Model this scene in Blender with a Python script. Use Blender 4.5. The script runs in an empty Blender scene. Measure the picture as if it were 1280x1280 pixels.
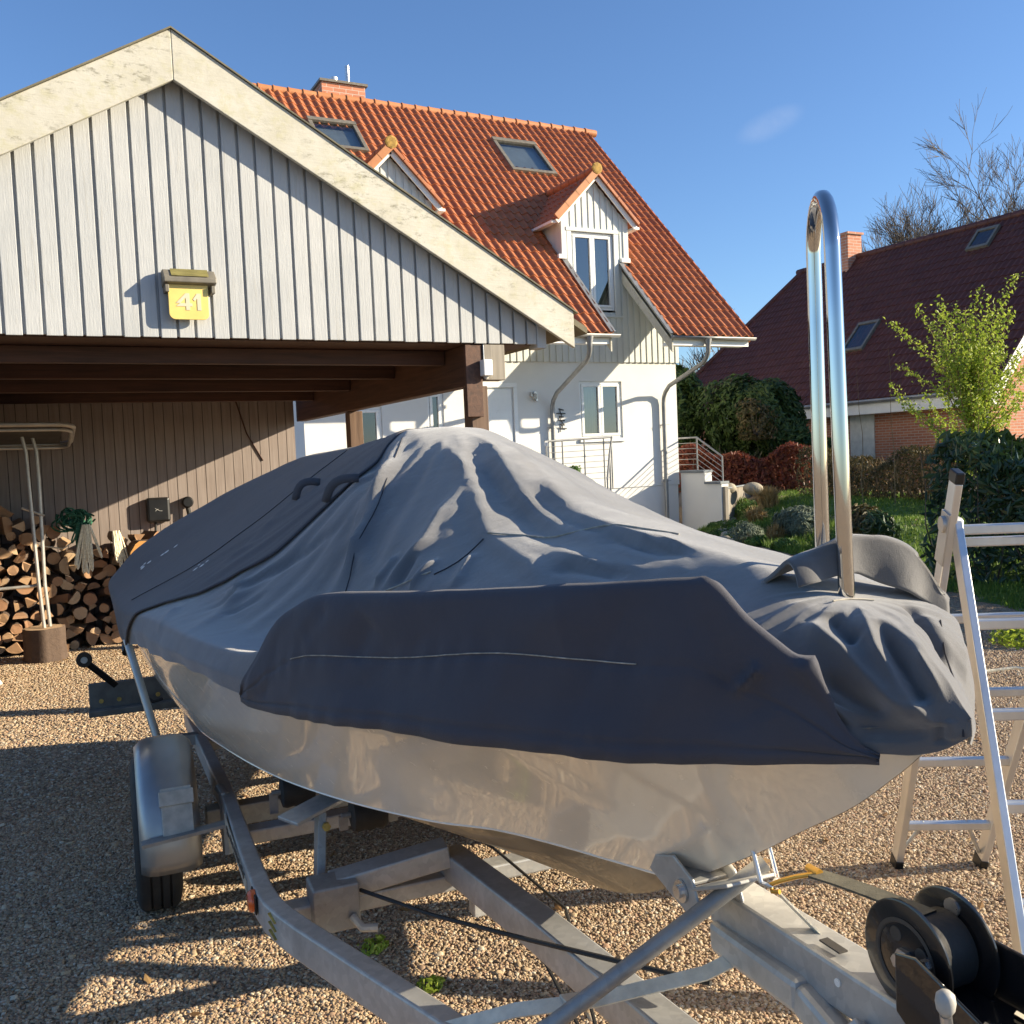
import bpy, bmesh, math, random
import numpy as np
from mathutils import Vector, Matrix
R_ = math.radians
random.seed(7)
rng = np.random.default_rng(11)
scene = bpy.context.scene
COL = scene.collection

# ------------------------------------------------------------------ render / camera
CAM_F, CAM_P, CAM_R, CAM_Y, CAM_H = 1201.9, R_(3.151), R_(2.465), R_(27.116), 1.65
def make_camera():
    cy, sy = math.cos(CAM_Y), math.sin(CAM_Y)
    fwd = Vector((sy*math.cos(CAM_P), cy*math.cos(CAM_P), -math.sin(CAM_P)))
    right = Vector((cy, -sy, 0)); down = fwd.cross(right)
    r2 = math.cos(CAM_R)*right + math.sin(CAM_R)*down
    d2 = -math.sin(CAM_R)*right + math.cos(CAM_R)*down
    cam = bpy.data.cameras.new('camera'); o = bpy.data.objects.new('camera', cam); COL.objects.link(o)
    m = Matrix((( r2.x, -d2.x, -fwd.x, 0), (r2.y, -d2.y, -fwd.y, 0), (r2.z, -d2.z, -fwd.z, CAM_H), (0, 0, 0, 1)))
    o.matrix_world = m
    cam.sensor_width = 36; cam.lens = CAM_F/1280*36; cam.clip_start = .05; cam.clip_end = 600
    scene.camera = o
make_camera()
SUN_AZ, SUN_EL = R_(27), R_(19.4)        # azimuth measured from +X towards -Y
SUN = Vector((math.cos(SUN_AZ)*math.cos(SUN_EL), -math.sin(SUN_AZ)*math.cos(SUN_EL), math.sin(SUN_EL)))
def make_light():
    w = bpy.data.worlds.new('World'); scene.world = w; w.use_nodes = True
    nt = w.node_tree; nt.nodes.clear()
    out = nt.nodes.new('ShaderNodeOutputWorld'); bg = nt.nodes.new('ShaderNodeBackground')
    sky = nt.nodes.new('ShaderNodeTexSky'); sky.sky_type = 'NISHITA'; sky.sun_disc = False
    sky.sun_elevation = SUN_EL; sky.sun_rotation = math.atan2(SUN.x, SUN.y)
    sky.altitude = 50; sky.air_density = 1.0; sky.dust_density = .4; sky.ozone_density = 2.4
    bg.inputs['Strength'].default_value = .074
    # one small wisp of cirrus high above the gap between the two houses
    tc = nt.nodes.new('ShaderNodeTexCoord')
    d = Vector((.647, .700, .302)).normalized()
    ux = Vector((.032, -.036, .014)).normalized(); ux = (ux - d*ux.dot(d)).normalized(); uy = d.cross(ux)
    def dotn(v):
        n = nt.nodes.new('ShaderNodeVectorMath'); n.operation = 'DOT_PRODUCT'; n.inputs[1].default_value = v
        nt.links.new(tc.outputs['Generated'], n.inputs[0]); return n.outputs['Value']
    def mth(op, a, b):
        n = nt.nodes.new('ShaderNodeMath'); n.operation = op
        for i, q in enumerate((a, b)):
            if isinstance(q, (int, float)): n.inputs[i].default_value = q
            else: nt.links.new(q, n.inputs[i])
        return n.outputs[0]
    a = mth('DIVIDE', dotn(ux), .036); b = mth('DIVIDE', dotn(uy), .015)
    r2 = mth('ADD', mth('MULTIPLY', a, a), mth('MULTIPLY', b, b))
    fall = mth('POWER', mth('MAXIMUM', mth('SUBTRACT', 1.0, r2), 0.0), 1.6)
    front = mth('GREATER_THAN', dotn(d), .5)
    nz = nt.nodes.new('ShaderNodeTexNoise'); nz.inputs['Scale'].default_value = 45; nz.inputs['Detail'].default_value = 5
    nt.links.new(tc.outputs['Generated'], nz.inputs['Vector'])
    f = mth('MULTIPLY', mth('MULTIPLY', fall, front), mth('MULTIPLY', nz.outputs['Fac'], .26))
    mx = nt.nodes.new('ShaderNodeMix'); mx.data_type = 'RGBA'
    tint = nt.nodes.new('ShaderNodeMix'); tint.data_type = 'RGBA'; tint.blend_type = 'MULTIPLY'; tint.inputs['Factor'].default_value = 1; tint.inputs['B'].default_value = (.78, .955, 1.20, 1)
    nt.links.new(sky.outputs['Color'], tint.inputs['A'])
    nt.links.new(f, mx.inputs['Factor']); nt.links.new(tint.outputs['Result'], mx.inputs['A'])
    mx.inputs['B'].default_value = (5.5, 5.6, 6.2, 1)
    nt.links.new(mx.outputs['Result'], bg.inputs['Color']); nt.links.new(bg.outputs[0], out.inputs[0])
    l = bpy.data.lights.new('sun', 'SUN'); l.energy = 5.0; l.angle = R_(.5); l.color = (1, .86, .64)
    o = bpy.data.objects.new('sun', l); COL.objects.link(o)
    o.rotation_euler = SUN.to_track_quat('Z', 'Y').to_euler(); o.location = (30, -15, 20)
make_light()
scene.view_settings.view_transform = 'Standard'; scene.view_settings.look = 'None'
scene.view_settings.exposure = 1.18; scene.view_settings.gamma = 1
scene.render.engine = 'CYCLES'
scene.cycles.max_bounces = 8; scene.cycles.use_denoising = True

# ------------------------------------------------------------------ materials
class NT:
    def __init__(s, name):
        s.m = bpy.data.materials.new(name); s.m.use_nodes = True; s.t = s.m.node_tree
        s.b = s.t.nodes['Principled BSDF']; s.out = s.t.nodes['Material Output']
    def n(s, typ, **kw):
        q = s.t.nodes.new(typ)
        for k, v in kw.items():
            if k.startswith('i_'):
                key = k[2:].replace('_', ' ')
                q.inputs[key].default_value = v
            else: setattr(q, k, v)
        return q
    def l(s, a, b): s.t.links.new(a, b)
    def coord(s, scale=(1, 1, 1), kind='Object'):
        tc = s.n('ShaderNodeTexCoord'); mp = s.n('ShaderNodeMapping'); mp.inputs['Scale'].default_value = scale
        s.l(tc.outputs[kind], mp.inputs['Vector']); return mp.outputs['Vector']
    def noise(s, vec, scale, detail=4, rough=.55, dist=0):
        q = s.n('ShaderNodeTexNoise'); q.inputs['Scale'].default_value = scale; q.inputs['Detail'].default_value = detail
        q.inputs['Roughness'].default_value = rough; q.inputs['Distortion'].default_value = dist
        s.l(vec, q.inputs['Vector']); return q.outputs['Fac']
    def vor(s, vec, scale, feature='F1', out='Distance'):
        q = s.n('ShaderNodeTexVoronoi', feature=feature); q.inputs['Scale'].default_value = scale
        s.l(vec, q.inputs['Vector']); return q.outputs[out]
    def ramp(s, fac, stops):
        q = s.n('ShaderNodeValToRGB'); e = q.color_ramp.elements
        while len(e) < len(stops): e.new(.5)
        for k, (p, c) in enumerate(stops):
            e[k].position = p; e[k].color = (*c, 1) if len(c) == 3 else c
        s.l(fac, q.inputs['Fac']); return q.outputs['Color']
    def mix(s, fac, a, b, mode='MIX'):
        q = s.n('ShaderNodeMix', data_type='RGBA', blend_type=mode)
        for key, v in (('Factor', fac), ('A', a), ('B', b)):
            if isinstance(v, (int, float)): q.inputs[key].default_value = v
            elif isinstance(v, tuple): q.inputs[key].default_value = (*v, 1) if len(v) == 3 else v
            else: s.l(v, q.inputs[key])
        return q.outputs['Result']
    def math(s, op, a, b=0.):
        q = s.n('ShaderNodeMath', operation=op)
        for i, v in enumerate((a, b)):
            if isinstance(v, (int, float)): q.inputs[i].default_value = v
            else: s.l(v, q.inputs[i])
        return q.outputs[0]
    def bump(s, h, strength=.3, dist=.01):
        q = s.n('ShaderNodeBump'); q.inputs['Strength'].default_value = strength; q.inputs['Distance'].default_value = dist
        s.l(h, q.inputs['Height']); s.l(q.outputs['Normal'], s.b.inputs['Normal']); return q
    def base(s, c):
        if isinstance(c, tuple): s.b.inputs['Base Color'].default_value = (*c, 1)
        else: s.l(c, s.b.inputs['Base Color'])
    def set(s, **kw):
        for k, v in kw.items():
            key = {'rough': 'Roughness', 'metal': 'Metallic', 'coat': 'Coat Weight', 'coat_rough': 'Coat Roughness', 'spec': 'Specular IOR Level',
                   'sheen': 'Sheen Weight', 'sheen_rough': 'Sheen Roughness', 'trans': 'Transmission Weight', 'ior': 'IOR', 'alpha': 'Alpha'}[k]
            if isinstance(v, (int, float)): s.b.inputs[key].default_value = v
            else: s.l(v, s.b.inputs[key])
        return s
def sc(c, k): return tuple(min(1, x*k) for x in c)
def M(name, col, rough=.6, metal=0., var=.18, scale=6, stretch=(1, 1, 1), bump=.0, bscale=60, bdist=.004, col2=None, lo=.35, hi=.68, **kw):
    s = NT(name); v = s.coord(stretch)
    f = s.noise(v, scale, 5)
    s.base(s.ramp(f, [(lo, sc(col, 1-var)), (hi, col2 or sc(col, 1+var))]))
    r = s.noise(v, scale*2.3, 3)
    s.set(rough=s.math('ADD', s.math('MULTIPLY', r, .2), rough-.1), metal=metal, **kw)
    if bump: s.bump(s.noise(v, bscale, 4), bump, bdist)
    return s.m
MAT = {}

def painted_boards():
    s = NT('painted_boards'); v = s.coord((1, 1, .06)); w = s.coord()
    grain = s.noise(v, 55, 6, .65, .6)
    dirt = s.noise(w, 1.7, 5, .6)
    fine = s.noise(s.coord((1, 1, .12)), 120, 3, .7)
    c = s.ramp(dirt, [(.3, (.38, .395, .40)), (.7, (.475, .485, .485))])
    crack = s.ramp(grain, [(.56, (0, 0, 0)), (.66, (1, 1, 1))])
    c = s.mix(s.math('MULTIPLY', crack, .55), c, (.36, .355, .33))
    spots = s.ramp(s.noise(s.coord((1, 1, .4)), 9, 6, .7), [(.66, (0, 0, 0)), (.73, (1, 1, 1))])
    c = s.mix(s.math('MULTIPLY', spots, .45), c, (.30, .29, .22))
    s.base(c); s.set(rough=.62); s.bump(s.math('ADD', grain, fine), .35, .004)
    return s.m
def weathered_white():
    s = NT('weathered_white_board'); w = s.coord(); v = s.coord((.12, 1, 1))
    d1 = s.noise(w, 2.4, 6, .68); d2 = s.noise(w, 11, 6, .72); g = s.noise(v, 40, 5, .6, .5)
    c = s.ramp(d1, [(.3, (.44, .42, .34)), (.62, (.53, .515, .455))])
    algae = s.ramp(d2, [(.50, (0, 0, 0)), (.66, (1, 1, 1))])
    c = s.mix(s.math('MULTIPLY', algae, .45), c, (.40, .38, .20))
    pits = s.ramp(s.noise(s.coord((.45, 1, 1)), 20, 8, .8), [(.54, (0, 0, 0)), (.62, (1, 1, 1))])
    msk = s.ramp(s.noise(w, 1.9, 4, .6), [(.42, (.12, .12, .12)), (.62, (1, 1, 1))])
    c = s.mix(s.math('MULTIPLY', s.math('MULTIPLY', pits, msk), .8), c, (.14, .13, .085))
    s.base(c); s.set(rough=.7); s.bump(s.math('ADD', g, d2), .35, .006)
    return s.m
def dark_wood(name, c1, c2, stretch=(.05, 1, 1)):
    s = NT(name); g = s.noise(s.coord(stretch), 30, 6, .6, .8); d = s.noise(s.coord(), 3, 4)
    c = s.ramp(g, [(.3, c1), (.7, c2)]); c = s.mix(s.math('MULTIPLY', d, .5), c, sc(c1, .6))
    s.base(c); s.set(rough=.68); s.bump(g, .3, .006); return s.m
def fabric(name, c1, c2, stain=(.20, .19, .17), sheen=.25):
    s = NT(name); w = s.coord()
    d = s.noise(w, 2.6, 6, .62); d2 = s.noise(w, 14, 5, .6)
    c = s.ramp(d, [(.3, c1), (.7, c2)])
    st = s.ramp(d2, [(.60, (0, 0, 0)), (.8, (1, 1, 1))])
    c = s.mix(s.math('MULTIPLY', st, .35), c, stain)
    s.base(c); s.set(rough=.78, sheen=sheen, sheen_rough=.55, spec=.25)
    wv = s.noise(w, 900, 2); wr = s.noise(w, 26, 5, .6, .5); wr2 = s.noise(s.coord((1, 1, 1)), 9, 4, .5, .3)
    rg = s.n('ShaderNodeTexNoise', noise_type='RIDGED_MULTIFRACTAL'); rg.inputs['Scale'].default_value = 6.5; rg.inputs['Detail'].default_value = 5; rg.inputs['Distortion'].default_value = .5; s.l(w, rg.inputs['Vector'])
    wr = s.math('ADD', wr, s.math('MULTIPLY', rg.outputs['Fac'], 1.1))
    h = s.math('ADD', s.math('MULTIPLY', wv, .12), s.math('ADD', s.math('MULTIPLY', wr, .22), s.math('MULTIPLY', wr2, .5)))
    s.bump(h, .55, .012); return s.m
def gelcoat():
    s = NT('gelcoat'); w = s.coord()
    d = s.noise(w, 2.2, 5, .6); st = s.noise(s.coord((3, 3, .35)), 9, 5, .65, .4)
    c = s.ramp(d, [(.3, (.80, .735, .63)), (.7, (.84, .785, .685))])
    c = s.mix(s.math('MULTIPLY', s.ramp(st, [(.56, (0, 0, 0)), (.74, (1, 1, 1))]), .13), c, (.36, .30, .21))
    s.base(c); s.set(rough=s.math('ADD', s.math('MULTIPLY', st, .22), .13), coat=.7, coat_rough=.05, spec=.42)
    s.bump(s.noise(w, 3.2, 3, .5, .8), .045, .02); return s.m
def polished():
    s = NT('polished_steel'); s.base((.58, .57, .555)); s.set(rough=.055, metal=1.); return s.m
def galvanised(name='galvanised_steel', k=1.):
    s = NT(name); w = s.coord()
    v = s.vor(w, 55, out='Color'); d = s.noise(w, 7, 6, .65)
    c = s.ramp(s.n('ShaderNodeSeparateColor').outputs[0] if False else d, [(.3, sc((.37, .37, .36), k)), (.7, sc((.55, .55, .53), k))])
    q = s.n('ShaderNodeSeparateColor'); s.l(v, q.inputs[0])
    c = s.mix(s.math('MULTIPLY', q.outputs[0], .38), c, sc((.27, .27, .275), k))
    stn = s.ramp(s.noise(w, 19, 6, .7), [(.6, (0, 0, 0)), (.75, (1, 1, 1))])
    c = s.mix(s.math('MULTIPLY', stn, .4), c, sc((.27, .24, .20), k))
    s.base(c); s.set(metal=.42, rough=s.math('ADD', s.math('MULTIPLY', d, .22), .36)); s.bump(d, .12, .003); return s.m
def plaster():
    s = NT('white_plaster'); w = s.coord(); d = s.noise(w, 1.1, 5, .6)
    s.base(s.ramp(d, [(.3, (.68, .675, .645)), (.7, (.74, .735, .705))])); s.set(rough=.85, spec=.2)
    s.bump(s.noise(w, 70, 4, .6), .35, .006); return s.m
def tiles(name, c1, c2, moss=.0):
    s = NT(name); w = s.coord(); d = s.noise(w, 2.1, 6, .65); e = s.noise(w, 24, 4, .6)
    c = s.ramp(d, [(.3, c1), (.7, c2)])
    c = s.mix(s.math('MULTIPLY', e, .4), c, sc(c1, .65))
    vc = s.n('ShaderNodeSeparateColor'); s.l(s.vor(s.coord((1, .7, .7)), 5.5, out='Color'), vc.inputs[0]); c = s.mix(s.math('MULTIPLY', vc.outputs[0], .34), c, sc(c1, .75))
    if moss:
        mm = s.ramp(s.noise(w, 5.5, 6, .7), [(.58, (0, 0, 0)), (.72, (1, 1, 1))]); c = s.mix(s.math('MULTIPLY', mm, moss), c, (.24, .17, .05))
    s.base(c); s.set(rough=.62); s.bump(e, .2, .004); return s.m
def brick(name, c1, c2, mortar, scale=4.0):
    s = NT(name); tc = s.n('ShaderNodeTexCoord'); sep = s.n('ShaderNodeSeparateXYZ'); s.l(tc.outputs['Object'], sep.inputs[0])
    cb = s.n('ShaderNodeCombineXYZ'); s.l(s.math('ADD', sep.outputs[0], sep.outputs[1]), cb.inputs[0]); s.l(sep.outputs[2], cb.inputs[1])
    b = s.n('ShaderNodeTexBrick'); s.l(cb.outputs[0], b.inputs['Vector'])
    b.inputs['Color1'].default_value = (*c1, 1); b.inputs['Color2'].default_value = (*c2, 1); b.inputs['Mortar'].default_value = (*mortar, 1)
    b.inputs['Scale'].default_value = scale; b.inputs['Brick Width'].default_value = 1.0; b.inputs['Row Height'].default_value = .3; b.inputs['Mortar Size'].default_value = .03
    s.base(b.outputs['Color']); s.set(rough=.85); s.bump(b.outputs['Fac'], .4, -.01); return s.m
def gravel_base():
    s = NT('gravel_ground'); w = s.coord()
    v = s.vor(w, 62, out='Color'); q = s.n('ShaderNodeSeparateColor'); s.l(v, q.inputs[0])
    c = s.ramp(q.outputs[0], [(.0, (.17, .12, .08)), (.3, (.36, .27, .17)), (.6, (.50, .38, .24)), (.85, (.38, .24, .15)), (1, (.60, .51, .38))])
    d = s.noise(w, 1.3, 4); c = s.mix(s.math('MULTIPLY', d, .35), c, (.24, .18, .12))
    s.base(c); s.set(rough=.9, spec=.2); s.bump(s.vor(w, 62), 1.0, -.02); return s.m
def pebble():
    s = NT('pebble_stone'); oi = s.n('ShaderNodeObjectInfo'); w = s.coord()
    c = s.ramp(oi.outputs['Random'], [(0, (.21, .145, .095)), (.22, (.38, .275, .165)), (.42, (.53, .39, .235)), (.6, (.30, .215, .145)), (.74, (.42, .255, .155)), (.88, (.56, .45, .31)), (1, (.60, .53, .41))])
    n = s.noise(w, 90, 3); c = s.mix(s.math('MULTIPLY', n, .3), c, (.16, .13, .10))
    s.base(c); s.set(rough=.8, spec=.3); return s.m
def leafy(name, cs, rough=.5, trans=.25, hue_noise=1.6):
    s = NT(name); g = s.n('ShaderNodeNewGeometry'); w = s.coord()
    r = s.math('ADD', s.math('MULTIPLY', g.outputs['Random Per Island'], .65), s.math('MULTIPLY', s.noise(w, hue_noise, 3), .4))
    c = s.ramp(r, [(.1+.8*i/(len(cs)-1), k) for i, k in enumerate(cs)])
    s.base(c); s.set(rough=rough, spec=.35)
    tr = s.n('ShaderNodeBsdfTranslucent'); s.l(c, tr.inputs['Color'])
    mx = s.n('ShaderNodeMixShader'); mx.inputs[0].default_value = trans
    s.l(s.b.outputs[0], mx.inputs[1]); s.l(tr.outputs[0], mx.inputs[2]); s.l(mx.outputs[0], s.out.inputs[0]); return s.m
def window_glass(name, tint=(.9, .95, .95), refl=.35):
    s = NT(name); t = s.n('ShaderNodeBsdfTransparent'); t.inputs[0].default_value = (*tint, 1)
    gl = s.n('ShaderNodeBsdfGlossy'); gl.inputs['Roughness'].default_value = .01; gl.inputs['Color'].default_value = (.95, .97, 1, 1)
    fr = s.n('ShaderNodeLayerWeight'); fr.inputs[0].default_value = .35
    f = s.math('ADD', s.math('MULTIPLY', fr.outputs['Fresnel'], .7), refl)
    mx = s.n('ShaderNodeMixShader'); s.l(f, mx.inputs[0]); s.l(t.outputs[0], mx.inputs[1]); s.l(gl.outputs[0], mx.inputs[2]); s.l(mx.outputs[0], s.out.inputs[0]); return s.m
def bark_log():
    s = NT('log_bark'); oi = s.n('ShaderNodeObjectInfo'); w = s.coord((1, .2, 1)); n = s.noise(w, 28, 5, .65, .5)
    a = s.ramp(oi.outputs['Random'], [(0, (.10, .065, .045)), (.5, (.17, .115, .08)), (1, (.24, .19, .15))])
    s.base(s.mix(n, a, (.06, .04, .03))); s.set(rough=.9); s.bump(n, .6, .015); return s.m
def wood_end(name='log_end', stops=None):
    s = NT(name); oi = s.n('ShaderNodeObjectInfo'); w = s.coord(); n = s.noise(s.coord((1, .15, 1)), 18, 5, .6, 1.0)
    a = s.ramp(oi.outputs['Random'], stops or [(0, (.33, .18, .09)), (.35, (.50, .32, .175)), (.65, (.40, .21, .11)), (1, (.66, .49, .30))])
    s.base(s.mix(s.math('MULTIPLY', n, .6), a, (.16, .09, .05))); s.set(rough=.85); s.bump(n, .4, .008); return s.m

MAT['boards'] = painted_boards(); MAT['rake'] = weathered_white()
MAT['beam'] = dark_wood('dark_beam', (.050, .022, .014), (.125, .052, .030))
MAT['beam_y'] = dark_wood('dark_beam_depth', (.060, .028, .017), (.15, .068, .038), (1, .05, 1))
MAT['post'] = dark_wood('post_wood', (.10, .055, .032), (.22, .135, .085), (1, 1, .05))
MAT['grey_wood'] = dark_wood('grey_weathered_wood', (.20, .175, .14), (.37, .33, .27), (1, 1, .06))
MAT['backboards'] = dark_wood('back_wall_boards', (.25, .20, .175), (.345, .29, .26), (1, 1, .05))
MAT['felt'] = M('roof_felt', (.16, .145, .10), .9, bump=.4, bscale=90)
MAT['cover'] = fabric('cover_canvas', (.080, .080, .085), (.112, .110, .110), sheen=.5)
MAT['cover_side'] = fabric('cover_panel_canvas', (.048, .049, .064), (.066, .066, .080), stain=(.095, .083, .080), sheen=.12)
MAT['cover_aft'] = fabric('cover_aft_canvas', (.070, .066, .072), (.092, .086, .090), stain=(.12, .107, .10), sheen=.15)
MAT['gelcoat'] = gelcoat()
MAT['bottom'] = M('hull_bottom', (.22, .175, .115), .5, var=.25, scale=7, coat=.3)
MAT['galv'] = galvanised(); MAT['galv_dark'] = galvanised('dull_galvanised', .72)
MAT['plaster'] = plaster()
MAT['tile'] = tiles('orange_tiles', (.37, .108, .036), (.55, .20, .08), .22)
MAT['tile_edge'] = tiles('verge_tiles', (.46, .17, .06), (.56, .25, .10), .4)
MAT['tile_dark'] = tiles('dark_red_tiles', (.080, .022, .015), (.128, .040, .026), .25)
MAT['brick'] = brick('red_brick', (.36, .13, .07), (.46, .18, .09), (.42, .36, .30))
MAT['brick_chimney'] = brick('chimney_brick', (.42, .16, .09), (.52, .22, .13), (.50, .40, .33), 3.0)
MAT['gravel'] = gravel_base(); MAT['pebble'] = pebble()
MAT['siding'] = M('grey_siding', (.60, .625, .60), .6, var=.08, scale=3, stretch=(1, 1, .2), bump=.15, bscale=40)
MAT['white'] = M('white_paint', (.80, .80, .77), .45, var=.05, scale=3)
MAT['pvc'] = M('white_window_frame', (.78, .79, .78), .3, var=.04, scale=3)
MAT['zinc'] = M('zinc', (.27, .275, .275), .45, .5, var=.15, scale=5)
MAT['alu'] = M('aluminium', (.66, .66, .65), .34, .75, var=.10, scale=9, stretch=(1, 1, .3))
MAT['alu_dull'] = M('dull_aluminium', (.52, .50, .46), .42, .6, var=.12, scale=9)
MAT['chrome'] = polished(); MAT['fender'] = M('pressed_zinc_fender', (.40, .395, .385), .36, .75, var=.12, scale=5)
MAT['steel'] = M('bolt_steel', (.62, .61, .60), .3, .9, var=.15, scale=20)
MAT['black'] = M('black_plastic', (.008, .008, .0085), .42, var=.3)
MAT['black_gloss'] = M('black_gloss_paint', (.012, .012, .013), .24, var=.2, scale=10, coat=.4)
MAT['rubber'] = M('rubber', (.022, .021, .020), .72, var=.25, scale=14, bump=.3, bscale=120)
MAT['yellow'] = M('yellow_acrylic', (.74, .56, .17), .4, var=.07, scale=8)
MAT['digit'] = M('pale_digit', (.60, .54, .38), .45, var=.05)
MAT['lampgrey'] = M('lamp_grey_plastic', (.16, .145, .115), .5, var=.2, scale=12)
MAT['solar'] = M('solar_cell', (.19, .165, .05), .3, var=.25, scale=40, stretch=(.3, 1, 1))
MAT['strap'] = M('pale_webbing', (.74, .69, .56), .8, var=.14, scale=30, bump=.3, bscale=300)
MAT['strap_dark'] = M('olive_webbing', (.085, .08, .06), .8, var=.25, scale=40, bump=.3, bscale=300)
MAT['hook'] = M('yellow_hook', (.55, .30, .05), .35, .5, var=.2, scale=12)
MAT['rope_white'] = M('pale_rope', (.76, .69, .52), .85, var=.15, scale=60, bump=.5, bscale=200)
MAT['rope_green'] = M('green_rope', (.03, .13, .075), .8, var=.3, scale=60, bump=.5, bscale=200)
MAT['cord_dark'] = M('dark_stitching', (.018, .018, .024), .8)
MAT['cord_light'] = M('pale_stitching', (.36, .33, .27), .8, var=.3, scale=80)
MAT['orange'] = M('orange_lens', (.72, .12, .02), .3, var=.1, coat=.5)
MAT['decal'] = M('pale_decal', (.42, .37, .29), .6, var=.3, scale=30)
MAT['decal_yellow'] = M('yellow_decal', (.50, .34, .08), .6, var=.3, scale=40)
MAT['decal_dark'] = M('dark_decal', (.05, .045, .04), .6)
MAT['greyboard'] = M('grey_board', (.115, .115, .105), .5, var=.25, scale=14)
MAT['reflector'] = M('grey_white_plastic', (.46, .44, .39), .5, var=.16, scale=30)
MAT['bark'] = bark_log(); MAT['log_end'] = wood_end()
MAT['orange_end'] = wood_end('orange_cut_wood', [(0, (.56, .26, .055)), (1, (.64, .34, .09))])
MAT['bark_tree'] = M('tree_bark', (.16, .125, .095), .9, var=.3, scale=10, bump=.4, bscale=30)
MAT['twig'] = M('twig_bark', (.105, .085, .062), .9, var=.3, scale=6)
MAT['twig_tan'] = M('tan_twig', (.26, .17, .085), .9, var=.3, scale=6)
MAT['slate'] = M('slate_coping', (.17, .19, .21), .7, var=.15, scale=8)
MAT['stone'] = M('field_stone', (.33, .29, .22), .85, var=.3, scale=5, bump=.5, bscale=25, bdist=.02)
MAT['step'] = M('grey_step_stone', (.30, .31, .34), .75, var=.12, scale=9)
MAT['soil'] = M('planted_soil', (.060, .050, .026), .95, var=.5, scale=3.5, bump=.8, bscale=22, bdist=.05, col2=(.075, .085, .03))
MAT['lawn'] = M('lawn', (.085, .15, .02), .9, var=.3, scale=2.2, bump=.6, bscale=60, bdist=.02)
MAT['blade'] = leafy('grass_blade', [(.075, .15, .018), (.13, .22, .03), (.20, .27, .05)], .6, .3, .9)
MAT['laurel'] = leafy('laurel_leaf', [(.014, .032, .012), (.03, .062, .022), (.06, .10, .036)], .28, .12)
MAT['conifer'] = leafy('conifer_leaf', [(.016, .038, .009), (.036, .072, .015), (.075, .115, .022)], .6, .15, .9)
MAT['copper'] = leafy('copper_beech_leaf', [(.075, .018, .012), (.16, .035, .018), (.24, .075, .03)], .5, .3)
MAT['olive'] = leafy('bare_hedge_leaf', [(.045, .043, .016), (.085, .072, .026), (.15, .105, .04)], .6, .2)
MAT['spring'] = leafy('spring_leaf', [(.20, .28, .025), (.34, .43, .05), (.46, .52, .09)], .5, .4)
MAT['sage'] = leafy('sage_leaf', [(.09, .12, .08), (.14, .175, .12), (.20, .235, .16)], .7, .2)
MAT['herb'] = leafy('herb_leaf', [(.04, .10, .014), (.075, .15, .024), (.13, .21, .04)], .6, .25)
MAT['straw'] = leafy('straw_blade', [(.30, .19, .07), (.42, .28, .11), (.52, .38, .18)], .7, .25)
MAT['pot'] = M('dark_blue_glaze', (.022, .020, .050), .2, var=.3, scale=6, coat=.6)
MAT['glass'] = window_glass('window_glass', (.62, .66, .64), .14)
MAT['glass_sky'] = window_glass('skylight_glass', (.66, .71, .72), .10)
MAT['inside'] = M('dark_interior', (.035, .032, .026), .9)
MAT['curtain'] = M('curtain', (.42, .43, .33), .9, var=.08)
MAT['pale_room'] = M('pale_room_wall', (.55, .58, .46), .9, var=.05)
MAT['wallpanel_n'] = M('white_wall_panel', (.62, .61, .55), .6, var=.1)
MAT['iron'] = M('dark_iron', (.03, .03, .03), .6)
MAT['flat_black_canvas'] = M('canopy_canvas', (.06, .058, .055), .8, var=.2)

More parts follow.
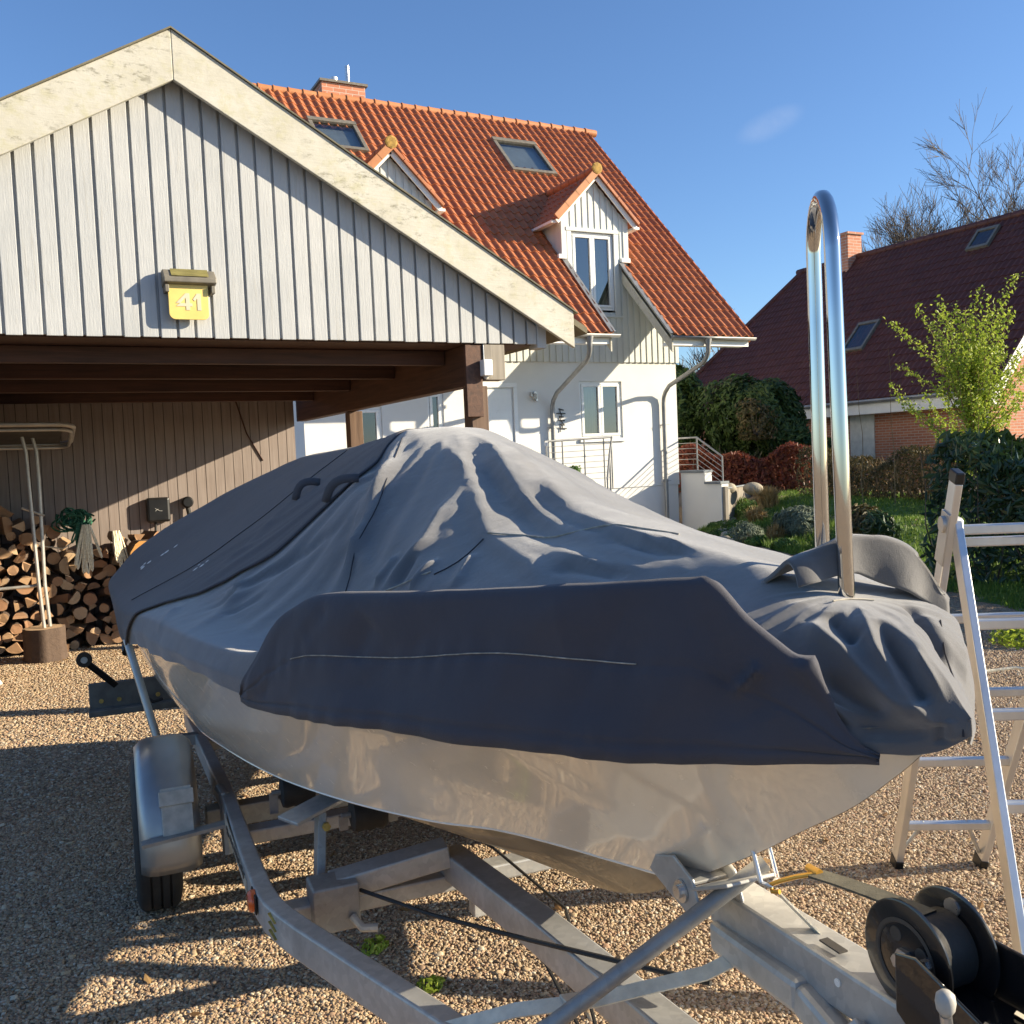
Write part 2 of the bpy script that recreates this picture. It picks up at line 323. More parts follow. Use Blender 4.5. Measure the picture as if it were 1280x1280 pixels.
# ------------------------------------------------------------------ mesh building
class MB:
    def __init__(s): s.v = []; s.f = []; s.mi = []; s.m = 0
    def add(s, vs, fs):
        b = len(s.v); s.v.extend([tuple(map(float, p)) for p in vs]); s.f.extend([tuple(b+i for i in f) for f in fs]); s.mi.extend([s.m]*len(fs)); return s
    def quad(s, a, b, c, d): return s.add([a, b, c, d], [(0, 1, 2, 3)])
    def box(s, c, size, ex=(1, 0, 0), ey=(0, 1, 0), ez=(0, 0, 1)):
        c = np.array(c, float); h = np.array(size, float)/2; ex, ey, ez = (np.array(q, float) for q in (ex, ey, ez))
        vs = [c+ex*h[0]*i+ey*h[1]*j+ez*h[2]*k for k in (-1, 1) for j in (-1, 1) for i in (-1, 1)]
        return s.add(vs, [(0, 2, 3, 1), (4, 5, 7, 6), (0, 1, 5, 4), (2, 6, 7, 3), (0, 4, 6, 2), (1, 3, 7, 5)])
    def mm(s, x0, x1, y0, y1, z0, z1): return s.box(((x0+x1)/2, (y0+y1)/2, (z0+z1)/2), (x1-x0, y1-y0, z1-z0))
    def beam(s, p0, p1, w, h, up=(0, 0, 1)):
        p0, p1, up = (np.array(q, float) for q in (p0, p1, up)); d = p1-p0; L = np.linalg.norm(d); d /= L
        x = np.cross(d, up); x /= np.linalg.norm(x); u = np.cross(x, d)
        return s.box((p0+p1)/2, (L, w, h), d, x, u)
    def tube(s, path, r, n=10, cap=True):
        P = [np.array(p, float) for p in path]; m = len(P); rs = r if hasattr(r, '__len__') else [r]*m
        T = [P[min(i+1, m-1)]-P[max(i-1, 0)] for i in range(m)]; T = [t/(np.linalg.norm(t)+1e-12) for t in T]
        a = np.array([0, 0, 1.]) if abs(T[0][2]) < .9 else np.array([1., 0, 0]); x = np.cross(T[0], a); x /= np.linalg.norm(x)
        vs = []
        for i in range(m):
            x = x-T[i]*(x@T[i]); x /= np.linalg.norm(x); y = np.cross(T[i], x)
            for k in range(n):
                t = 2*math.pi*k/n; vs.append(P[i]+(x*math.cos(t)+y*math.sin(t))*rs[i])
        fs = [(i*n+k, i*n+(k+1) % n, (i+1)*n+(k+1) % n, (i+1)*n+k) for i in range(m-1) for k in range(n)]
        if cap: fs += [tuple(range(n-1, -1, -1)), tuple((m-1)*n+k for k in range(n))]
        return s.add(vs, fs)
    def lathe(s, c, ax, prof, n=24, cap=True):      # prof: list of (along axis, radius)
        c = np.array(c, float); ax = np.array(ax, float); ax /= np.linalg.norm(ax)
        a = np.array([0, 0, 1.]) if abs(ax[2]) < .9 else np.array([1., 0, 0]); x = np.cross(ax, a); x /= np.linalg.norm(x); y = np.cross(ax, x)
        vs = [c+ax*h+(x*math.cos(2*math.pi*k/n)+y*math.sin(2*math.pi*k/n))*r for h, r in prof for k in range(n)]
        m = len(prof); fs = [(i*n+k, i*n+(k+1) % n, (i+1)*n+(k+1) % n, (i+1)*n+k) for i in range(m-1) for k in range(n)]
        if cap: fs += [tuple(range(n-1, -1, -1)), tuple((m-1)*n+k for k in range(n))]
        return s.add(vs, fs)
    def prism(s, poly, d):                          # poly: 3D points (planar), d: extrusion vector
        P = [np.array(p, float) for p in poly]; d = np.array(d, float); n = len(P)
        return s.add(P+[p+d for p in P], [tuple(range(n-1, -1, -1)), tuple(range(n, 2*n))]+[(i, (i+1) % n, n+(i+1) % n, n+i) for i in range(n)])
    def grid(s, A):
        a, b = A.shape[:2]
        return s.add(A.reshape(-1, 3), [(i*b+j, i*b+j+1, (i+1)*b+j+1, (i+1)*b+j) for i in range(a-1) for j in range(b-1)])
def link(name, me, mats, parent=None, smooth=False, bevel=0., ang=35):
    for m in (mats if isinstance(mats, (list, tuple)) else [mats]): me.materials.append(MAT[m] if isinstance(m, str) else m)
    o = bpy.data.objects.new(name, me); COL.objects.link(o)
    if parent is not None: o.parent = parent
    if smooth:
        me.shade_smooth()
        if ang < 179: me.set_sharp_from_angle(angle=R_(ang))
    if bevel:
        b = o.modifiers.new('bevel', 'BEVEL'); b.width = bevel; b.segments = 2; b.limit_method = 'ANGLE'; b.angle_limit = R_(40)
    return o
def root_of(o):
    while o.parent is not None: o = o.parent
    return o
def obj(name, mb, mats, parent=None, smooth=False, bevel=0., ang=35, origin=None):
    off = np.array(root_of(parent).location) if parent is not None else np.array(origin if origin is not None else (0, 0, 0), float)
    me = bpy.data.meshes.new(name)
    V = np.array(mb.v, float).reshape(-1, 3)-off
    me.from_pydata(V.tolist(), [], mb.f)
    if any(mb.mi): me.polygons.foreach_set('material_index', mb.mi)
    me.update()
    o = link(name, me, mats, parent, smooth, bevel, ang)
    if parent is None and origin is not None: o.location = origin
    return o
def tag(o, label=None, cat=None, group=None, kind=None):
    for k, v in (('label', label), ('category', cat), ('group', group), ('kind', kind)):
        if v: o[k] = v
    return o
def thing(name, label, cat, loc=(0, 0, 0), group=None):
    o = bpy.data.objects.new(name, None); COL.objects.link(o); o.location = loc; o.empty_display_size = .2
    return tag(o, label, cat, group)
def copy_tree(o, parent=None):
    c = o.copy(); COL.objects.link(c)
    if parent is not None: c.parent = parent
    for ch in list(o.children): copy_tree(ch, c)
    return c
# boat frame: s runs aft along the keel, u to starboard
B_O = np.array([1.10, 0, 0]); B_A = np.array([.084, .99647, 0]); B_S = np.array([-.99647, .084, 0]); ZZ = np.array([0, 0, 1.])
def W(s, u, z): return B_O+B_A*s+B_S*u+ZZ*z
def pchip(x, y, q):
    x = np.array(x, float); y = np.array(y, float); q = np.asarray(q, float)
    one = y.ndim == 1
    if one: y = y[:, None]
    h = np.diff(x)[:, None]; d = np.diff(y, axis=0)/h; m = np.zeros_like(y)
    m[0] = d[0]; m[-1] = d[-1]
    a, b = d[:-1], d[1:]; w1 = 2*h[1:]+h[:-1]; w2 = h[1:]+2*h[:-1]
    with np.errstate(divide='ignore', invalid='ignore'):
        hm = (w1+w2)/(w1/a+w2/b)
    m[1:-1] = np.where(a*b > 0, hm, 0)
    i = np.clip(np.searchsorted(x, q)-1, 0, len(x)-2); t = ((q-x[i])/(x[i+1]-x[i]))[:, None]; hh = h[i]
    r = (2*t**3-3*t**2+1)*y[i]+(t**3-2*t**2+t)*hh*m[i]+(-2*t**3+3*t**2)*y[i+1]+(t**3-t**2)*hh*m[i+1]
    return r[:, 0] if one else r
def smoothstep(a, b, x):
    t = np.clip((x-a)/(b-a), 0, 1); return t*t*(3-2*t)
# ------------------------------------------------------------------ ground
HP = np.array([(15.2,15.8,.60),(15.26,13.5,.52),(12.3,11.06,.40),(9.95,8.3,.14),(8,5.9,0),(6,4.4,0),(13.8,17.57,-.25),(13.95,16.9,-.02),(14.35,17.5,-.35),(14.45,18.4,-.4),(15.7,17.8,.57),
 (11.9,13.5,-.08),(10.9,11.2,0),(13.3,13.9,.26),(15.2,14.66,.55),(17.3,18,.58),(9,7.6,.03),(8.84,6.07,.06),(13.2,10,.45),(12,18,-.42),(9,18,-.40),(5,18,-.30),
 (10,14.5,-.25),(11.5,15.5,-.32),(25,20,.6),(25,10,.6),(21,14,.6),(40,40,.6),(14,25,-.2),(5,25,-.3),(0,15,-.1),(-5,10,0),(0,0,0),(3,0,0),(6,0,0),(0,5,0),(3,5,0),(5,7,0),(2,8,0),(0,10,0),
 (3,11,-.02),(6,10,-.05),(-4,4,0),(-6,-6,0),(8,-2,0),(12,0,.1),(12,5,.25),(60,0,.6),(60,80,.6),(-40,60,0),(-40,-40,0),(40,-40,.3),(8,2.5,0),(2,2,0),(4,3,0),(1,4,0),(0,7,0),(2,10.5,0)])
def terrain(X, Y):
    X = np.asarray(X, float); Y = np.asarray(Y, float)
    d2 = (X[..., None]-HP[:, 0])**2+(Y[..., None]-HP[:, 1])**2+.25
    w = d2**-1.75
    return (w*HP[:, 2]).sum(-1)/w.sum(-1)
def tz(x, y): return float(terrain(np.array([x]), np.array([y]))[0])
def sheet(name, xs, ys, mat, dz=0., kind='structure'):
    X, Y = np.meshgrid(xs, ys, indexing='ij'); Z = terrain(X, Y)+dz
    mb = MB(); mb.grid(np.stack([X, Y, Z], -1)[::1, ::-1])
    o = obj(name, mb, mat, smooth=True, ang=180); tag(o, kind=kind); return o
fx = np.concatenate([np.linspace(-160, -12, 12), np.arange(-10, 24.1, .5), np.linspace(28, 220, 14)])
fy = np.concatenate([np.linspace(-120, -10, 10), np.arange(-8, 26.1, .5), np.linspace(30, 300, 14)])
sheet('gravel_ground', fx, fy, 'gravel')
def poly_sheet(name, poly, mat, dz, step=.3, kind='structure'):
    P = np.array(poly, float)
    def inside(x, y):
        r = False; n = len(P)
        for i in range(n):
            x1, y1 = P[i]; x2, y2 = P[(i+1) % n]
            if (y1 > y) != (y2 > y) and x < (x2-x1)*(y-y1)/(y2-y1)+x1: r = not r
        return r
    mb = MB(); idx = {}
    xs = np.arange(P[:, 0].min(), P[:, 0].max()+step, step); ys = np.arange(P[:, 1].min(), P[:, 1].max()+step, step)
    Z = terrain(*np.meshgrid(xs, ys, indexing='ij'))+dz
    def vid(i, j):
        if (i, j) not in idx: idx[i, j] = len(mb.v); mb.v.append((xs[i], ys[j], Z[i, j]))
        return idx[i, j]
    for i in range(len(xs)-1):
        for j in range(len(ys)-1):
            if inside(xs[i]+step/2, ys[j]+step/2): mb.f.append((vid(i, j), vid(i+1, j), vid(i+1, j+1), vid(i, j+1))); mb.mi.append(0)
    return tag(obj(name, mb, mat, smooth=True, ang=180), kind=kind), inside
LAWN = [(6.6, 3.6), (8.0, 5.2), (9.2, 8.0), (10.9, 11.0), (12.2, 11.9), (13.9, 14.6), (15.2, 17.2), (18.5, 19.5), (19, 15), (18, 10), (17, 2), (10, -2), (8, 0)]
lawn, in_lawn = poly_sheet('lawn', LAWN, 'lawn', .006)
BANK = [(10.2, 10.6), (11.0, 12.6), (12.4, 15.2), (13.7, 17.6), (15.6, 18.6), (15.3, 17.3), (13.9, 14.6), (12.2, 11.9), (10.9, 11.0)]
bank, in_bank = poly_sheet('planted_bank', BANK, 'soil', .010)
def blades(name, n, region, h0, h1, mat, w=.012):
    P = np.array(region); X = []; lo, hi = P.min(0), P.max(0)
    ins = in_lawn
    while len(X) < n:
        x, y = rng.uniform(lo, hi)
        if ins(x, y): X.append((x, y))
    X = np.array(X); z = terrain(X[:, 0], X[:, 1]); a = rng.uniform(0, 6.28, n); h = rng.uniform(h0, h1, n); t = rng.uniform(0, 6.28, n); ln = rng.uniform(.1, .7, n)*h
    mb = MB(); V = np.zeros((n, 3, 3)); dx = np.cos(a)*w; dy = np.sin(a)*w
    V[:, 0] = np.stack([X[:, 0]-dx, X[:, 1]-dy, z], 1); V[:, 1] = np.stack([X[:, 0]+dx, X[:, 1]+dy, z], 1)
    V[:, 2] = np.stack([X[:, 0]+np.cos(t)*ln, X[:, 1]+np.sin(t)*ln, z+h], 1)
    mb.v = V.reshape(-1, 3); mb.f = [(3*i, 3*i+1, 3*i+2) for i in range(n)]; mb.mi = [0]
    return tag(obj(name, mb, mat), kind='stuff')
blades('lawn_grass', 42000, [(8, 5), (9.2, 8), (12, 12), (16, 18), (18.5, 19), (17, 10), (12, 5)], .03, .085, 'blade')
def blades_in(name, n, ins, lo, hi, h0, h1, mat, w):
    global in_lawn
    keep = in_lawn; in_lawn = ins; o = blades(name, n, [lo, hi], h0, h1, mat, w); in_lawn = keep; return o
blades_in('bank_grass', 16000, in_bank, (10.2, 10.6), (15.7, 18.6), .04, .16, 'blade', .010)
blades('lawn_edge_grass', 9000, [(6.6, 3.4), (9.5, 3.4), (9.5, 8), (8, 8)], .03, .08, 'blade', .006)
# loose pebbles over the drive: a geometry-nodes scatter, one object
def pebbles():
    col = bpy.data.collections.new('pebble_shapes')
    for k in range(6):
        bm = bmesh.new(); bmesh.ops.create_icosphere(bm, subdivisions=2, radius=1)
        r = np.random.default_rng(50+k); ax = r.uniform(.6, 1.15, 3); ax[2] *= .72
        F = r.normal(size=(5, 3)); ph = r.uniform(0, 6, 5)
        for v in bm.verts:
            p = np.array(v.co); s_ = 1+sum(.09*math.sin(2.1*float(p@F[i])+ph[i]) for i in range(5))
            q = p*ax*s_; v.co = q
        me = bpy.data.meshes.new('pebble'); bm.to_mesh(me); bm.free(); me.shade_smooth(); me.materials.append(MAT['pebble'])
        col.objects.link(bpy.data.objects.new('pebble', me))
    def scatter(name, poly, density, smin, smax, seed):
        P = np.array(poly, float); mb = MB()
        xs = np.arange(P[:, 0].min(), P[:, 0].max(), .2); ys = np.arange(P[:, 1].min(), P[:, 1].max(), .2); n = len(P)
        def ins(x, y):
            r = False
            for i in range(n):
                x1, y1 = P[i]; x2, y2 = P[(i+1) % n]
                if (y1 > y) != (y2 > y) and x < (x2-x1)*(y-y1)/(y2-y1)+x1: r = not r
            return r
        for x in xs:
            for y in ys:
                if ins(x+.1, y+.1):
                    q = [(x, y), (x+.2, y), (x+.2, y+.2), (x, y+.2)]; mb.add([(a, b, tz(a, b)+.002) for a, b in q], [(0, 1, 2, 3)])
        o = obj(name, mb, 'pebble'); tag(o, kind='stuff')
        ng = bpy.data.node_groups.new(name, 'GeometryNodeTree')
        ng.interface.new_socket('Geometry', in_out='INPUT', socket_type='NodeSocketGeometry'); ng.interface.new_socket('Geometry', in_out='OUTPUT', socket_type='NodeSocketGeometry')
        N = ng.nodes; L = ng.links
        gi = N.new('NodeGroupInput'); go = N.new('NodeGroupOutput'); dp = N.new('GeometryNodeDistributePointsOnFaces'); ip = N.new('GeometryNodeInstanceOnPoints')
        ci = N.new('GeometryNodeCollectionInfo'); ci.inputs['Collection'].default_value = col; ci.inputs['Separate Children'].default_value = True; ci.inputs['Reset Children'].default_value = True
        dp.inputs['Density'].default_value = density; dp.inputs['Seed'].default_value = seed
        rv = N.new('FunctionNodeRandomValue'); rv.data_type = 'FLOAT_VECTOR'; rv.inputs[0].default_value = (-.5, -.5, 0); rv.inputs[1].default_value = (.5, .5, 6.28)
        rs = N.new('FunctionNodeRandomValue'); rs.data_type = 'FLOAT'; rs.inputs[2].default_value = smin; rs.inputs[3].default_value = smax
        ip.inputs['Pick Instance'].default_value = True
        L.new(gi.outputs[0], dp.inputs['Mesh']); L.new(dp.outputs['Points'], ip.inputs['Points']); L.new(ci.outputs[0], ip.inputs['Instance'])
        L.new(rv.outputs[0], ip.inputs['Rotation']); L.new(rs.outputs[1], ip.inputs['Scale']); L.new(ip.outputs[0], go.inputs[0])
        o.modifiers.new('scatter', 'NODES').node_group = ng
        return o
    scatter('gravel_pebbles', [(-.9, 1.2), (-.9, 5.2), (3.4, 5.2), (5.8, 4.6), (5.6, 2.2), (3.6, 1.0), (1.5, .6)], 13500, .0038, .0082, 3)
    scatter('coarse_pebbles', [(-.9, 1.2), (-.9, 5.2), (3.4, 5.2), (5.8, 4.6), (5.6, 2.2), (3.6, 1.0), (1.5, .6)], 110, .0095, .0165, 8)
    scatter('far_gravel_pebbles', [(-1.6, 5.2), (-1.6, 10.2), (2.6, 10.2), (2.6, 5.2)], 4200, .0055, .011, 4)
    scatter('rear_gravel_pebbles', [(3.2, 5.2), (2.9, 12), (9.5, 15.5), (10.8, 11.5), (8.6, 8.0), (6.8, 6.4)], 1300, .008, .015, 6)
    scatter('drive_gravel_pebbles', [(3.4, 5.2), (6.8, 6.4), (7.6, 5.0), (6.4, 3.2), (5.6, 2.2), (5.8, 4.6)], 5600, .005, .010, 5)
pebbles()
def leaf_litter():
    r = np.random.default_rng(17); mb = MB()
    spots = [(r.uniform(-.8, 3.6), r.uniform(1.6, 5.4)) for _ in range(70)]+[(r.uniform(2.6, 6.0), r.uniform(1.8, 5.5)) for _ in range(45)]+[(r.normal(.9, .8), r.normal(9.6, .25)) for _ in range(60)]
    for x, y in spots:
        a = r.uniform(0, 6.28); L = r.uniform(.012, .03); w = L*r.uniform(.35, .6); d = np.array([math.cos(a), math.sin(a), r.uniform(-.3, .3)]); s_ = np.array([-d[1], d[0], r.uniform(-.4, .4)]); c = np.array([x, y, tz(x, y)+.014])
        mb.add([c-d*L, c+s_*w-ZL*.003, c+d*L, c-s_*w-ZL*.003], [(0, 1, 2), (0, 2, 3)])
    tag(obj('fallen_leaves', mb, 'dead_leaf'), kind='stuff')
ZL = np.array([0, 0, 1.]); MAT['dead_leaf'] = leafy('dead_leaf', [(.10, .05, .02), (.22, .12, .045), (.33, .21, .09)], .7, .15)
leaf_litter()

# ------------------------------------------------------------------ carport
CF, CB, CX, APZ, HDR = 6.0, 10.6, .944, 4.195, 2.452
L0 = (CX, CF, 0)
carport = thing('carport', 'open timber carport with pale boarded gable and mossy white bargeboards', 'carport', L0)
rs_ = (APZ-2.681)/(3.547-CX)                      # slope of the roof edge
def zr(x, top=APZ): return top-abs(x-CX)*rs_
half = 2.37
def gable_boards():
    mb = MB(); x = CX-half; pitch = .1015
    while x < CX+half-.02:
        x1 = min(x+pitch-.017, CX+half); t = rng.uniform(-.002, .002)
        y0 = CF-.022+t
        za, zb = zr(x)-.24, zr(x1)-.24
        zb0 = HDR+rng.uniform(-.004, .002)
        mb.prism([(x, y0, zb0), (x1, y0, zb0), (x1, y0, zb), (x+.5*(x1-x), y0, max(za, zb) if (x < CX < x1) else (za+zb)/2), (x, y0, za)], (0, .02, 0))
        x += pitch
    mb.prism([(CX-half, CF, HDR+.006), (CX+half, CF, HDR+.006), (CX+half, CF, zr(CX+half)-.22), (CX, CF, APZ-.22), (CX-half, CF, zr(CX-half)-.22)], (0, .02, 0))
    return mb
obj('gable_cladding', gable_boards(), 'boards', carport, bevel=.0025)
mb = MB(); mb.mm(CX+half+.002, CX+half+.075, CF-.03, CF+.10, HDR-.03, zr(CX+half)-.2); obj('corner_board', mb, 'boards', carport, bevel=.004)
mb = MB(); mb.mm(CX-half-.075, CX-half-.002, CF-.03, CF+.10, HDR-.03, zr(CX-half)-.2); obj('corner_board', mb, 'boards', carport, bevel=.004)
for sgn in (1, -1):
    mb = MB(); e = CX+sgn*2.62; y = 5.875
    top = [(CX+sgn*.001, APZ), (e, zr(e))]; drop = .285
    P = [(top[0][0], y, top[0][1]), (top[1][0], y, top[1][1]), (top[1][0], y, top[1][1]-.255), (top[0][0], y, top[0][1]-drop)]
    mb.prism(P if sgn > 0 else P[::-1], (0, .032, 0)); ob = obj('bargeboard', mb, 'rake', carport, bevel=.004)
    mb = MB(); mb.prism([(CX, y-.012, APZ+.002), (e+sgn*.03, y-.012, zr(e+sgn*.03)+.002), (e+sgn*.03, y-.012, zr(e+sgn*.03)+.012), (CX, y-.012, APZ+.012)][::sgn], (0, .09, 0)); obj('drip_edge', mb, 'felt', ob)
    mb = MB(); x1 = CX+sgn*2.75
    P = [(CX, 5.91, APZ-.03), (x1, 5.91, zr(x1)-.03), (x1, 5.91, zr(x1)-.075), (CX, 5.91, APZ-.075)]
    mb.prism(P[::sgn], (0, 4.95, 0)); obj('roof', mb, 'felt', carport)
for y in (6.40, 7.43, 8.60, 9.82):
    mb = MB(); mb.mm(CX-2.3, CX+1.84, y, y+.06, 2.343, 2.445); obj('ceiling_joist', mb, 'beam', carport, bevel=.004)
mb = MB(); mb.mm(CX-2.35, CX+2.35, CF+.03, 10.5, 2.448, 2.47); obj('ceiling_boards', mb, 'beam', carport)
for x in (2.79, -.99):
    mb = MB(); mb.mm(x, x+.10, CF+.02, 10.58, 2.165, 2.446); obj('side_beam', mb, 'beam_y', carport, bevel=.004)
for x in (2.81, -1.07):
    for y in (6.03, 8.75):
        mb = MB(); mb.mm(x, x+.13, y, y+.13, -.02, 2.163); obj('post', mb, 'post', carport, bevel=.006)
mb = MB(); mb.mm(2.765, 2.888, 5.995, 6.026, 1.95, 2.44); obj('post_cheek', mb, 'beam_y', carport, bevel=.003)
mb = MB(); mb.mm(2.905, 3.06, 5.985, 6.10, 2.20, 2.443); obj('beam_end', mb, 'grey_wood', carport, bevel=.004)
mb = MB(); mb.mm(2.89, 2.945, 6.10, 6.19, 2.20, 2.443); obj('beam_end', mb, 'grey_wood', carport, bevel=.004)
mb = MB(); x = -1.05
while x < 2.73:
    w = .098; mb.mm(x, x+w-.006, CB-.004+rng.uniform(-.002, .002), CB+.02, .02, 2.44); x += w
mb.m = 1; mb.mm(-1.05, 2.735, CB+.0205, CB+.035, 0, 2.44)
obj('back_wall', mb, ['backboards', 'iron'], carport)
mb = MB(); y = 8.0
while y < 10.55:
    mb.mm(-1.06, -1.04, y, y+.094, .02, 2.16); y += .1
obj('side_wall', mb, 'beam_y', carport)

# house number lamp on the gable
lamp = thing('house_number_lamp', 'yellow solar lamp with the number 41 fixed to the carport gable', 'house number', (.97, CF-.02, 2.69))
y = CF-.024
mb = MB(); mb.prism([(.822, y, 2.832), (.822, y-.045, 2.838), (.822, y-.105, 2.785), (.822, y-.105, 2.757), (.822, y, 2.735)][::-1], (.298, 0, 0)); hood = obj('hood', mb, 'lampgrey', lamp, bevel=.006)
mb = MB(); a = np.array([0, y-.047, 2.8405]); b = np.array([0, y-.103, 2.791]); nn = np.array([0, -.66, .75])*.003
mb.add([np.array([.866, 0, 0])+a+nn, np.array([1.076, 0, 0])+a+nn, np.array([1.076, 0, 0])+b+nn, np.array([.866, 0, 0])+b+nn], [(0, 3, 2, 1)]); obj('solar_panel', mb, 'solar', hood)
for x in (.83, 1.09):
    mb = MB(); mb.mm(x, x+.022, y-.088, y, 2.702, 2.745); obj('side_cheek', mb, 'lampgrey', hood, bevel=.003)
mb = MB(); yp = y-.062; pts = []
for cx_, cz_, a0 in ((.845, 2.76, None), (1.085, 2.76, None)): pass
x0, x1, z0, z1, rr = .848, 1.074, 2.548, 2.765, .035
for k in range(7): a_ = math.pi+k*math.pi/12; pts.append((x0+rr+rr*math.cos(a_), yp, z0+rr+rr*math.sin(a_)))
for k in range(7): a_ = 1.5*math.pi+k*math.pi/12; pts.append((x1-rr+rr*math.cos(a_), yp, z0+rr+rr*math.sin(a_)))
pts += [(x1, yp, z1), (x0, yp, z1)]
mb.prism(pts, (0, .012, 0)); plate = obj('number_plate', mb, 'yellow', lamp, bevel=.002)
mb = MB(); mb.mm(.90, 1.03, yp+.012, y, 2.60, 2.70); obj('plate_bracket', mb, 'lampgrey', lamp)
def digit(polys):
    mb = MB()
    for p in polys: mb.prism([(q[0], yp-.0025, q[1]) for q in p], (0, .002, 0))
    return mb
ox, oz, h = .888, 2.602, .098
four = [[(ox+.056, oz), (ox+.078, oz), (ox+.078, oz+h), (ox+.056, oz+h)], [(ox, oz+.022), (ox+.056, oz+.022), (ox+.056, oz+.040), (ox+.022, oz+.040)], [(ox, oz+.040), (ox+.024, oz+.040), (ox+.056, oz+h-.026), (ox+.056, oz+h)], [(ox+.078, oz+.022), (ox+.092, oz+.022), (ox+.092, oz+.040), (ox+.078, oz+.040)], [(ox, oz+.022), (ox+.001, oz+.022), (ox+.022, oz+.040), (ox, oz+.0401)]]
obj('digit', digit(four[:4]), 'digit', plate)
ox += .100
one = [[(ox+.020, oz), (ox+.042, oz), (ox+.042, oz+h), (ox+.020, oz+h)], [(ox-.004, oz+h-.034), (ox+.006, oz+h-.044), (ox+.020, oz+h-.030), (ox+.020, oz+h)]]
obj('digit', digit(one), 'digit', plate)
# small white box on the post
sb_ = thing('motion_sensor', 'small white plastic sensor box screwed to the front carport post', 'sensor', (2.90, 5.98, 2.28))
mb = MB(); mb.mm(2.868, 2.935, 5.925, 5.992, 2.225, 2.335); obj('housing', mb, 'white', sb_, bevel=.006)
mb = MB(); mb.tube([(2.90, 5.988, 2.335), (2.90, 5.988, 2.44)], .004, 6); obj('cable', mb, 'white', sb_)
mb = MB(); mb.lathe((2.90, 5.965, 2.205), (0, 0, 1), [(0, .014), (.019, .02)], 12); obj('lens', mb, 'reflector', sb_)
# wall box with its cable, plug holder
wb = thing('wall_charger', 'square black charger box with white mark on the boarded back wall', 'charger', (1.28, CB-.06, 1.28))
mb = MB(); mb.mm(1.165, 1.395, CB-.11, CB-.006, 1.155, 1.41); cs = obj('case', mb, 'black', wb, bevel=.025)
mb = MB(); ym = CB-.1125
for a_, b_ in (((1.245, 1.300), (1.290, 1.272)), ((1.245, 1.272), (1.275, 1.292)), ((1.292, 1.271), (1.315, 1.271))): mb.beam((a_[0], ym, a_[1]), (b_[0], ym, b_[1]), .002, .007, (0, 1, 0))
obj('white_mark', mb, 'white', cs)
mb = MB(); mb.tube([(1.25, CB-.05, 1.16), (1.24, CB-.06, 1.0), (1.27, CB-.08, .88), (1.36, CB-.08, 1.0), (1.46, CB-.06, 1.12), (1.60, CB-.05, 1.12), (1.66, CB-.05, 1.0)], .013, 8); obj('cable', mb, 'rubber', wb, smooth=True)
ph = thing('plug_holder', 'round black plug holder on the back wall beside the charger box', 'plug holder', (1.575, CB-.05, 1.34))
mb = MB(); mb.lathe((1.575, CB-.10, 1.345), (0, 1, 0), [(0, .045), (.02, .06), (.095, .055)], 20); obj('cup', mb, 'black', ph, smooth=True)
mb = MB(); mb.tube([(1.575, CB-.05, 1.30), (1.59, CB-.06, 1.20), (1.60, CB-.05, 1.12)], .024, 10); obj('plug', mb, 'rubber', ph, smooth=True)
mb = MB(); mb.tube([(2.13, CB-.012, 2.44), (2.24, CB-.012, 2.05), (2.40, CB-.012, 1.75)], .008, 6)
tag(obj('brown_cable', mb, 'beam', origin=(2.2, CB-.012, 2.0)), 'thin brown cable hanging down the boarded back wall', 'cable')

# ------------------------------------------------------------------ firewood
def log_mesh(k):
    r = np.random.default_rng(200+k); mb = MB(); L = .34; kind = k % 4
    R = 1.0
    if kind == 0: ang = np.linspace(0, math.pi/2, 6); pts = [(0, 0)]+[(math.cos(a)*R, math.sin(a)*R) for a in ang]
    elif kind == 1: ang = np.linspace(0, math.pi*.33, 5); pts = [(0, 0)]+[(math.cos(a)*R*1.1, math.sin(a)*R*1.1) for a in ang]
    elif kind == 2: ang = np.linspace(0, math.pi, 9); pts = [(math.cos(a)*.78, math.sin(a)*.78) for a in ang]
    else: ang = np.linspace(0, 2*math.pi, 13)[:-1]; pts = [(math.cos(a)*.58, math.sin(a)*.58) for a in ang]
    c = np.mean(pts, 0); pts = [tuple((np.array(p)-c)*(1+r.uniform(-.09, .09))) for p in pts]
    nseg = 4; n = len(pts)
    vs = []
    for i in range(nseg+1):
        y = -L/2+L*i/nseg; d = r.uniform(-.06, .06, 2)
        for p in pts: vs.append((p[0]*.085+d[0]*.06, y+(r.uniform(-.006, .006) if i in (0, nseg) else 0), p[1]*.085+d[1]*.06))
    fs = []; mi = []
    for i in range(nseg):
        for j in range(n):
            fs.append((i*n+j, (i+1)*n+j, (i+1)*n+(j+1) % n, i*n+(j+1) % n))
            flat = (kind in (0, 1) and j in (0, n-1)) or (kind == 2 and j == n-1)
            mi.append(1 if flat else 0)
    fs += [tuple(range(n)), tuple(nseg*n+j for j in range(n-1, -1, -1))]; mi += [1, 1]
    me = bpy.data.meshes.new('split_log'); me.from_pydata(vs, [], fs); me.polygons.foreach_set('material_index', mi)
    me.materials.append(MAT['bark']); me.materials.append(MAT['log_end']); me.update(); return me
LM = [log_mesh(k) for k in range(12)]
def pile_top(x): return float(np.interp(x, [-1.1, -.2, .25, .45, .75, 1.05, 1.3, 1.6, 1.9], [1.5, 1.42, 1.22, 1.02, 1.02, 1.1, .98, .9, .8]))
cnt = 0; yrow = .06; row = 0
lr = random.Random(4)
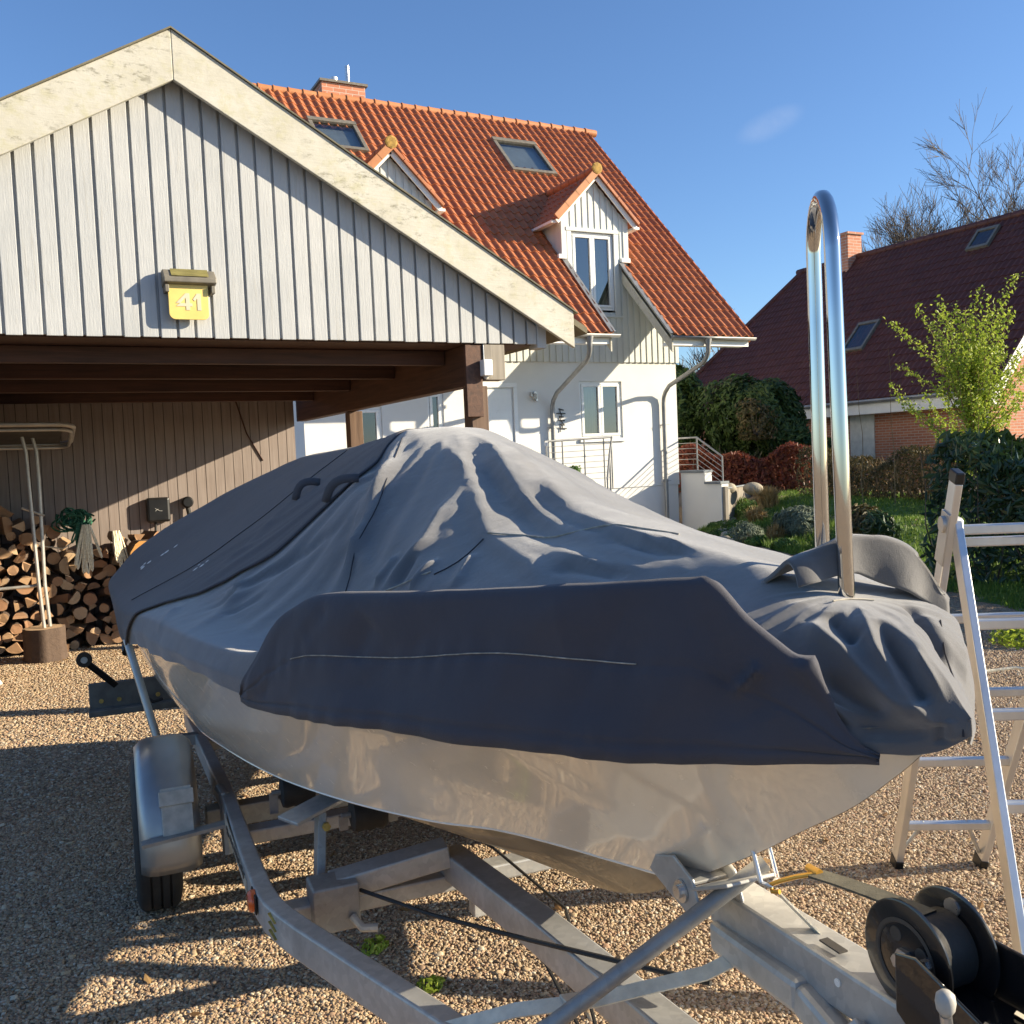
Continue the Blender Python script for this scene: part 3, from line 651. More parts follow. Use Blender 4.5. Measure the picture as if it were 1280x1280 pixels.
while yrow < 1.5:
    x = -1.0+(row % 2)*.06
    while x < 1.98:
        if yrow < pile_top(x)-.02 and cnt < 296:
            o = bpy.data.objects.new('split_log', LM[lr.randrange(12)]); COL.objects.link(o)
            yy = CB-.24-(.10 if yrow < .5 else .04)+lr.uniform(-.06, .05)
            if x < .2: yy -= .05
            o.location = (x+lr.uniform(-.03, .03), yy, yrow+lr.uniform(-.025, .03))
            yaw = lr.gauss(0, .14)
            if lr.random() < .10: yaw = lr.uniform(-.9, .9)
            o.rotation_euler = (lr.gauss(0, .08), lr.uniform(0, 6.28), yaw)
            s = lr.uniform(.78, 1.3); o.scale = (s, lr.uniform(.85, 1.1), s)
            tag(o, 'split firewood log stacked against the boarded back wall of the carport', 'firewood log', 'split logs in the firewood stack'); cnt += 1
        x += lr.uniform(.108, .15)
    yrow += .107; row += 1
def round_mesh():
    mb = MB(); r = np.random.default_rng(3); n = 22; pr = [1+r.uniform(-.06, .06) for _ in range(n)]
    vs = [(math.cos(2*math.pi*k/n)*pr[k], y, math.sin(2*math.pi*k/n)*pr[k]) for y in (-.15, .15) for k in range(n)]
    me = bpy.data.meshes.new('sawn_round'); fs = [(k, n+k, n+(k+1) % n, (k+1) % n) for k in range(n)]+[tuple(range(n)), tuple(2*n-1-k for k in range(n))]
    me.from_pydata(vs, [], fs); me.polygons.foreach_set('material_index', [0]*n+[1, 1]); me.materials.append(MAT['bark']); me.materials.append(MAT['orange_end']); me.update(); return me
RM = round_mesh()
for (x, z, r, lab) in ((1.06, .86, .155, 'orange sawn log round, topmost behind the boat stern'), (.88, .56, .145, 'orange sawn log round, the second one down behind the boat stern'), (.985, .30, .135, 'orange sawn log round resting under two others behind the stern'), (1.20, .13, .12, 'orange sawn log round lowest behind the boat stern')):
    o = bpy.data.objects.new('sawn_round', RM); COL.objects.link(o); o.location = (x, CB-.52, z); o.scale = (r, .75, r); o.rotation_euler = (.05, lr.uniform(0, 6), .1); tag(o, lab, 'log round', 'orange log rounds')
# chopping block
cbk = thing('chopping_block', 'round tree stump chopping block on the gravel before the firewood', 'chopping block', (.13, 9.72, 0))
mb = MB(); n = 40; prof = []
r_ = np.random.default_rng(8); bump_ = r_.uniform(-.012, .012, n)
vs = []; 
for z, k in ((-.01, 1.06), (.04, 1.02), (.15, .98), (.27, 1.0), (.302, .985)):
    for i in range(n): a = 2*math.pi*i/n; rr = (.168+bump_[i]+.006*math.sin(7*a))*k; vs.append((.13+math.cos(a)*rr, 9.72+math.sin(a)*rr, z))
fs = [(i*n+k, i*n+(k+1) % n, (i+1)*n+(k+1) % n, (i+1)*n+k) for i in range(4) for k in range(n)]
mb.add(vs, fs); obj('bark', mb, MAT['bark'], cbk, smooth=True, ang=60)
mb = MB(); mb.add([vs[4*n+i] for i in range(n)], [tuple(range(n))]); obj('cut_top', mb, MAT['log_end'], cbk)
# aluminium tube frame with canvas top standing on the block
fr = thing('canopy_frame', 'bare aluminium tube frame with dark canvas top propped on the chopping block', 'canopy frame', (.13, 9.7, .30))
for (x0, x1, y) in ((.04, .135, 9.66), (.125, .185, 9.72)):
    mb = MB(); mb.tube([(x0+.02, y, 2.05), (x0+.045, y, 1.9), (x0+.05, y, 1.65), (x1-.02, y, .7), (x1, y, .305)], .0165, 10); obj('leg', mb, 'alu_dull', fr, smooth=True)
def ring(x0, x1, y0, y1, z, r, tilt=0, ty=0):
    P = []
    for cx_, cy_, a0 in ((x1-r, y0+r, -90), (x1-r, y1-r, 0), (x0+r, y1-r, 90), (x0+r, y0+r, 180)):
        for k in range(6): a = R_(a0+18*k); P.append((cx_+r*math.cos(a), cy_+r*math.sin(a), z+tilt*(cx_+r*math.cos(a)-x0)+ty*(cy_+r*math.sin(a)-y0)))
    return P+[P[0]]
mb = MB(); mb.tube(ring(-1.0, .47, 9.15, 10.05, 2.13, .15, -.01, -.16), .021, 10, False); obj('top_frame', mb, 'alu_dull', fr, smooth=True)
mb = MB(); mb.tube(ring(-.98, .45, 9.19, 10.01, 2.085, .12, -.01, -.16), .015, 10, False); obj('lower_frame', mb, 'alu_dull', fr, smooth=True)
mb = MB(); mb.prism([(-.95, 9.2, 2.115), (.38, 9.2, 2.105), (.38, 10.0, 1.978), (-.95, 10.0, 1.985)], (0, 0, .008)); obj('canvas', mb, 'flat_black_canvas', fr)
mb = MB(); mb.tube([(-1.0, 9.69, .685), (.13, 9.69, .69)], .014, 8); obj('cross_tube', mb, 'alu_dull', fr, smooth=True)
mb = MB(); mb.tube([(.02, 9.66, 1.40), (.20, 9.70, 1.32)], .010, 8); obj('clamp', mb, 'alu_dull', fr, smooth=True)
mb = MB(); mb.tube([(-.85, 9.66, 2.09), (-.85, 9.66, .02)], .0165, 10); obj('leg', mb, 'alu_dull', fr, smooth=True)
mb = MB(); mb.tube([(-.22, 8.75, .01), (-.44, 8.95, .32)], .017, 10)
tag(obj('white_pole', mb, 'white', smooth=True, origin=(-.22, 8.75, 0)), 'white pole end resting on the gravel at the picture edge', 'pole')
# ropes
def strands(mb, top, n, length, spread, r, seed):
    q = random.Random(seed)
    for _ in range(n):
        x = top[0]+q.uniform(-.03, .03); dx = q.uniform(-spread, spread); L = length*q.uniform(.7, 1.05); d = q.uniform(.015, .05)
        P = []
        for k in range(13):
            t = k/12; a = math.sin(math.pi*t)
            P.append((x+dx*a+(t-.5)*d*2*a, top[1]-.02-.03*a+q.uniform(-.004, .004), top[2]-L*a*.98))
        mb.tube(P, r, 5, False)
rp = thing('rope_hank', 'hank of pale rope hanging from the green rope bundle on the firewood', 'rope', (.52, CB-.5, 1.2))
mb = MB(); strands(mb, (.56, CB-.56, 1.20), 11, .46, .10, .0085, 2); obj('strands', mb, 'rope_white', rp, smooth=True)
mb = MB(); mb.tube([(.55, CB-.52, 1.12), (.35, CB-.5, .98), (.15, CB-.45, 1.02), (.05, CB-.42, 1.10)], .008, 6); obj('loose_end', mb, 'rope_white', rp, smooth=True)
gp = thing('green_rope', 'dark green tangled rope bundle lying on top of the firewood stack', 'rope', (.5, CB-.5, 1.25))
mb = MB(); q = random.Random(5)
for _ in range(26):
    P = []; cx_, cz_ = .47+q.uniform(-.11, .11), 1.24+q.uniform(-.05, .05); ra, rb = q.uniform(.04, .11), q.uniform(.03, .08); ph_ = q.uniform(0, 6)
    for k in range(12): a = ph_+k*.5; P.append((cx_+ra*math.cos(a), CB-.48+q.uniform(-.06, .04), cz_+rb*math.sin(a)))
    mb.tube(P, .009, 5, False)
obj('coils', mb, 'rope_green', gp, smooth=True)
mb = MB(); strands(mb, (.50, CB-.53, 1.22), 7, .26, .08, .008, 9); obj('hanging_strands', mb, 'rope_green', gp, smooth=True)
r2p = thing('rope_hank', 'pale rope hank hanging alone on the firewood between green rope and charger', 'rope', (.80, CB-.5, 1.1))
mb = MB(); strands(mb, (.82, CB-.54, 1.12), 9, .36, .10, .0085, 3); obj('strands', mb, 'rope_white', r2p, smooth=True)
mb = MB()
for k in range(4): mb.tube([(.82+.03*math.cos(a), CB-.53+.02*math.sin(a), 1.06+k*.012) for a in np.linspace(0, 6.28, 12)], .008, 5, False)
obj('binding', mb, 'rope_white', r2p, smooth=True)
# ------------------------------------------------------------------ boat hull
HS = [.90, .93, .98, 1.05, 1.15, 1.4, 1.8, 2.3, 3.0, 3.85, 5.3]
HB = [.105, .155, .235, .31, .39, .555, .728, .885, 1.005, 1.075, 1.07]
HZ = [1.262, 1.26, 1.258, 1.253, 1.246, 1.236, 1.218, 1.20, 1.165, 1.085, .885]           # sheer height
STS = [.90, .921, .983, 1.05, 1.191, 1.285, 1.444, 1.6, 1.79, 2.056, 2.278, 2.6, 3.0, 3.8, 5.3]
STZ = [1.235, 1.211, 1.155, 1.10, 1.007, .944, .846, .751, .65, .560, .525, .505, .49, .455, .37]
CHS = [1.585, 1.7, 1.8, 2.0, 2.2, 2.6, 3.0, 3.5, 4.0, 5.3]
CHB = [.062, .115, .155, .28, .40, .57, .68, .775, .835, .87]
CHZ = [.762, .760, .755, .762, .742, .708, .672, .637, .595, .43]
def UC(s): return float(np.interp(s, [1.0, 1.3, 1.6, 1.9, 2.3, 3.0], [.08, .07, .06, .045, .025, 0]))     # the bow leans a little off the trailer's middle
def hull_section(s, n=12):
    hb = pchip(HS, HB, [s])[0]; zs = pchip(HS, HZ, [s])[0]; zk = pchip(STS, STZ, [s])[0]
    uc = UC(s)
    if s <= 1.585: cb, cz = uc, zk
    else: cb = pchip(CHS, CHB, [s])[0]; cz = pchip(CHS, CHZ, [s])[0]
    P = []
    flare = np.interp(s, [.9, 1.5, 2.2, 3.5, 5.3], [-.02, -.035, -.01, .03, .035])
    for k in range(n):
        t = k/(n-1); u = hb+(cb-hb)*t; z = zs+(cz-zs)*t; b = 4*t*(1-t)*flare
        P.append((u+b*.8, z-b*.35))
    for k in range(1, 6):
        t = k/5; u = cb+(uc-cb)*t; z = cz+(zk-cz)*t-.25*t*(1-t)*cb*.25; P.append((u, z))
    return P
boat = thing('motor_boat', 'pale beige motor boat on a galvanised trailer under a grey cover', 'boat', tuple(W(3, 0, .4)))
ss = np.concatenate([np.linspace(.901, 1.585, 36), np.linspace(1.62, 5.3, 60)])
def hull_mb(lo, hi):
    mb = MB()
    for sg in (1, -1):
        A = np.array([[W(s, UC(s)+sg*(u-UC(s)), z) for u, z in hull_section(s)[lo:hi]] for s in ss])
        mb.grid(A if sg < 0 else A[:, ::-1])
    return mb
mb = hull_mb(0, 12)
sec = hull_section(5.3); mb.add([W(5.3, u, z) for u, z in sec]+[W(5.3, -u, z) for u, z in sec[::-1][1:]], [tuple(range(len(sec)*2-1))])
obj('hull', mb, 'gelcoat', boat, smooth=True, ang=50)
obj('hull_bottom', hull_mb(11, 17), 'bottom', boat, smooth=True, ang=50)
mb = MB()
for sg in (1, -1): mb.tube([W(s, UC(s)+sg*(hull_section(s)[11][0]-UC(s)+.001), hull_section(s)[11][1]+.001) for s in np.linspace(1.60, 5.29, 60)], .0025, 6)
obj('spray_rail', mb, 'gelcoat', boat, smooth=True)
mb = MB()
A = np.array([[W(s, UC(s)+k*(pchip(HS, HB, [s])[0]-UC(s)-.012), pchip(HS, HZ, [s])[0]-.01+.02*(1-k*k)) for k in np.linspace(-1, 1, 9)] for s in np.linspace(.95, 5.29, 50)])
mb.grid(A); obj('deck', mb, 'gelcoat', boat, smooth=True)
mb = MB()
for sg in (1,): mb.tube([W(5.16, sg*1.085, .80), W(5.16, sg*1.10, .78), W(5.10, sg*1.10, .76)], .02, 8)
obj('aft_fairlead', mb, 'black', boat, smooth=True)
# polished hoop at the bow
nb, nt = W(1.100, .04, 1.20), W(1.119, .04, 1.957)
fb, ft = W(1.275, -.06, 1.20), W(1.281, -.06, 1.985)
mid = (nt+ft)/2; P = [nb]+[nb+(nt-nb)*t for t in (.3, .6, .85)]
ax = (nt-mid)
for k in range(13):
    a = math.pi*k/12; P.append(mid+ax*math.cos(a)+ZZ*(.088*math.sin(a)))
P += [fb+(ft-fb)*t for t in (.85, .6, .3)]+[fb]
mb = MB(); mb.tube(P, .0128, 20); obj('bow_hoop', mb, 'chrome', boat, smooth=True, ang=180)
# bow eye
mb = MB()
for sg in (1, -1): mb.tube([W(1.33, .055+sg*.018, .935), W(1.305, .055+sg*.018, .875)], .0042, 8)
mb.tube([W(1.305, .073, .875), W(1.30, .055, .865), W(1.305, .037, .875)], .0042, 8); obj('bow_eye', mb, 'steel', boat, smooth=True)

# ------------------------------------------------------------------ cover (control sections: s, then (u, z) from starboard hem to the middle)
CS = [
 (0.832, [(0.081,1.262),(0.0812,1.267),(0.0812,1.271),(0.081,1.275),(0.081,1.278),(0.0806,1.281),(0.0803,1.283),(0.08,1.285)]),
 (0.845, [(0.092,1.25),(0.094,1.262),(0.094,1.272),(0.092,1.28),(0.09,1.286),(0.087,1.291),(0.084,1.295),(0.08,1.298)]),
 (0.865, [(0.106,1.236),(0.11,1.255),(0.109,1.27),(0.105,1.283),(0.1,1.295),(0.094,1.305),(0.087,1.313),(0.08,1.32)]),
 (0.895, [(0.135,1.227),(0.14,1.245),(0.137,1.262),(0.129,1.282),(0.119,1.302),(0.108,1.32),(0.095,1.334),(0.08,1.345)]),
 (0.927, [(0.172,1.227),(0.176,1.243),(0.166,1.258),(0.155,1.28),(0.14,1.308),(0.122,1.332),(0.102,1.352),(0.08,1.366)]),
 (0.955, [(0.218,1.225),(0.22,1.26),(0.206,1.295),(0.186,1.288),(0.162,1.315),(0.137,1.345),(0.11,1.368),(0.08,1.382)]),
 (0.981, [(0.252,1.223),(0.254,1.285),(0.238,1.349),(0.21,1.305),(0.18,1.33),(0.149,1.358),(0.116,1.38),(0.08,1.394)]),
 (1.03, [(0.304,1.218),(0.307,1.31),(0.286,1.41),(0.247,1.338),(0.208,1.355),(0.169,1.378),(0.127,1.398),(0.08,1.406)]),
 (1.08, [(0.35,1.214),(0.354,1.335),(0.322,1.468),(0.27,1.352),(0.224,1.37),(0.178,1.39),(0.132,1.408),(0.08,1.414)]),
 (1.15, [(0.405,1.208),(0.413,1.33),(0.38,1.46),(0.313,1.352),(0.252,1.372),(0.196,1.395),(0.138,1.415),(0.075,1.425)]),
 (1.3, [(0.505,1.2),(0.511,1.33),(0.476,1.444),(0.392,1.325),(0.315,1.338),(0.24,1.371),(0.15,1.4099),(0.06,1.45)]),
 (1.6, [(0.658,1.185),(0.664,1.29),(0.628,1.411),(0.54,1.27),(0.445,1.2803),(0.35,1.3529),(0.24,1.4023),(0.03,1.477)]),
 (1.8, [(0.758,1.168),(0.766,1.27),(0.725,1.392),(0.625,1.248),(0.505,1.26),(0.395,1.358),(0.27,1.4158),(0,1.497)]),
 (1.92, [(0.8,1.155),(0.806,1.235),(0.775,1.345),(0.68,1.238),(0.54,1.251),(0.41,1.363),(0.27,1.4292),(0,1.512)]),
 (2.08, [(0.845,1.14),(0.85,1.185),(0.825,1.248),(0.715,1.215),(0.56,1.248),(0.41,1.383),(0.26,1.4564),(0,1.535)]),
 (2.3, [(0.898,1.15),(0.904,1.18),(0.875,1.222),(0.75,1.212),(0.57,1.27),(0.4,1.433),(0.235,1.521),(0,1.6)]),
 (2.6, [(0.955,1.132),(0.962,1.165),(0.935,1.212),(0.79,1.222),(0.59,1.313),(0.385,1.503),(0.205,1.6074),(0,1.685)]),
 (2.9, [(1,1.112),(1.008,1.152),(0.98,1.205),(0.83,1.24),(0.62,1.373),(0.38,1.588),(0.165,1.702),(0,1.745)]),
 (3.2, [(1.04,1.088),(1.048,1.14),(1.03,1.195),(0.87,1.255),(0.64,1.405),(0.375,1.592),(0.135,1.767),(0,1.776)]),
 (3.5, [(1.07,1.058),(1.08,1.11),(1.07,1.168),(0.91,1.245),(0.67,1.398),(0.39,1.585),(0.15,1.745),(0,1.758)]),
 (3.9, [(1.09,1.012),(1.102,1.065),(1.1,1.132),(0.94,1.23),(0.7,1.388),(0.42,1.565),(0.17,1.722),(0,1.742)]),
 (4.4, [(1.1,0.95),(1.118,1.02),(1.128,1.11),(0.975,1.225),(0.75,1.38),(0.47,1.552),(0.2,1.71),(0,1.735)]),
 (4.8, [(1.1,0.888),(1.128,1),(1.146,1.12),(1.01,1.255),(0.82,1.385),(0.53,1.545),(0.23,1.695),(0,1.725)]),
 (5.05, [(1.098,0.845),(1.132,0.99),(1.156,1.13),(1.03,1.27),(0.88,1.37),(0.6,1.515),(0.25,1.66),(0,1.69)]),
 (5.22, [(1.092,0.822),(1.125,0.97),(1.145,1.1),(1.02,1.215),(0.85,1.295),(0.58,1.39),(0.25,1.475),(0,1.49)]),
 (5.36, [(1.08,0.812),(1.105,0.93),(1.11,1.02),(0.98,1.08),(0.8,1.115),(0.55,1.15),(0.24,1.18),(0,1.185)]),
 (5.4, [(1.075,0.81),(1.085,0.86),(1.08,0.9),(0.96,0.92),(0.78,0.93),(0.53,0.94),(0.23,0.945),(0,0.945)]),
]


def port_side(sec, s):
    # the port half has no raised rail: hem, a rounded gunwale, then up to the middle
    uc = sec[7][0]; u0, z0 = sec[0]; zc = sec[7][1]; low = z0+float(np.interp(s, [.95, 1.05, 1.25, 1.5], [.09, .15, .15, .09])); pe = float(np.interp(s, [.95, 1.05, 1.25, 1.5], [.8, .42, .42, .8]))
    ph = float(np.interp(s, [.832, .845, .865, .895, .927, .955, .981, 1.03, 1.08, 1.15, 1.3, 1.6, 1.8], [.079, .066, .045, .01, -.03, -.062, -.092, -.14, -.19, -.25, -.36, -.55, -.72])) if s < 1.8 else -u0
    k_ = (uc-ph)/(u0-uc); out = []
    for k, (u, z) in enumerate(sec[:7]):
        q = uc-(u-uc)*k_
        if s < 2.2 and s > .91:
            w = min(1, (s-.91)/.08); t = 1-(u-uc)/(sec[2][0]-uc)
            zz = z if k == 0 else min(z, z0+.05) if k == 1 else low+(zc-low)*max(t, 0)**pe
            z = z+(zz-z)*w
        out.append((q, z))
    return out
def cover_base():
    S = [c[0] for c in CS]; C = []
    for s, sec in CS: C.append([p for p in sec]+port_side(sec, s)[::-1])
    C = np.array(C)                                            # stations x 15 x 2
    sq = np.concatenate([np.linspace(.832, 1.25, 125), np.linspace(1.255, 2.3, 150), np.linspace(2.31, 5.2, 200), np.linspace(5.205, 5.40, 30)])
    D = np.stack([pchip(S, C[:, j, :], sq) for j in range(C.shape[1])], 1)
    nq = 12; jq = np.linspace(0, 14, 14*nq+1)
    # tighten the hem-to-rail crease: uniform parameter, monotone cubic per row
    rows = np.stack([pchip(np.arange(15), D[i], jq) for i in range(len(sq))], 0)
    lin = np.stack([np.stack([np.interp(jq, np.arange(15), D[i, :, c]) for c in (0, 1)], -1) for i in range(len(sq))], 0)
    w3 = np.where(jq < 3, 1., .72)[None, :, None]; rows = rows*(1-w3)+lin*w3
    for _ in range(2): k_ = rows.copy(); k_[:, 1:-1] = (rows[:, :-2]+2*rows[:, 1:-1]+rows[:, 2:])/4; rows = k_
    P = np.zeros((len(sq), len(jq), 3)); P[..., 0] = sq[:, None]; P[..., 1:] = rows
    return P, sq, jq                                           # in (s, u, z)
def normals(P):
    a = np.gradient(P, axis=0); b = np.gradient(P, axis=1)
    n = np.cross(a, b); n /= np.linalg.norm(n, axis=-1, keepdims=True)+1e-9
    return n
CB_P, CB_S, CB_J = cover_base()
CB_N = normals(CB_P)
if CB_N[250, 84, 2] < 0: CB_N = -CB_N
STROKES = [
 ([(2.978, 0.102, 1.736), (2.557, 0.141, 1.623), (2.146, 0.251, 1.473), (1.844, 0.267, 1.421), (1.243, 0.441, 1.443)], 0.012, 0.03),
 ([(2.818, 0.0, 1.729), (2.223, 0.103, 1.546), (1.83, 0.115, 1.469), (1.536, 0.131, 1.439)], 0.011, 0.024),
 ([(2.731, 0.078, 1.691), (2.223, 0.144, 1.532), (1.865, 0.184, 1.451)], -0.011, 0.022),
 ([(2.484, 0.036, 1.643), (2.111, 0.065, 1.525), (1.767, 0.07, 1.476), (1.458, 0.07, 1.457)], 0.012, 0.028),
 ([(2.325, 0.059, 1.59), (1.963, 0.091, 1.493), (1.648, 0.099, 1.458)], -0.013, 0.024),
 ([(1.809, 0.115, 1.467), (1.648, 0.099, 1.458), (1.479, 0.083, 1.453)], -0.013, 0.016),
 ([(1.886, 0.092, 1.483), (1.655, 0.079, 1.465), (1.458, 0.058, 1.461)], 0.009, 0.014),
 ([(1.767, 0.248, 1.42), (1.669, 0.217, 1.418), (1.536, 0.193, 1.414)], -0.012, 0.018),
 ([(1.844, 0.206, 1.441), (1.676, 0.199, 1.425), (1.514, 0.159, 1.426)], 0.009, 0.014),
 ([(2.673, -0.049, 1.687), (2.368, 0.038, 1.609)], 0.012, 0.012),
 ([(2.542, -0.018, 1.665), (2.209, 0.041, 1.56)], -0.014, 0.012),
 ([(2.383, 0.019, 1.619), (2.048, 0.044, 1.518)], 0.01, 0.012),
 ([(3.196, 0.138, 1.763), (2.818, 0.329, 1.603), (2.615, 0.436, 1.46), (2.47, 0.564, 1.307)], 0.032, 0.034),
 ([(3.225, 0.212, 1.715), (2.804, 0.4, 1.554), (2.659, 0.507, 1.405)], -0.016, 0.03),
 ([(2.862, 0.381, 1.582), (2.673, 0.454, 1.461), (2.325, 0.514, 1.326)], 0.016, 0.025),
 ([(2.455, 0.234, 1.557), (2.272, 0.374, 1.442), (2.244, 0.499, 1.326)], 0.018, 0.03),
 ([(2.339, 0.427, 1.415), (2.286, 0.499, 1.334)], 0.018, 0.016),
 ([(2.153, 0.383, 1.411), (2.118, 0.46, 1.343)], 0.016, 0.018),
 ([(2.244, 0.403, 1.418), (2.202, 0.472, 1.345)], -0.014, 0.016),
 ([(2.083, 0.311, 1.433), (1.956, 0.41, 1.365)], 0.012, 0.02),
 ([(2.789, 0.365, 1.576), (5.346, 0.14, 1.227), (2.92, 0.764, 1.282), (2.688, 0.936, 1.211)], 0.02, 0.03),
 ([(2.775, 0.457, 1.493), (2.905, 0.692, 1.326), (2.934, 0.885, 1.229)], -0.014, 0.025),
 ([(3.646, 0.358, 1.606), (3.341, 0.714, 1.364), (3.268, 0.987, 1.212)], 0.01, 0.03),
 ([(2.934, 0.641, 1.366), (2.949, 0.767, 1.285), (3.036, 0.83, 1.26)], 0.012, 0.014),
 ([(2.775, 0.712, 1.287), (2.789, 0.827, 1.231)], -0.01, 0.014),
 ([(3.138, 0.941, 1.226), (2.949, 0.999, 1.181)], 0.012, 0.015),
 ([(0.994, 0.087, 1.396), (0.933, 0.107, 1.352), (0.893, 0.111, 1.312), (0.879, 0.111, 1.293)], -0.024, 0.0135),
 ([(1.068, -0.041, 1.399), (1.001, -0.02, 1.376), (0.963, -0.011, 1.339), (0.913, 0.022, 1.313)], -0.022, 0.0125),
 ([(1.048, 0.125, 1.403), (1.004, 0.138, 1.381), (0.977, 0.134, 1.366)], -0.018, 0.014),
 ([(0.99, 0.194, 1.329), (0.947, 0.166, 1.298), (0.91, 0.141, 1.279)], -0.018, 0.012),
 ([(1.021, 0.091, 1.402), (0.95, 0.122, 1.354), (0.893, 0.12, 1.297), (0.859, 0.105, 1.264)], 0.017, 0.016),
 ([(1.011, 0.034, 1.394), (0.91, 0.088, 1.35), (0.859, 0.093, 1.3)], 0.015, 0.013),
 ([(1.061, 0.167, 1.39), (0.987, 0.157, 1.356), (0.93, 0.142, 1.308), (0.869, 0.113, 1.263)], 0.02, 0.02),
 ([(0.852, 0.096, 1.283), (0.845, 0.093, 1.252)], 0.012, 0.009),
 ([(0.862, 0.105, 1.277), (0.859, 0.103, 1.245)], -0.012, 0.009),
 ([(0.94, 0.186, 1.266), (0.899, 0.141, 1.26), (0.866, 0.11, 1.269)], -0.014, 0.014),
]
PANEL_STROKES = [
 ([(1.416, 0.516, 1.399), (1.353, 0.54, 1.306)], 0.003, 0.012),
 ([(1.269, 0.461, 1.436), (1.243, 0.474, 1.34)], 0.003, 0.012),
 ([(1.119, 0.344, 1.446), (1.183, 0.298, 1.359)], 0.004, 0.012),
 ([(1.078, 0.32, 1.46), (1.108, 0.226, 1.375), (1.075, 0.23, 1.366)], 0.026, 0.012),
 ([(1.078, 0.231, 1.367), (1.014, 0.283, 1.34), (1.034, 0.311, 1.304)], 0.024, 0.008),
 ([(1.075, 0.23, 1.366), (0.98, 0.235, 1.344), (0.953, 0.189, 1.289)], 0.022, 0.009),
 ([(1.088, 0.334, 1.446), (1.048, 0.318, 1.35), (1.031, 0.306, 1.249)], -0.009, 0.03),
 ([(1.028, 0.296, 1.35), (1.001, 0.276, 1.271)], -0.008, 0.02),
 ([(1.648, 0.664, 1.366), (1.683, 0.707, 1.283)], -0.012, 0.03),
 ([(1.893, 0.725, 1.309), (1.865, 0.788, 1.238)], 0.012, 0.025),
 ([(1.76, 0.714, 1.377), (1.823, 0.762, 1.306)], -0.008, 0.02),
]

def seg_dist(P, A, B):
    d = B-A; L = (d@d)+1e-12; t = np.clip(((P-A)@d)/L, 0, 1); return np.linalg.norm(P-(A+t[..., None]*d), axis=-1), t
def crease(D, P, pts, amp, w, taper=True):
    pts = np.array(pts, float); best = np.full(P.shape[:2], 9.); par = np.zeros(P.shape[:2]); n = len(pts)-1
    for k in range(n):
        d, t = seg_dist(P, pts[k], pts[k+1]); m = d < best; best[m] = d[m]; par[m] = (k+t[m])/n
    q = best/w
    f = (np.exp(-q*q) if amp < 0 else .25*np.exp(-q*q)+.75*np.exp(-np.sqrt(q*q*2.6+.02)+.14))*amp
    if taper: f *= np.clip(np.sin(np.clip(par, .02, .98)*math.pi)*1.6, 0, 1)
    D += f
def fold_noise(P, seed, fs, amp):
    r = np.random.default_rng(seed); out = np.zeros(P.shape[:2])
    for f in fs:
        for _ in range(5):
            k = r.normal(size=3)*f; out += np.sin(P@k+r.uniform(0, 6.28)+1.2*np.sin(P@(r.normal(size=3)*f*.4)))/f
    return out*amp
def cover_displaced(lower=True):
    P = CB_P; s = P[..., 0]; u = P[..., 1]; z = P[..., 2]; J = np.broadcast_to(CB_J, s.shape)
    D = np.zeros(s.shape)
    hem = 1-smoothstep(0, 1.9, J)
    D += fold_noise(P, 1, (5, 9), .0075)*(1-.6*smoothstep(2.6, 3.6, s))
    D += fold_noise(P, 2, (18, 30), .009)*.5
    # scalloped hem and slack panel
    D += hem*(.006*np.sin(s*9+.6*np.sin(s*5))+.004*np.sin(s*23))*smoothstep(.9, 1.1, s)
    for pts, amp, w in STROKES: crease(D, P, pts, amp, w)
    c0 = np.array([3.15, -.02]); dx = c0[0]-s; dy = u-c0[1]; r = np.hypot(dx, dy); th = np.arctan2(dy, dx)
    tri = lambda x: np.abs(((x/6.28318) % 1.0)*2-1)**1.6
    g = tri(th*15+1.3*np.sin(r*3+1)+.5*np.sin(th*5))+.6*tri(th*33+2.1*np.sin(r*4.1)+2)+.40*tri(th*63+3*np.sin(r*5.3))
    m = smoothstep(.12, .5, r)*(1-smoothstep(1.5, 2.0, r))*smoothstep(2.6, 3.4, J)*smoothstep(-.6, -.2, dx)
    D += (g-.9)*.0088*m
    c1 = np.array([1.10, .04]); dx = c1[0]-s; dy = u-c1[1]; r = np.hypot(dx, dy); th = np.arctan2(dy, dx)
    m = smoothstep(.03, .10, r)*(1-smoothstep(.24, .34, r))*smoothstep(-.1, .02, dx)
    D += (tri(th*11+1.2+2*r)+.5*tri(th*23+.4)-.7)*.0045*m*smoothstep(2.5, 3.6, J)
    D *= smoothstep(.832, .87, s)
    if lower: D -= .034*(1-smoothstep(1.70, 2.02, J))*smoothstep(.935, .965, s)*(1-smoothstep(1.93, 2.05, s))
    Q = P+CB_N*D[..., None]
    return Q
COVER = cover_displaced(); COVER_UP = cover_displaced(False)
def toW(A): 
    A = np.asarray(A); return B_O+A[..., 0:1]*B_A+A[..., 1:2]*B_S+A[..., 2:3]*ZZ
cover = thing('boat_cover', 'faded dark grey canvas cover draped over the boat and its windscreen', 'boat cover', tuple(W(3, 0, 1.0)))
JP = int(np.argmin(abs(CB_J-2.05)))
WC = toW(COVER)
iA = int(np.searchsorted(CB_S, 1.0)); iB = int(np.searchsorted(CB_S, 1.93))
mb = MB(); mb.grid(WC[:, ::-1] if False else WC); o = obj('main_canvas', mb, ['cover', 'cover_side'], cover, smooth=True, ang=180)
sol = o.modifiers.new('thick', 'SOLIDIFY'); sol.thickness = .004; sol.offset = -1
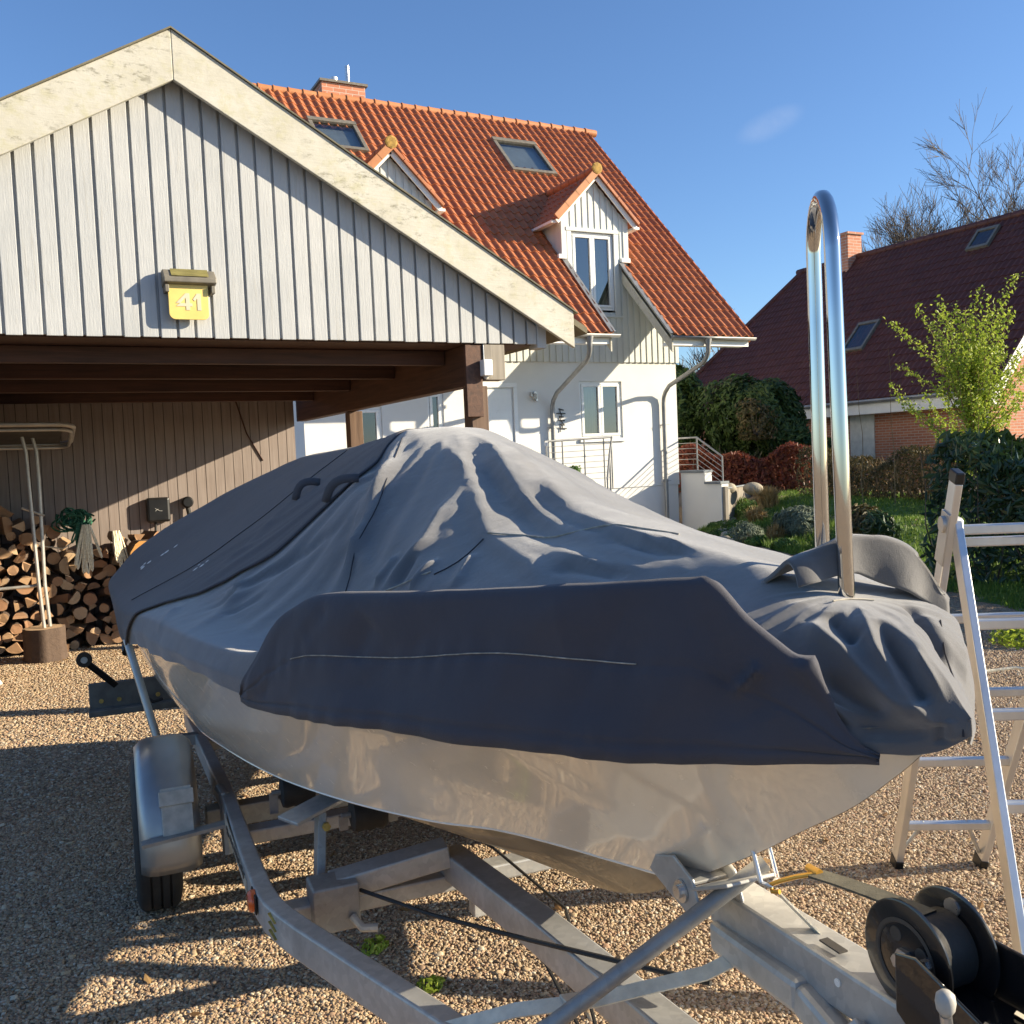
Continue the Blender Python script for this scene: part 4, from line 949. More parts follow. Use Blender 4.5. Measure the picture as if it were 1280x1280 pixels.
# aft piece: a second layer overlapping the front one
def row_at(s): return int(np.clip(np.searchsorted(CB_S, s), 0, len(CB_S)-1))
NC = normals(COVER); 
if NC[250, 84, 2] < 0: NC = -NC
OFF = COVER+NC*.007
ncol = len(CB_J); jc = np.arange(0, ncol)
AFT_EDGE = [(0, 3.62), (1.0, 3.52), (2, 3.36), (3, 3.15), (4, 3.02), (5, 3.04), (6, 3.22), (7, 3.30), (8, 3.32), (10, 3.3), (14, 3.5)]
se = pchip([a for a, _ in AFT_EDGE], np.array([b for _, b in AFT_EDGE]), CB_J)
nr = 150; A = np.zeros((nr, ncol, 3))
for j in range(ncol):
    sv = se[j]+(5.40-se[j])*np.linspace(0, 1, nr)
    for c in range(3): A[:, j, c] = np.interp(sv, CB_S, OFF[:, j, c])
nn_ = normals(A)
if nn_[40, 84, 2] < 0: nn_ = -nn_
dn = fold_noise(A, 7, (7, 14), .005)
A = A+nn_*dn[..., None]
A += nn_*(np.exp(-np.arange(nr)/5.)[:, None]*.006*(1-smoothstep(4.5, 6, CB_J))[None, :])[..., None]
mb = MB(); mb.grid(toW(A)); o = obj('aft_canvas', mb, 'cover_aft', cover, smooth=True, ang=180); sol = o.modifiers.new('thick', 'SOLIDIFY'); sol.thickness = .006; sol.offset = -1
AFT = A
SEAM_PX = [
 ([(3.893, 1.06, 1.157), (3.864, 1.018, 1.183), (3.82, 0.975, 1.208), (3.762, 0.944, 1.227), (3.748, 0.891, 1.259), (3.675, 0.866, 1.275), (3.646, 0.824, 1.302), (3.675, 0.786, 1.327), (3.617, 0.761, 1.342), (3.646, 0.722, 1.368), (3.675, 0.682, 1.394), (3.632, 0.657, 1.41), (3.675, 0.613, 1.439), (3.632, 0.587, 1.456), (3.675, 0.543, 1.485), (3.704, 0.497, 1.514), (3.733, 0.453, 1.543), (3.762, 0.409, 1.571), (3.791, 0.369, 1.597), (3.806, 0.328, 1.624), (3.806, 0.286, 1.652), (3.791, 0.244, 1.68), (3.849, 0.187, 1.712)], 0.0016, 'cord_dark', 0.012),
 ([(3.094, 0.178, 1.732), (3.022, 0.204, 1.704), (2.934, 0.25, 1.664), (2.833, 0.294, 1.625), (2.775, 0.331, 1.59), (2.717, 0.35, 1.56), (2.673, 0.384, 1.524), (2.629, 0.402, 1.496), (2.6, 0.436, 1.457), (2.571, 0.453, 1.434), (2.542, 0.486, 1.396), (2.513, 0.502, 1.374), (2.47, 0.517, 1.35), (2.441, 0.547, 1.316)], 0.0016, 'cord_dark', 0.002),
 ([(2.125, 0.253, 1.467), (2.09, 0.238, 1.465), (2.062, 0.22, 1.466), (2.033, 0.201, 1.468), (2.005, 0.181, 1.471), (1.949, 0.183, 1.462), (1.928, 0.161, 1.467), (1.907, 0.138, 1.471), (1.879, 0.115, 1.475), (1.865, 0.092, 1.48), (1.844, 0.069, 1.485), (1.788, 0.069, 1.478), (1.774, 0.046, 1.483), (1.718, 0.052, 1.477), (1.697, 0.033, 1.48), (1.669, 0.018, 1.48), (1.648, 0.004, 1.477)], 0.0022, 'cord_light', 0.002),
 ([(2.118, 0.27, 1.459), (2.104, 0.297, 1.443), (2.083, 0.324, 1.427), (2.069, 0.349, 1.412), (2.069, 0.385, 1.394), (2.083, 0.41, 1.382)], 0.0016, 'cord_dark', 0.002),
 ([(2.104, 0.41, 1.385), (2.125, 0.435, 1.368), (2.153, 0.447, 1.361), (2.188, 0.472, 1.342), (2.223, 0.485, 1.336), (2.272, 0.513, 1.318)], 0.0024, 'cord_light', 0.003),
 ([(1.075, 0.093, 1.412), (1.075, 0.076, 1.413), (1.085, 0.049, 1.412), (1.078, 0.033, 1.409), (1.075, 0.013, 1.407)], 0.0016, 'cord_light', 0.002),
 ([(1.014, -0.059, 1.375), (0.994, -0.043, 1.363), (0.977, -0.03, 1.35), (0.967, -0.025, 1.336), (0.957, -0.02, 1.323), (0.93, 0.004, 1.311), (0.869, 0.064, 1.312), (0.849, 0.082, 1.301), (0.839, 0.086, 1.282), (0.839, 0.088, 1.261)], 0.0014, 'cord_dark', 0.002),
]
def on_cloth(p, off):
    d = np.linalg.norm(CB_P-np.array(p), axis=-1); i, j = np.unravel_index(np.argmin(d), d.shape)
    return COVER[i, j]+NC[i, j]*off
def smooth_path(P):
    P = np.array(P)
    for _ in range(2): P[1:-1] = (P[:-2]+2*P[1:-1]+P[2:])/4
    return P
SEAM_PTS = [(smooth_path([on_cloth(p, off) for p in pts]), r, m) for pts, r, m, off in SEAM_PX]
LOOPS = [[(3.4858, 0.4887, 1.533), (3.4839, 0.4845, 1.5518), (3.4819, 0.4792, 1.569), (3.4801, 0.4718, 1.5831), (3.4783, 0.4617, 1.593), (3.4766, 0.4486, 1.5986), (3.4749, 0.4327, 1.6), (3.4734, 0.4148, 1.5983), (3.4718, 0.3957, 1.595)], [(3.0355, 0.4684, 1.5344), (3.0277, 0.4641, 1.5544), (3.02, 0.4586, 1.5728), (3.0125, 0.4506, 1.5882), (3.0051, 0.4397, 1.5998), (2.998, 0.4254, 1.6072), (2.991, 0.4081, 1.6108), (2.9842, 0.3884, 1.6114), (2.9775, 0.3674, 1.6104)]]

def seam(name, pts, r, mat, parent=cover):
    mb = MB(); mb.tube([W(*p) for p in pts], r, 6); return obj(name, mb, mat, parent, smooth=True)
for pts, r, mat in SEAM_PTS: seam('stitching', pts, r, mat)
# pocket panel along the forward starboard side: its own sheet from the hem to the raised edge
i0, i1 = row_at(.916), row_at(2.13); rowsP = np.arange(i0, i1+1); nv = 44
PAN = np.zeros((len(rowsP), nv, 3))
for a_, i in enumerate(rowsP):
    jm = float(np.interp(CB_S[i], [.915, .93, .955, 1.07, 1.88, 1.98, 2.06, 2.11, 2.13], [.05, 1.0, 2.05, 2.10, 2.12, 1.95, 1.5, .8, .15])); v = np.linspace(0, jm, nv)
    for c in range(3): PAN[a_, :, c] = np.interp(v, CB_J, COVER_UP[i, :, c])
npn = normals(PAN)
if npn[len(rowsP)//2, 10, 1] < 0: npn = -npn
Dp = np.full(PAN.shape[:2], .010)+fold_noise(PAN, 31, (4, 9), .004)
ps = PAN[..., 0]; pv = np.broadcast_to(np.linspace(0, 1, nv)[None, :], ps.shape); tri_ = lambda x: np.abs(((x/6.28318) % 1.0)*2-1)
Dp = Dp+.0045*(tri_(ps*95+2*np.sin(ps*17))-.5)*np.exp(-((pv-.5)/.13)**2)+.0050*(tri_(ps*70+3*np.sin(ps*11)+1)-.5)*np.exp(-((pv-.0)/.10)**2)
Dp = Dp+.012*(tri_(ps*21+2.2*np.sin(ps*6)+3*pv)-.5)*smoothstep(.04, .3, pv)*(1-smoothstep(.72, .95, pv))-.003*np.exp(-((pv-.5)/.02)**2)+(-.016*np.exp(-((pv-.52)/.20)**2)+.016*(1-smoothstep(0, .30, pv)))*smoothstep(.98, 1.2, ps)*(1-smoothstep(1.8, 2.0, ps))-.003*np.exp(-((pv-.07)/.012)**2)
for pts, amp, w in PANEL_STROKES: crease(Dp, PAN, pts, amp, w)
PAN = PAN+npn*Dp[..., None]; PAN[:, 0, 2] -= .010
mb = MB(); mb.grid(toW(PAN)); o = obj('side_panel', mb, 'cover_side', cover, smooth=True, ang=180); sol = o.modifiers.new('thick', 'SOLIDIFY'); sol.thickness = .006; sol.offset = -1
ks = [k for k in range(len(rowsP)) if 1.14 < CB_S[rowsP[k]] < 1.86]
mb = MB(); mb.tube([toW((PAN[k, 22]+npn[k, 22]*.0015)[None])[0] for k in ks], .0011, 6); obj('stitching', mb, 'cord_light', cover, smooth=True)
# flap folded up round the foot of the hoop
FL = np.array([[(1.236, 0.1, 1.42), (1.234, 0.07, 1.432), (1.224, 0.03, 1.446), (1.216, -0.01, 1.453), (1.204, -0.05, 1.451), (1.196, -0.1, 1.433), (1.189, -0.14, 1.397), (1.189, -0.18, 1.339)], [(1.146, 0.12, 1.465), (1.144, 0.09, 1.477), (1.134, 0.05, 1.491), (1.126, 0.01, 1.498), (1.114, -0.03, 1.496), (1.106, -0.08, 1.478), (1.099, -0.12, 1.442), (1.099, -0.16, 1.384)], [(1.134, 0.12, 1.459), (1.13, 0.09, 1.468), (1.124, 0.055, 1.478), (1.123, 0.015, 1.484), (1.113, -0.03, 1.474), (1.105, -0.08, 1.455), (1.101, -0.12, 1.426), (1.101, -0.16, 1.385)], [(1.122, 0.12, 1.43), (1.117, 0.09, 1.435), (1.115, 0.06, 1.441), (1.12, 0.02, 1.446), (1.113, -0.03, 1.427), (1.104, -0.08, 1.407), (1.104, -0.12, 1.387), (1.102, -0.16, 1.362)]])

NF = FL.shape[1]
q0 = np.stack([pchip(np.arange(NF), FL[i], np.linspace(0, NF-1, 46)) for i in range(4)], 0)
q1 = np.stack([pchip(np.arange(4), q0[:, j], np.linspace(0, 3, 28)) for j in range(46)], 1)
nf = normals(q1); nf = nf if nf[14, 20, 2] > 0 else -nf
q1 = q1+nf*(fold_noise(q1, 21, (22, 40), .016)+.004*np.sin(np.linspace(0, 20, 46))[None, :]*np.linspace(0, 1, 28)[:, None])[..., None]
mb = MB(); mb.grid(toW(q1)); o = obj('hoop_flap', mb, 'cover', cover, smooth=True, ang=180); sol = o.modifiers.new('thick', 'SOLIDIFY'); sol.thickness = .007; sol.offset = -1
for sp in ((4.55, .86, 1.29), (4.6, .98, 1.23), (3.6, .80, 1.32)):
    d_ = np.linalg.norm(AFT-np.array(sp), axis=-1); i, j = np.unravel_index(np.argmin(d_), d_.shape); mb = MB(); q = random.Random(int(sp[0]*100))
    for _ in range(4):
        ii, jj = min(max(i+q.randint(-2, 2), 2), nr-3), j+q.randint(-2, 2); c = toW((AFT[ii, jj]+nn_[ii, jj]*.001)[None])[0]; n_ = nn_[ii, jj, 0]*B_A+nn_[ii, jj, 1]*B_S+nn_[ii, jj, 2]*ZZ
        mb.lathe(c, n_, [(0, q.uniform(.006, .013)), (.001, .004)], 9)
    obj('dropping', mb, 'white', cover)
# small strap loops on the aft piece
def loop(pts, name='strap_loop'):
    mb = MB(); P = np.array([W(*p) for p in pts]); up = np.array([0, 0, 1.])
    L = len(P); q = []
    for k in range(L):
        t = P[min(k+1, L-1)]-P[max(k-1, 0)]; t /= np.linalg.norm(t); side = np.cross(t, np.array([-.3, -.9, .3])); side /= np.linalg.norm(side); q.append((P[k]-side*.014, P[k]+side*.014))
    mb.grid(np.array(q)); o = obj(name, mb, 'cover_aft', cover, smooth=True); sol = o.modifiers.new('t', 'SOLIDIFY'); sol.thickness = .005
for pts in LOOPS: loop(pts)

# ------------------------------------------------------------------ trailer
def zt(s): return .415+(3.95-s)*.052
trailer = thing('boat_trailer', 'galvanised boat trailer with black tyres carrying the covered boat', 'trailer', tuple(W(3.9, 0, 0)))
def Wm(s, u, z): return [W(s, u, z), W(s, -u, z)]
def rails(name, pts, w, h, mat='galv', sides=(1, -1)):
    for sg in sides:
        mb = MB(); P = [W(s, sg*u, z) for s, u, z in pts]
        vs = []; n = len(P)
        for k in range(n):
            t = P[min(k+1, n-1)]-P[max(k-1, 0)]; t /= np.linalg.norm(t); x = np.cross(t, ZZ); x /= np.linalg.norm(x); y = np.cross(x, t)
            for a, b in ((-1, -1), (1, -1), (1, 1), (-1, 1)): vs.append(P[k]+x*a*w/2+y*b*h/2)
        fs = [(k*4+i, k*4+(i+1) % 4, k*4+4+(i+1) % 4, k*4+4+i) for k in range(n-1) for i in range(4)]+[(3, 2, 1, 0), tuple(4*n-4+i for i in range(4))]
        mb.add(vs, fs); o = obj(name, mb, mat, trailer, bevel=.006)
        main = o
    return main
bend = [(5.45, .80), (4.5, .785), (3.75, .775), (2.9, .785), (2.62, .785), (2.50, .776), (2.40, .755), (2.30, .728), (1.711, .545), (.9, .30), (-.1, .03)]
mr = rails('side_rail', [(s, u, zt(s)-.035) for s, u in bend], .052, .084, sides=(1,))
rails('side_rail', [(s, u, zt(s)-.035) for s, u in bend[:7]], .052, .084, sides=(-1,))
def inner_z(s): return .50+(2.55-s)*.071
rails('inner_rail', [(2.62, .235, inner_z(2.62)-.04), (2.0, .20, inner_z(2.0)-.04), (1.4, .185, inner_z(1.4)-.04), (.2, .10, inner_z(.2)-.04)], .075, .085, sides=(1,))
mb = MB(); mb.beam(W(1.52, 0, .742), W(-1.0, 0, .80), .085, .078); tongue = obj('tongue', mb, 'galv', trailer, bevel=.007)
mb = MB(); mb.mm(-.02, .02, 0, 0, 0, 0) if False else None
for (s, dz) in ((1.19, 0), (.78, 0)):
    mb = MB(); p = W(s, .012, .7525+.0232*(1.52-s)+.0372); mb.box(p, (.05, .018, .003), B_A, B_S); obj('slot', mb, 'decal_dark', tongue)
    mb = MB(); p = W(s-.045, .0435, .755+.0232*(1.52-s)); mb.lathe(p, B_S, [(-.002, .007), (.001, .007)], 12); obj('rivet', mb, 'white', tongue)
# lower curved member under the tongue
mb = MB(); mb.beam(W(1.50, .035, .685), W(1.22, .045, .70), .05, .062); mb.beam(W(1.232, .0455, .699), W(.98, .048, .625), .048, .060); obj('under_member', mb, 'galv', trailer, bevel=.012)
# cross members
for s, zz, hw in ((2.60, -.05, .74), (3.30, -.03, .78), (4.7, 0, .78), (5.40, 0, .80)):
    mb = MB(); z = zt(s)-.03+zz; mb.beam(W(s, -hw, z), W(s, hw, z), .07, .05); obj('cross_member', mb, 'galv', trailer, bevel=.006)
# sloping plates where inner rails meet the cross member
mb = MB(); mb.beam(W(2.56, .26, .505), W(2.60, .60, .455), .085, .065); obj('gusset', mb, 'galv', trailer, bevel=.005)
mb = MB(); mb.box(W(2.57, .60, .425), (.11, .13, .13), B_A, B_S); gb = obj('clamp_box', mb, 'galv_dark', trailer, bevel=.006)
mb = MB(); mb.tube([W(2.51, .56, .40), W(2.48, .54, .375), W(2.47, .50, .372)], .012, 8); obj('hook', mb, 'galv', gb, smooth=True)
mb = MB(); mb.beam(W(2.70, .615, .40), W(2.78, .585, .61), .075, .025, B_S); brk = obj('roller_post', mb, 'galv_dark', trailer, bevel=.003)
mb = MB(); mb.beam(W(2.74, .69, .615), W(2.86, .44, .655), .10, .012); obj('post_plate', mb, 'galv', brk, bevel=.003)
mb = MB(); mb.lathe(W(2.74, .58, .585), -B_A, [(.013, .013), (.024, .013)], 6); obj('bolt', mb, 'decal_yellow', brk)
for s, u, z in ((3.36, .56, .50), (3.04, .38, .49), (3.36, -.56, .50), (3.04, -.38, .49)):
    mb = MB(); mb.lathe(W(s, u-.06, z), B_S, [(0, .035), (.005, .055), (.02, .06), (.04, .056), (.06, .062), (.08, .056), (.1, .06), (.115, .055), (.12, .035)], 22); rl = obj('keel_roller', mb, 'rubber', trailer, smooth=True)
    mb = MB(); mb.tube([W(s, u-.09, z), W(s, u+.09, z)], .011, 8); mb.beam(W(s, u+.085, z), W(s, u+.085, zt(s)-.02), .03, .008, B_A); mb.beam(W(s, u-.085, z), W(s, u-.085, zt(s)-.02), .03, .008, B_A); obj('roller_bracket', mb, 'galv_dark', rl)
mb = MB(); mb.tube([W(3.0, .27, .52), W(2.98, .245, .535), W(2.95, .23, .525)], .011, 8); mb.lathe(W(3.0, .28, .515), B_S, [(-.02, .018), (.02, .018)], 8); obj('cable_clamp', mb, 'alu_dull', trailer, smooth=True)
# brake cables / rods
for P, r in (([(2.98, .24, .52), (2.6, .10, .47), (2.2, .05, .44), (1.6, .25, .42)], .0045), ([(2.53, .53, .46), (2.2, .42, .505), (1.9, .28, .545), (1.45, .09, .62)], .0055), ([(2.50, .18, .41), (2.0, .20, .42), (1.5, .28, .42), (1.2, .34, .40)], .0048)):
    mb = MB(); mb.tube([W(*p) for p in P], r, 6); obj('brake_cable', mb, 'rubber', trailer, smooth=True)
mb = MB(); mb.box(W(2.46, .205, .405), (.045, .045, .11), B_A, B_S); obj('cable_guide', mb, 'galv', trailer, bevel=.003)
# axle, wheels, fenders
mb = MB(); mb.beam(W(3.80, -.85, .30), W(3.80, .85, .30), .08, .08); obj('axle', mb, 'galv_dark', trailer, bevel=.006)
for sg in (1, -1):
    c = W(3.80, sg*1.035, .290); mb = MB()
    prof = [(-.062, .17), (-.078, .20), (-.080, .245), (-.070, .275), (-.058, .287)]
    for k in (-.036, -.004, .030): prof += [(k-.011, .2905), (k-.004, .2905), (k-.0035, .279), (k+.0035, .279), (k+.004, .2905)]
    prof += [(.058, .287), (.070, .275), (.080, .245), (.078, .20), (.062, .17)]
    mb.lathe(c, B_S*sg, prof, 56, False); wh = obj('wheel', mb, 'rubber', trailer, smooth=True, ang=40)
    mb = MB(); mb.lathe(c, B_S*sg, [(-.055, .172), (-.04, .15), (.02, .14), (.035, .06), (.055, .05), (.055, .0)], 30, False); obj('rim', mb, 'steel', wh, smooth=True)
    mb = MB()
    nx = 9; rows = []; c = W(3.80, sg*.992, .290)
    for k in range(31):
        a = R_(-8+k*196/30)
        row = []
        for j in range(nx):
            v = -1+2*j/(nx-1); r = .346-.030*abs(v)**5
            row.append(c+B_S*sg*v*.100+B_A*(-math.cos(a))*r+ZZ*(math.sin(a)*r))
        # side lips
        ro = row[0]-(row[0]-c-B_S*sg*(-.100))/.322*.045; rn = row[-1]-(row[-1]-c-B_S*sg*.100)/.322*.075
        rows.append([ro]+row+[rn])
    A = np.array(rows); mb.grid(A if sg > 0 else A[:, ::-1]); fd = obj('fender', mb, 'fender', trailer, smooth=True, ang=50); so = fd.modifiers.new('t', 'SOLIDIFY'); so.thickness = .004
    mb = MB(); mb.beam(W(3.42, sg*1.09, .375), W(3.44, sg*.76, .395), .012, .05, B_A); obj('fender_stay', mb, 'galv_dark', fd)
    mb = MB()
    d1 = np.array(-B_A*.60+ZZ*.80); dn = np.array(-B_A*.80-ZZ*.60)*-1
    pc = W(3.690, sg*.985, .525); t_ = np.array(B_A*.42+ZZ*.905); t_ /= np.linalg.norm(t_); nr_ = np.cross(B_S, t_); nr_ = nr_ if nr_@B_A < 0 else -nr_
    pc = W(3.478, sg*.965, .455)
    mb.box(pc, (.105, .165, .022), B_S, t_, nr_); mb.box(pc+t_*.045+nr_*.010, (.118, .052, .020), B_S, t_, nr_); pl_ = obj('reflector_plate', mb, 'reflector', fd, bevel=.003)
mb = MB(); mb.tube([W(3.70, .80, .44), W(3.63, .79, .44), W(3.60, .79, .22)], .02, 8); obj('hanger', mb, 'galv_dark', trailer, smooth=True)
# marker lamp and decals on the side rail
def on_rail(s):
    u = float(np.interp(s, [b[0] for b in bend][::-1], [b[1] for b in bend][::-1])); return u, zt(s)-.035
u, z = on_rail(2.60); mb = MB(); mb.lathe(W(2.60, u+.026, z+.012), B_S, [(0, .030), (.012, .030), (.020, .024), (.022, .0)], 22); mk = obj('side_marker_lamp', mb, 'orange', trailer, smooth=True)
mb = MB(); mb.box(W(2.60, u+.029, z+.012), (.085, .006, .05), B_A, B_S); obj('lamp_base', mb, 'black', mk, bevel=.004)
mb = MB(); mb.box(W(3.08, .7855+.0272, zt(3.08)-.030), (.62, .002, .042), B_A, B_S); dc = obj('name_strip', mb, 'decal', trailer)
mb = MB(); q = random.Random(2)
for k in range(22):
    mb.box(W(2.82+k*.024, .7855+.0288, zt(2.82+k*.024)-.030+q.uniform(-.004, .004)), (.014, .0012, q.choice([.012, .02, .026])), B_A, B_S)
obj('strip_print', mb, 'decal_dark', dc)
mb = MB(); pz = zt(2.42)-.035
for k in range(3): mb.beam(W(2.40, .756+.0278, pz-.025+k*.022), W(2.44, .766+.0278, pz-.012+k*.022), .002, .008, B_S)
obj('yellow_sticker', mb, 'decal_yellow', trailer)
# side guide poles at the stern
for sg in (1, -1):
    mb = MB(); mb.tube([W(4.78, sg*.985, .38), W(4.95, sg*1.095, .86), W(5.32, sg*1.135, 1.08)], .019, 12); gpl = obj('guide_pole', mb, 'alu_dull', trailer, smooth=True)
    mb = MB(); mb.beam(W(4.78, sg*.80, .36), W(4.78, sg*1.0, .37), .05, .05); obj('pole_arm', mb, 'galv_dark', gpl)
# light board carried at the rear
lb = thing('light_board', 'dark grey trailer light board with black clamp handle behind the wheel', 'light board', tuple(W(5.5, 1.05, .45)))
mb = MB(); mb.box(W(5.58, 1.07, .455), (.022, .46, .15), B_A, B_S, ZZ); pb = obj('board', mb, 'greyboard', lb, bevel=.006)
mb = MB(); mb.box(W(5.55, 1.07, .375), (.09, .47, .035), B_A, B_S, ZZ); obj('lower_ledge', mb, 'greyboard', pb, bevel=.005)
for u in (1.24, 1.15, .95):
    mb = MB(); mb.lathe(W(5.565, u, .43), -B_A, [(0, .012), (.006, .012)], 10); obj('screw', mb, 'decal_yellow', pb)
mb = MB(); mb.tube([W(5.50, 1.04, .46), W(5.48, .98, .41), W(5.50, .93, .415)], .009, 6); obj('cable', mb, 'rubber', lb, smooth=True)
mb = MB(); mb.beam(W(5.50, 1.16, .52), W(5.40, 1.30, .685), .035, .018, B_A); hd = obj('clamp_handle', mb, 'black', lb, bevel=.005)
mb = MB(); mb.lathe(W(5.402, 1.305, .695), -B_A, [(-.012, .04), (.012, .04)], 24); obj('handle_eye', mb, 'black', hd, bevel=.003)
mb = MB(); mb.lathe(W(5.388, 1.305, .695), -B_A, [(-.001, .017), (.003, .017)], 20); obj('eye_bush', mb, 'reflector', hd)
# bow stop, winch stand strut
mb = MB()
for u in (.125, .03): mb.prism([W(1.60, u, .800), W(1.575, u, .838), W(1.505, u, .862), W(1.44, u, .838), W(1.415, u, .785), W(1.43, u, .755), W(1.50, u, .772)], B_S*.007)
bs = obj('bow_stop', mb, 'galv', trailer, bevel=.004)
mb = MB(); mb.beam(W(1.455, .08, .812), W(1.325, .08, .872), .105, .007); mb.beam(W(1.57, .08, .822), W(1.46, .08, .818), .085, .007); obj('stop_plate', mb, 'galv', bs, bevel=.002)
mb = MB(); mb.lathe(W(1.475, .133, .803), B_S, [(0, .022), (.004, .022), (.004, .013), (.013, .013), (.013, .0)], 14); obj('pivot_bolt', mb, 'steel', bs)
mb = MB(); mb.tube([W(1.40, .02, .855), W(1.30, .12, .82), W(1.535, .42, .555)] if False else [W(1.375, .01, .872), W(1.495, .409, .600), W(1.62, .62, .44)], .0158, 16); obj('winch_strut', mb, 'galv_dark', trailer, smooth=True)
# ---- winch
wn = obj('winch_stand', MB().prism([W(.985, -.075, .79), W(.62, -.075, .80), W(.62, -.075, .86), W(.80, -.075, .90), W(.985, -.075, .90)], -B_S*.007).prism([W(.985, .048, .70), W(.62, .048, .70), W(.62, .048, .80), W(.80, .048, .83), W(.985, .048, .83)], B_S*.006), 'black_gloss', trailer, bevel=.003)
WCn = W(1.005, -.014, .868)
mb = MB()
for a, b in ((.040, .047), (-.052, -.045)): mb.lathe(WCn, B_S, [(a, .02), (a, .083), (a+.002, .087), (b-.002, .087), (b, .083), (b, .02)], 56)
mb.lathe(WCn, B_S, [(-.046, .03), (.041, .03)], 24); dr = obj('winch_drum', mb, 'black_gloss', trailer, smooth=True, ang=40)
mb = MB(); mb.lathe(WCn, B_S, [(-.043, .05), (-.04, .057), (.034, .057), (.038, .05)], 40); obj('wound_strap', mb, 'rubber', dr, smooth=True)
mb = MB(); mb.lathe(WCn, B_S, [(.047, .058), (.0485, .060), (.049, .054), (.0475, .052)], 40, False)
for a in (60, 150, 200): mb.lathe(WCn+B_A*.036*math.cos(R_(a))+ZZ*.036*math.sin(R_(a)), B_S, [(.046, .012), (.0482, .011), (.0482, .0)], 16, False)
obj('drum_rib', mb, 'decal_dark', dr, smooth=True)
mb = MB(); mb.lathe(WCn, B_S, [(.047, .016), (.055, .016), (.055, .011), (.066, .011), (.066, .0)], 6); obj('hub_bolt', mb, 'steel', dr)
mb = MB(); mb.lathe(WCn-B_A*.045+ZZ*.012, B_S, [(.046, .009), (.058, .009)], 6); obj('bolt', mb, 'steel', dr)
mb = MB(); mb.prism([W(.995, .058, .890), W(.955, .058, .900), W(.84, .058, .862), W(.70, .058, .805), W(.70, .058, .70), W(.95, .058, .70), W(.965, .058, .78), W(.995, .058, .80)], B_S*.006); fpl = obj('winch_plate', mb, 'black_gloss', trailer, bevel=.003)
for s, z, r in ((.90, .80, .016), (.85, .812, .010)):
    mb = MB(); mb.lathe(W(s, .064, z), B_S, [(0, r), (.008, r), (.008, r*.6), (.014, r*.6), (.014, 0)], 12); obj('bolt', mb, 'steel', fpl)
mb = MB(); mb.beam(W(.98, -.01, .815), W(.60, -.01, .825), .12, .006); bp_ = obj('base_plate', mb, 'black_gloss', trailer, bevel=.002)
for u in (.03, -.03):
    mb = MB(); mb.tube([W(.86, u, .838), W(.62, u, .842)], .010, 10); obj('guide_rod', mb, 'chrome', bp_, smooth=True)
mb = MB(); mb.tube([W(.85, .085, .79), W(.86, .10, .835), W(.855, .11, .88)], .008, 10); cr = obj('crank_arm', mb, 'steel', trailer, smooth=True)
mb = MB(); mb.lathe(W(.855, .11, .88), (0, 0, 1), [(0, .007), (.008, .012), (.018, .0135), (.028, .012), (.033, .007), (.034, .0)], 28); obj('crank_knob', mb, 'reflector', cr, smooth=True, ang=180)
mb = MB(); mb.lathe(W(1.0, -.055, .93), -B_S, [(0, .014), (.022, .015), (.028, .011)], 16); obj('ratchet', mb, 'steel', trailer, smooth=True)
# winch strap up to the bow eye
def ribbon(mb, pts, w, t, side=None):
    P = [np.array(p, float) for p in pts]; n = len(P); a = []
    for k in range(n):
        T = P[min(k+1, n-1)]-P[max(k-1, 0)]; T /= np.linalg.norm(T); s_ = side if side is not None else np.cross(T, ZZ); s_ = np.array(s_, float); s_ = s_-T*(s_@T); s_ /= np.linalg.norm(s_); q = np.cross(s_, T)
        a.append([P[k]-s_*w/2-q*t/2, P[k]+s_*w/2-q*t/2, P[k]+s_*w/2+q*t/2, P[k]-s_*w/2+q*t/2, P[k]-s_*w/2-q*t/2])
    mb.grid(np.array(a)); return mb
mb = ribbon(MB(), [WCn+ZZ*.058-B_A*0, W(1.10, -.004, .92), W(1.17, .0, .912), W(1.232, .01, .906)], .040, .004, B_S); ws = obj('winch_strap', mb, 'strap_dark', trailer, smooth=True)
mb = MB(); mb.tube([W(1.235, .012, .905), W(1.262, .03, .893), W(1.285, .045, .880), W(1.302, .054, .868), W(1.296, .055, .858), W(1.282, .05, .862)], .0045, 10); mb.lathe(W(1.225, .008, .908), B_A, [(0, .008), (.03, .0075)], 12); obj('strap_hook', mb, 'hook', ws, smooth=True)
mb = ribbon(MB(), [W(1.30, .05, .862), W(1.27, .0, .80), W(1.22, -.04, .745)], .022, .003, B_A); obj('safety_strap', mb, 'strap', trailer, smooth=True)
# legs below the tongue
mb = MB(); mb.beam(W(1.04, .05, .71), W(1.14, .17, .53), .055, .10, B_A); jl = obj('jockey_bracket', mb, 'galv', trailer, bevel=.004)
mb = MB(); mb.tube([W(1.03, .075, .71), W(.97, .10, .655), W(.95, .13, .62)], .018, 10); obj('bracket_lever', mb, 'galv', jl, smooth=True)
mb = MB(); mb.tube([W(.55, .09, .82), W(.55, .09, .05)], .03, 14); jw = obj('jockey_post', mb, 'galv', trailer, smooth=True)
mb = MB(); mb.lathe(W(.55, .06, .10), B_S, [(0, .09), (.01, .1), (.05, .1), (.06, .09)], 24); obj('jockey_wheel', mb, 'rubber', jw, smooth=True)
